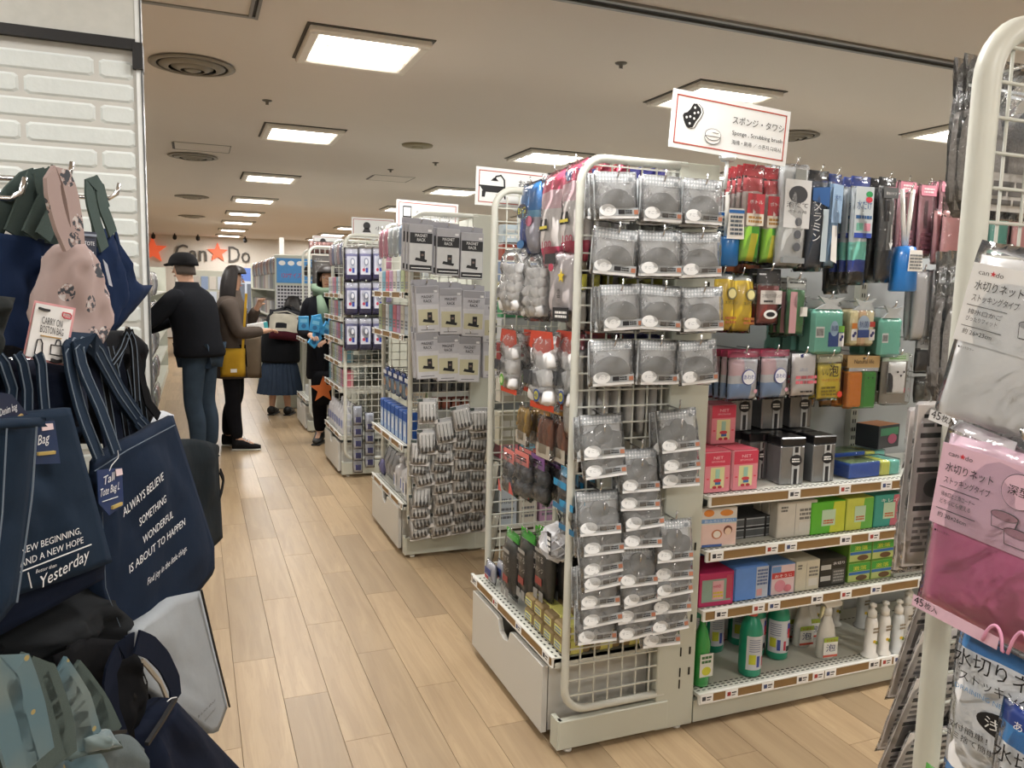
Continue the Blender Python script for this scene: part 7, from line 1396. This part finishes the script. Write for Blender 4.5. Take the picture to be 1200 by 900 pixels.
for k, cc in enumerate(('#121318', '#211f1d', '#0e1019', '#1b1c1d')):
    pl = plane(onY(140, 820, 1.16+.02*k), R_(26)); c = Cloth('cloth_bag', '%s bag edge inside the dark cluster at the bottom, %s' % (('black', 'brownish', 'midnight', 'charcoal')[k], ORD[k]), 'bag', pl, (140+8*k, 900))
    c.panel('body', [(100+20*k, 775+8*k), (120+18*k, 785)], [(112+14*k, 960), (150+14*k, 960)], fabric(cc), .03, seed=21+k, nx=8, bulge=.02, wr=.012)
# floral blue-grey bag
def floral():
    m = bpy.data.materials.new('floral_cloth'); m.use_nodes = True; nt = m.node_tree; b = nt.nodes['Principled BSDF']; b.inputs['Roughness'].default_value = .6; b.inputs['Sheen Weight'].default_value = .3
    tc = nt.nodes.new('ShaderNodeTexCoord'); v = nt.nodes.new('ShaderNodeTexVoronoi'); v.inputs['Scale'].default_value = 42; n = nt.nodes.new('ShaderNodeTexNoise'); n.inputs['Scale'].default_value = 9
    nt.links.new(tc.outputs['Object'], v.inputs['Vector']); nt.links.new(tc.outputs['Object'], n.inputs['Vector'])
    a = nt.nodes.new('ShaderNodeMix'); a.data_type = 'RGBA'; a.inputs['A'].default_value = lin('#46646e'); a.inputs['B'].default_value = lin('#5d6d6c')
    r0 = nt.nodes.new('ShaderNodeMapRange'); r0.inputs['From Min'].default_value = .42; r0.inputs['From Max'].default_value = .55; nt.links.new(n.outputs['Fac'], r0.inputs[0]); nt.links.new(r0.outputs[0], a.inputs['Factor'])
    r = nt.nodes.new('ShaderNodeMath'); r.operation = 'LESS_THAN'; r.inputs[1].default_value = .13; nt.links.new(v.outputs['Distance'], r.inputs[0])
    a2 = nt.nodes.new('ShaderNodeMix'); a2.data_type = 'RGBA'; a2.inputs['B'].default_value = lin('#94834a'); nt.links.new(r.outputs[0], a2.inputs['Factor']); nt.links.new(a.outputs['Result'], a2.inputs['A']); nt.links.new(a2.outputs['Result'], b.inputs['Base Color']); return m
FLO = floral(); pl = plane(onY(60, 870, .98), R_(38)); c = Cloth('floral_bag', 'blue-grey bag with small yellow blossoms at the bottom left', 'bag', pl, (60, 930))
c.panel('body', [(-40, 902), (10, 892), (132, 870)], [(-40, 1040), (150, 1000)], FLO, .08, seed=30, bulge=.02, wr=.008)
GC = fabric('#4a5552')
for k, (pth, mm, of) in enumerate((([(28, 905), (12, 850), (2, 800), (6, 778), (18, 782), (34, 830), (46, 888)], FLO, .05), ([(60, 898), (44, 840), (24, 790), (14, 782)], GC, .04), ([(62, 895), (58, 850), (40, 800), (34, 786), (48, 790), (70, 850), (74, 890)], GC, .035), ([(96, 880), (84, 830), (62, 795), (52, 785), (66, 786), (92, 826), (104, 868)], FLO, .02), ([(118, 872), (108, 830), (84, 800), (68, 786), (84, 790), (114, 830), (130, 864)], GC, .0), ([(20, 900), (-6, 850), (-14, 800)], GC, .03))):
    c.strap('handle', pth, .034, mm, off=of, th=.005)
c.panel('crumpled_top', [(-40, 800), (20, 790), (70, 792), (104, 850)], [(-40, 900), (20, 895), (80, 885), (128, 870)], fabric('#2c393c'), .08, seed=31, bulge=.03, wr=.02, off=-.06)
c.panel('zip_edge', [(-20, 893), (60, 878), (128, 866)], [(-20, 900), (60, 886), (132, 874)], GC, .012, nx=10, nz=2, off=.02, seed=32)
pl = plane(onY(150, 880, 1.08), R_(32)); c = Cloth('cloth_bag', 'plain light grey bag beside the blossom bag', 'bag', pl, (150, 930))
c.panel('body', [(112, 866), (146, 860), (172, 878)], [(120, 1000), (180, 990)], fabric('#596162'), .06, seed=33, bulge=.02)
g = c.mb(); c.seam(g, [(112, 862), (130, 859), (147, 857)], BLACK, .02, .003); g.build('trim', c.t)
pl = plane(onY(100, 868, 1.02), R_(36)); c = Cloth('pouch', 'small folded blue pouch with a crescent mark on the blossom bag', 'bag', pl, (100, 880))
c.panel('body', [(78, 862), (108, 851)], [(80, 878), (118, 868)], FLO, .02, seed=34, nx=8, nz=5, off=.03)
# ---------------------------------------------------------------- people
SKIN = mat('#c99e84', .55, vary=.03, bump=.1)
def skin(name, J, E_, m, parent, sub=2, root='pelvis'):
    names_ = list(J); me = bpy.data.meshes.new(name); me.from_pydata([J[k][0] for k in names_], [(names_.index(a), names_.index(b)) for a, b in E_], [])
    o = bpy.data.objects.new(name, me); C.objects.link(o); o.parent = parent; me.materials.append(m)
    md = o.modifiers.new('skin', 'SKIN'); md.use_smooth_shade = True; md.branch_smoothing = .3
    me.skin_vertices[0]
    for k, n_ in enumerate(names_):
        r_ = J[n_][1]; me.skin_vertices[0].data[k].radius = r_ if isinstance(r_, tuple) else (r_, r_); me.skin_vertices[0].data[k].use_root = (n_ == root)
    s_ = o.modifiers.new('sub', 'SUBSURF'); s_.levels = sub; s_.render_levels = sub; return o
def hand(J, E_, side, wrist, dirv, palm):
    """five bent fingers rooted in the palm"""
    d = Vector(dirv).normalized(); pn = Vector(palm).normalized(); ac = d.cross(pn).normalized(); w0 = Vector(wrist); c_ = w0+d*.05
    J[side+'palm'] = (tuple(c_), (.030, .018)); E_.append((side+'wrist', side+'palm'))
    for k in range(4):
        b = c_+d*.035+ac*(.027-.018*k); L = (.062, .072, .068, .052)[k]; p1 = b+d*L*.45+pn*.008; p2 = b+d*L*.72+pn*L*.45
        for q, p in enumerate((b, p1, p2)): J['%sf%d%d' % (side, k, q)] = (tuple(p), .0085-.001*q)
        E_ += [(side+'palm', '%sf%d0' % (side, k)), ('%sf%d0' % (side, k), '%sf%d1' % (side, k)), ('%sf%d1' % (side, k), '%sf%d2' % (side, k))]
    s_ = 1; b = c_-d*.01+ac*.030*s_; J[side+'t0'] = (tuple(b), .010); J[side+'t1'] = (tuple(b+d*.03+ac*.02+pn*.015), .009); E_ += [(side+'palm', side+'t0'), (side+'t0', side+'t1')]
def person(label, loc, rz, H, arms, coat, coatm, legs=None, legm=None, shoe=BLACK, lean=0, head_yaw=0, coat_len=.0, skirt=None, shoem=None, head=True, neckfwd=.02, width=1.0, bend=0):
    t = thing('person', label, 'person', loc, rz); k = H/1.7
    J = {}; E_ = []
    def B(y, z):
        q = max(0, z-.9)
        return (y*math.cos(bend)-q*math.sin(bend)-lean*q, .9+q*math.cos(bend)+y*math.sin(bend)*(q > 0)) if bend and z > .9 else (y-lean*q, z)
    def P(n_, x, y, z, r_): b_ = B(y, z) if 'wrist' not in n_ and 'elbow' not in n_ else (y-lean*max(0, z-.9), z); J[n_] = ((x*k, b_[0]*k, b_[1]*k), tuple(a*k for a in r_) if isinstance(r_, tuple) else r_*k)
    P('pelvis', 0, 0, .93, (.15*width, .10)); P('waist', 0, 0, 1.08, (.135*width, .09)); P('chest', 0, 0, 1.27, (.16*width, .105)); P('upper', 0, .0, 1.36, (.09, .07)); P('neck', 0, -neckfwd*.4, 1.465, .055); P('jaw', 0, -neckfwd-.005, 1.535, (.062, .072)); P('head', 0, -neckfwd-.002, 1.605, (.078, .092)); P('crown', 0, -neckfwd+.004, 1.665, (.060, .070))
    E_ += [('pelvis', 'waist'), ('waist', 'chest'), ('chest', 'upper'), ('upper', 'neck'), ('neck', 'jaw'), ('jaw', 'head'), ('head', 'crown')]
    L = legs or {}
    for s_, sg in (('l', -1), ('r', 1)):
        P(s_+'hip', .09*sg, 0, .90, .085); kn = L.get(s_+'knee', (.10*sg, -.02, .49)); an = L.get(s_+'ankle', (.10*sg, .02, .09)); P(s_+'knee', *kn, .055); P(s_+'calf', kn[0], (kn[1]+an[1])/2+.02, kn[2]*.68, .055); P(s_+'ankle', *an, .036); P(s_+'toe', an[0], an[1]-.15, .035, (.036, .025))
        E_ += [('pelvis', s_+'hip'), (s_+'hip', s_+'knee'), (s_+'knee', s_+'calf'), (s_+'calf', s_+'ankle'), (s_+'ankle', s_+'toe')]
        el, wr = arms[s_]; P(s_+'shoulder', .165*sg*width, .0, 1.37, .046); P(s_+'elbow', *el, .045); P(s_+'wrist', *wr, .028)
        E_ += [('upper', s_+'shoulder'), (s_+'shoulder', s_+'elbow'), (s_+'elbow', s_+'wrist')]
        dv = Vector(J[s_+'wrist'][0])-Vector(J[s_+'elbow'][0]); hand(J, E_, s_, J[s_+'wrist'][0], dv, (0, 0, -1) if abs(dv.normalized().z) < .8 else (0, -1, 0))
    skin('body', J, E_, SKIN, t)
    def grow(keys, f_, add): return {q: (J[q][0], tuple(a*f_+add*k for a in (J[q][1] if isinstance(J[q][1], tuple) else (J[q][1],)*2))) for q in keys}
    # coat
    g = MB(); vs = []; N = 24; hz = .88-coat_len
    rings = [(hz, .205, .150), (hz+.03, .215, .158), (.98, .205, .150), (1.08, .198, .142), (1.20, .212, .145), (1.30, .222, .142), (1.37, .205, .125), (1.42, .150, .100), (1.455, .088, .082), (1.49, .074, .076)]
    for z_, rx, ry in rings:
        for q in range(N):
            a = 2*PI*q/N; ww = width*(1+.02*mn.noise(Vector((math.cos(a)*2, math.sin(a)*2, z_*6)))); yy, zz = B(ry*math.sin(a)*ww-(.012 if z_ > 1.43 else 0), z_)
            vs.append((rx*math.cos(a)*ww*k, yy*k, zz*k))
    fs = [(j*N+q, j*N+(q+1) % N, (j+1)*N+(q+1) % N, (j+1)*N+q) for j in range(len(rings)-1) for q in range(N)]
    g.add(vs, fs, coatm, True); co_ = g.build('coat', t); q_ = co_.modifiers.new('thick', 'SOLIDIFY'); q_.thickness = .008
    for s_, sg in (('l', -1), ('r', 1)):
        sh_, el_, wr_ = (Vector(J[s_+x][0]) for x in ('shoulder', 'elbow', 'wrist')); in_ = Vector((sh_.x*.72, sh_.y, sh_.z-.03*k))
        g = MB(); pts = [in_, sh_, sh_.lerp(el_, .35), sh_.lerp(el_, .7), el_, el_.lerp(wr_, .3), el_.lerp(wr_, .7), wr_.lerp(el_, .02)]; g.tube(pts, [.082*k, .094*k, .080*k, .070*k, .066*k, .062*k, .052*k, .047*k], coatm, 14); so_ = g.build('sleeve', t); q_ = so_.modifiers.new('s', 'SUBSURF'); q_.levels = q_.render_levels = 1
    if skirt is None:
        G = grow(['pelvis', 'lhip', 'rhip', 'lknee', 'rknee', 'lcalf', 'rcalf', 'lankle', 'rankle'], 1.0, .022); G['pelvis'] = (G['pelvis'][0], (.15*k, .11*k))
        skin('trousers', G, [('pelvis', 'lhip'), ('pelvis', 'rhip'), ('lhip', 'lknee'), ('rhip', 'rknee'), ('lknee', 'lcalf'), ('rknee', 'rcalf'), ('lcalf', 'lankle'), ('rcalf', 'rankle')], legm, t)
    else:
        z1, z0, m_ = skirt; g = MB(); vs = []; N = 56
        for j, (zz, rr) in enumerate(((z1, .15), (z1*.6+z0*.4, .21), (z0, .27))):
            for q in range(N): a = 2*PI*q/N; r2 = rr*(1+.045*(1 if q % 2 else -1)*(j > 0)); vs.append((r2*math.cos(a)*k, r2*.75*math.sin(a)*k, zz*k))
        fs = [(j*N+q, j*N+(q+1) % N, (j+1)*N+(q+1) % N, (j+1)*N+q) for j in range(2) for q in range(N)]; g.add(vs, fs, m_, False); so = g.build('skirt', t); sm_ = so.modifiers.new('thick', 'SOLIDIFY'); sm_.thickness = .006
    for s_ in 'lr':
        an = J[s_+'ankle'][0]; to = J[s_+'toe'][0]; g = MB(); vs = []; N = 12; rows_ = ((.05, .045, .10), (.0, .048, .11), (-.06, .046, .085), (-.12, .046, .055), (-.175, .036, .045), (-.205, .015, .035))
        for y_, hw, hh in rows_:
            for q in range(N): a = 2*PI*q/N; zz = math.sin(a); vs.append((an[0]+hw*k*math.cos(a), an[1]+y_*k, .012+hh*k*.5+hh*k*.5*zz if zz > 0 else .012+hh*k*.5*(1+max(zz, -1)*1)))
        fs = [(j*N+q, j*N+(q+1) % N, (j+1)*N+(q+1) % N, (j+1)*N+q) for j in range(len(rows_)-1) for q in range(N)]+[tuple(range(N-1, -1, -1)), tuple((len(rows_)-1)*N+q for q in range(N))]
        g.add(vs, fs, shoem or shoe, True); so = g.build('shoe', t)
        g = MB(); g.box((an[0], an[1]-.075*k, .008), (.085*k, .26*k, .014), mat('#bdb9b0', .6) if shoem else BLACK, ch=.004); g.build('sole', so)
        if shoem:
            g = MB()
            for q in range(4): g.tube([(an[0]-.02, an[1]-.05-.02*q, .10-.014*q), (an[0], an[1]-.05-.02*q, .112-.014*q), (an[0]+.02, an[1]-.05-.02*q, .10-.014*q)], .004, TWHITE, 5)
            g.build('lace', so)
    hc = Vector(J['head'][0])
    if head:
        f_ = MB(); fy = hc.y-.088*k
        for sg in (-1, 1):
            f_.lathe([(.003, -.006), (.011, 0), (.003, .006)], (sg*.030*k, fy+.008, hc.z-.008), TWHITE, 10, sy=.6); f_.lathe([(.002, -.004), (.005, 0), (.002, .004)], (sg*.030*k, fy+.003, hc.z-.008), INK, 8, sy=.6); f_.strap([(sg*.018*k, fy+.004, hc.z+.010), (sg*.034*k, fy+.004, hc.z+.014), (sg*.046*k, fy+.012, hc.z+.010)], .004, .003, mat('#2c2420', .8), side=(0, 0, 1))
        f_.build('eyes', t)
        f_ = MB(); f_.add([(-.014, fy+.006, hc.z-.042), (.014, fy+.006, hc.z-.042), (0, fy-.020, hc.z-.040), (0, fy+.004, hc.z+.004)], [(0, 1, 2), (0, 2, 3), (1, 3, 2), (0, 3, 1)], SKIN, True); f_.build('nose', t)
        f_ = MB(); f_.strap([(-.022, fy+.016, hc.z-.066), (0, fy+.008, hc.z-.064), (.022, fy+.016, hc.z-.066)], .008, .006, mat('#9c5a50', .5), side=(0, 0, 1)); f_.build('mouth', t)
        for sg in (-1, 1): f_ = MB(); f_.lathe([(.006, -.03), (.016, -.012), (.018, .012), (.006, .03)], (sg*.080*k, hc.y+.008, hc.z-.012), SKIN, 10, sx=.5); f_.build('ear', t)
    return t, J, k
def shell(parent, name, c_, r_, z0, z1, m, cut=None, n=24, rows=8, scale=(1, 1), thick=.006):
    """open dome over the head (hair, cap); cut(angle)->lowest z fraction"""
    vs = []; fs = []
    for j in range(rows+1):
        for q in range(n):
            a = 2*PI*q/n; lo = cut(a) if cut else z0; th = (PI/2)*(j/rows); zz = z1-(z1-lo)*(1-math.cos(th)) if False else lo+(z1-lo)*math.cos(th); rr = math.sin(th)**.75 if th > 0 else 0
            vs.append((c_[0]+r_*scale[0]*rr*math.cos(a), c_[1]+r_*scale[1]*rr*math.sin(a), c_[2]+zz))
    fs = [(j*n+q, (j+1)*n+q, (j+1)*n+(q+1) % n, j*n+(q+1) % n) for j in range(rows) for q in range(n)]
    g = MB(); g.add(vs, fs, m, True); o = g.build(name, parent); s_ = o.modifiers.new('thick', 'SOLIDIFY'); s_.thickness = thick; return o
HAIR = mat('#1d1715', .45, vary=.2, bump=.5, scale=120); JEANS = fabric('#33404e'); BCOAT = fabric('#14161b', scale=60, vary=.15); GHAIR = mat('#4a4038', .7)
# man in a cap, reaching left
man, J, k = person('man in black quilted jacket, jeans and dark flat cap reaching to the left shelf', (.035, 6.80, 0), FACE_X-.55, 1.64, {'l': ((-.24, -.26, 1.20), (-.02, -.52, 1.06)), 'r': ((.34, -.18, 1.17), (.46, -.44, 1.04))}, None, BCOAT, legm=JEANS, width=1.18, shoem=None, lean=.16)
hc = Vector(J['head'][0]); shell(man, 'hair', hc, .093, -.05, .10, GHAIR, cut=lambda a: -.055 if math.sin(a) > -.1 else .03)
shell(man, 'cap', hc, .108, .03, .125, fabric('#1a1a1c'), cut=lambda a: .018, scale=(1, 1.08), thick=.008); g = MB(); g.prism([(hc.x-.075, 0), (hc.x+.075, 0), (hc.x+.06, .06), (hc.x, .085), (hc.x-.06, .06)], 0, .008, fabric('#1a1a1c')); vb = g.build('cap_peak', man); vb.location = (0, hc.y-.075, hc.z+.030); vb.rotation_euler = (PI/2+.25, 0, 0)
g = MB(); g.strap([(-.26, -.02, 1.24), (-.27, -.06, 1.21)], .012, .003, mat('#8f7f6a', .6), side=(0, 0, 1)); g.build('sleeve_tab', man)
# woman in a taupe coat
wo, J, k = person('woman in taupe coat and black trousers holding a white and teal packet', (.29, 7.22, 0), PI/2-.2, 1.57, {'l': ((-.24, -.10, 1.10), (-.10, -.30, 1.12)), 'r': ((.25, -.10, 1.12), (.12, -.22, 1.33))}, None, fabric('#4d443d'), legs={'lknee': (-.10, -.02, .49), 'lankle': (-.12, -.06, .09), 'rankle': (.11, .07, .09)}, legm=fabric('#121216'), width=1.0, coat_len=.20, shoem=fabric('#1b1b1d'))
hc = Vector(J['head'][0]); shell(wo, 'hair', hc, .108, -.17, .11, HAIR, cut=lambda a: -.20 if math.sin(a) > -.35 else .035, scale=(1, 1.05), thick=.012)
pk_ = thing('packet', 'white packet with a teal end held by the woman in the taupe coat', 'packet', onY(296, 386, 7.2)); MB().box((0, 0, 0), (.26, .03, .10), TAGM, ch=.003).box((.115, -.0005, 0), (.035, .032, .098), mat('#4fb0b8', .5)).build('carton', pk_); pk_.rotation_euler = (0, -.15, .2)
yb = thing('shoulder_bag', 'mustard yellow shoulder bag worn by the woman in taupe', 'bag', onY(273, 436, 7.0)); g = MB(); g.pillow(.20, .24, .07, fabric('#b58f2c'), 8, 8, zc=.08, crumple=.1, pw=.3); g.build('body', yb); MB().rect(-.02, 0, .03, .03, -.04, PAPER).build('label', yb); g = MB(); g.strap([(.08, .0, .18), (.10, .02, .42), (.12, .05, .66)], .02, .004, fabric('#b58f2c'), side=(1, 0, 0)); g.build('strap', yb)
tb_ = thing('tote_bag', 'brown-beige shoulder tote of the woman in taupe', 'bag', onY(291, 443, 7.15)); g = MB(); g.pillow(.22, .38, .07, fabric('#6f6252'), 8, 8, zc=.19, crumple=.15, pw=.3); g.build('body', tb_); g = MB(); g.strap([(-.06, 0, .36), (-.04, 0, .58), (.0, .0, .60)], .02, .004, fabric('#8a7350')); g.build('strap', tb_)
# person bending to the far rack, backpack and long skirt
gi, J, k = person('person in black coat and long grey-blue skirt bending to the far racks', (.86, 8.98, 0), PI-.4, 1.52, {'l': ((-.22, -.42, 1.02), (-.14, -.58, .95)), 'r': ((.22, -.42, 1.02), (.14, -.58, .95))}, None, fabric('#0f1013'), skirt=(.82, .27, fabric('#2f3a4a')), shoe=BLACK, bend=.85, coat_len=.22, width=1.15, legs={'lknee': (-.08, -.02, .49), 'rknee': (.08, -.02, .49)})
hc = Vector(J['head'][0]); shell(gi, 'hair', hc, .106, -.12, .11, HAIR, cut=lambda a: -.15 if math.sin(a) > -.35 else .035, thick=.01)
bp_ = thing('backpack', 'cream and burgundy backpack worn by the bending person', 'backpack', onY(334, 400, 8.80)); bp_.rotation_euler = (-.55, .1, 0)
g = MB(); g.pillow(.34, .36, .20, fabric('#b5b0a2'), 12, 12, zc=.20, crumple=.12, pw=.3, cmap=lambda u, v: fabric('#4a1f28') if v < .20 else (fabric('#26262a') if v > .72 or (.2 < u < .5 and .24 < v < .45) else fabric('#b5b0a2'))); g.build('body', bp_); g = MB(); g.tube([(-.03, 0, .37), (0, -.0, .43), (.05, 0, .42), (.07, 0, .36)], .012, BLK, 6); g.build('grab_loop', bp_); g = MB(); g.strap([(-.14, -.09, .29), (0, -.115, .31), (.14, -.09, .27)], .012, .004, mat('#b8b4a8', .5), side=(0, 0, 1)); g.build('zip', bp_)
# shopper with blue packets
sh, J, k = person('shopper with sage green scarf and dark coat holding many blue packets', (1.13, 7.25, 0), -.35, 1.60, {'l': ((-.25, -.02, 1.08), (-.12, -.26, 1.06)), 'r': ((.25, -.02, 1.08), (.06, -.25, 1.02))}, None, fabric('#121318'), legm=fabric('#0f0f12'), width=1.05, coat_len=.25)
hc = Vector(J['head'][0]); shell(sh, 'hair', hc, .108, -.2, .11, HAIR, cut=lambda a: -.24 if math.sin(a) > -.45 else .035, scale=(1, 1.05), thick=.012)
g = MB(); SG = fabric('#6c7f6c')
for q in range(3): g.tube([(.11*math.cos(a)*(1+.1*q), J['neck'][0][1]+.10*math.sin(a), 1.36+.02*q+.02*math.sin(2*a+q)) for a in [2*PI*i/14 for i in range(14)]], .035, SG, 8, closed=True)
g.tube([(.06, -.12, 1.34), (.10, -.17, 1.2), (.08, -.16, 1.02)], [.03, .05, .045], SG, 8); g.tube([(-.06, -.12, 1.34), (-.02, -.17, 1.2), (.0, -.16, 1.08)], [.03, .05, .045], SG, 8); g.build('scarf', sh)
for q, (px, py, a) in enumerate(((354, 378, 0), (366, 380, .2), (372, 376, -.2), (378, 384, .5), (363, 396, .7), (370, 388, .1), (384, 380, .3))):
    b_ = place('bluepk', carton('blue_packet', 'packet', .085, .12, .02, '#3f9fd8', '#3f9fd8', None, lambda m, w_, h, d, y: (m.rect(-w_*.35, h*.55, w_*.35, h*.8, y, mat('#7cc4ea', .5)), m.ellipse(0, y, h*.3, .02, .02, mat('#2a6aa0', .5), 12))), onY(px+2, py+9, 6.90+.015*q), 'bright blue packet held by the shopper with the scarf, %s' % ORD[q], 'packet', 'bright blue packets in the arms', ty=a, rz=.1*q)
t = thing('star_bag', 'small black bag with an orange star hanging at the shopper', 'bag', onY(381, 472, 6.92)); g = MB(); g.pillow(.22, .30, .05, BLK, 6, 6, zc=.13, crumple=.1, pw=.3); g.build('body', t); g = MB(); star(g, -.02, .12, .12, -.035, mat('#c4652a', .6), .004); g.build('orange_star', t)
for a in (.35,):
    g = MB(); g.strap([(0, 0, .27), (.02, .03, .5), (.03, .06, .75)], .018, .004, BLK); g.build('strap', t)
print("built", len(bpy.data.objects))
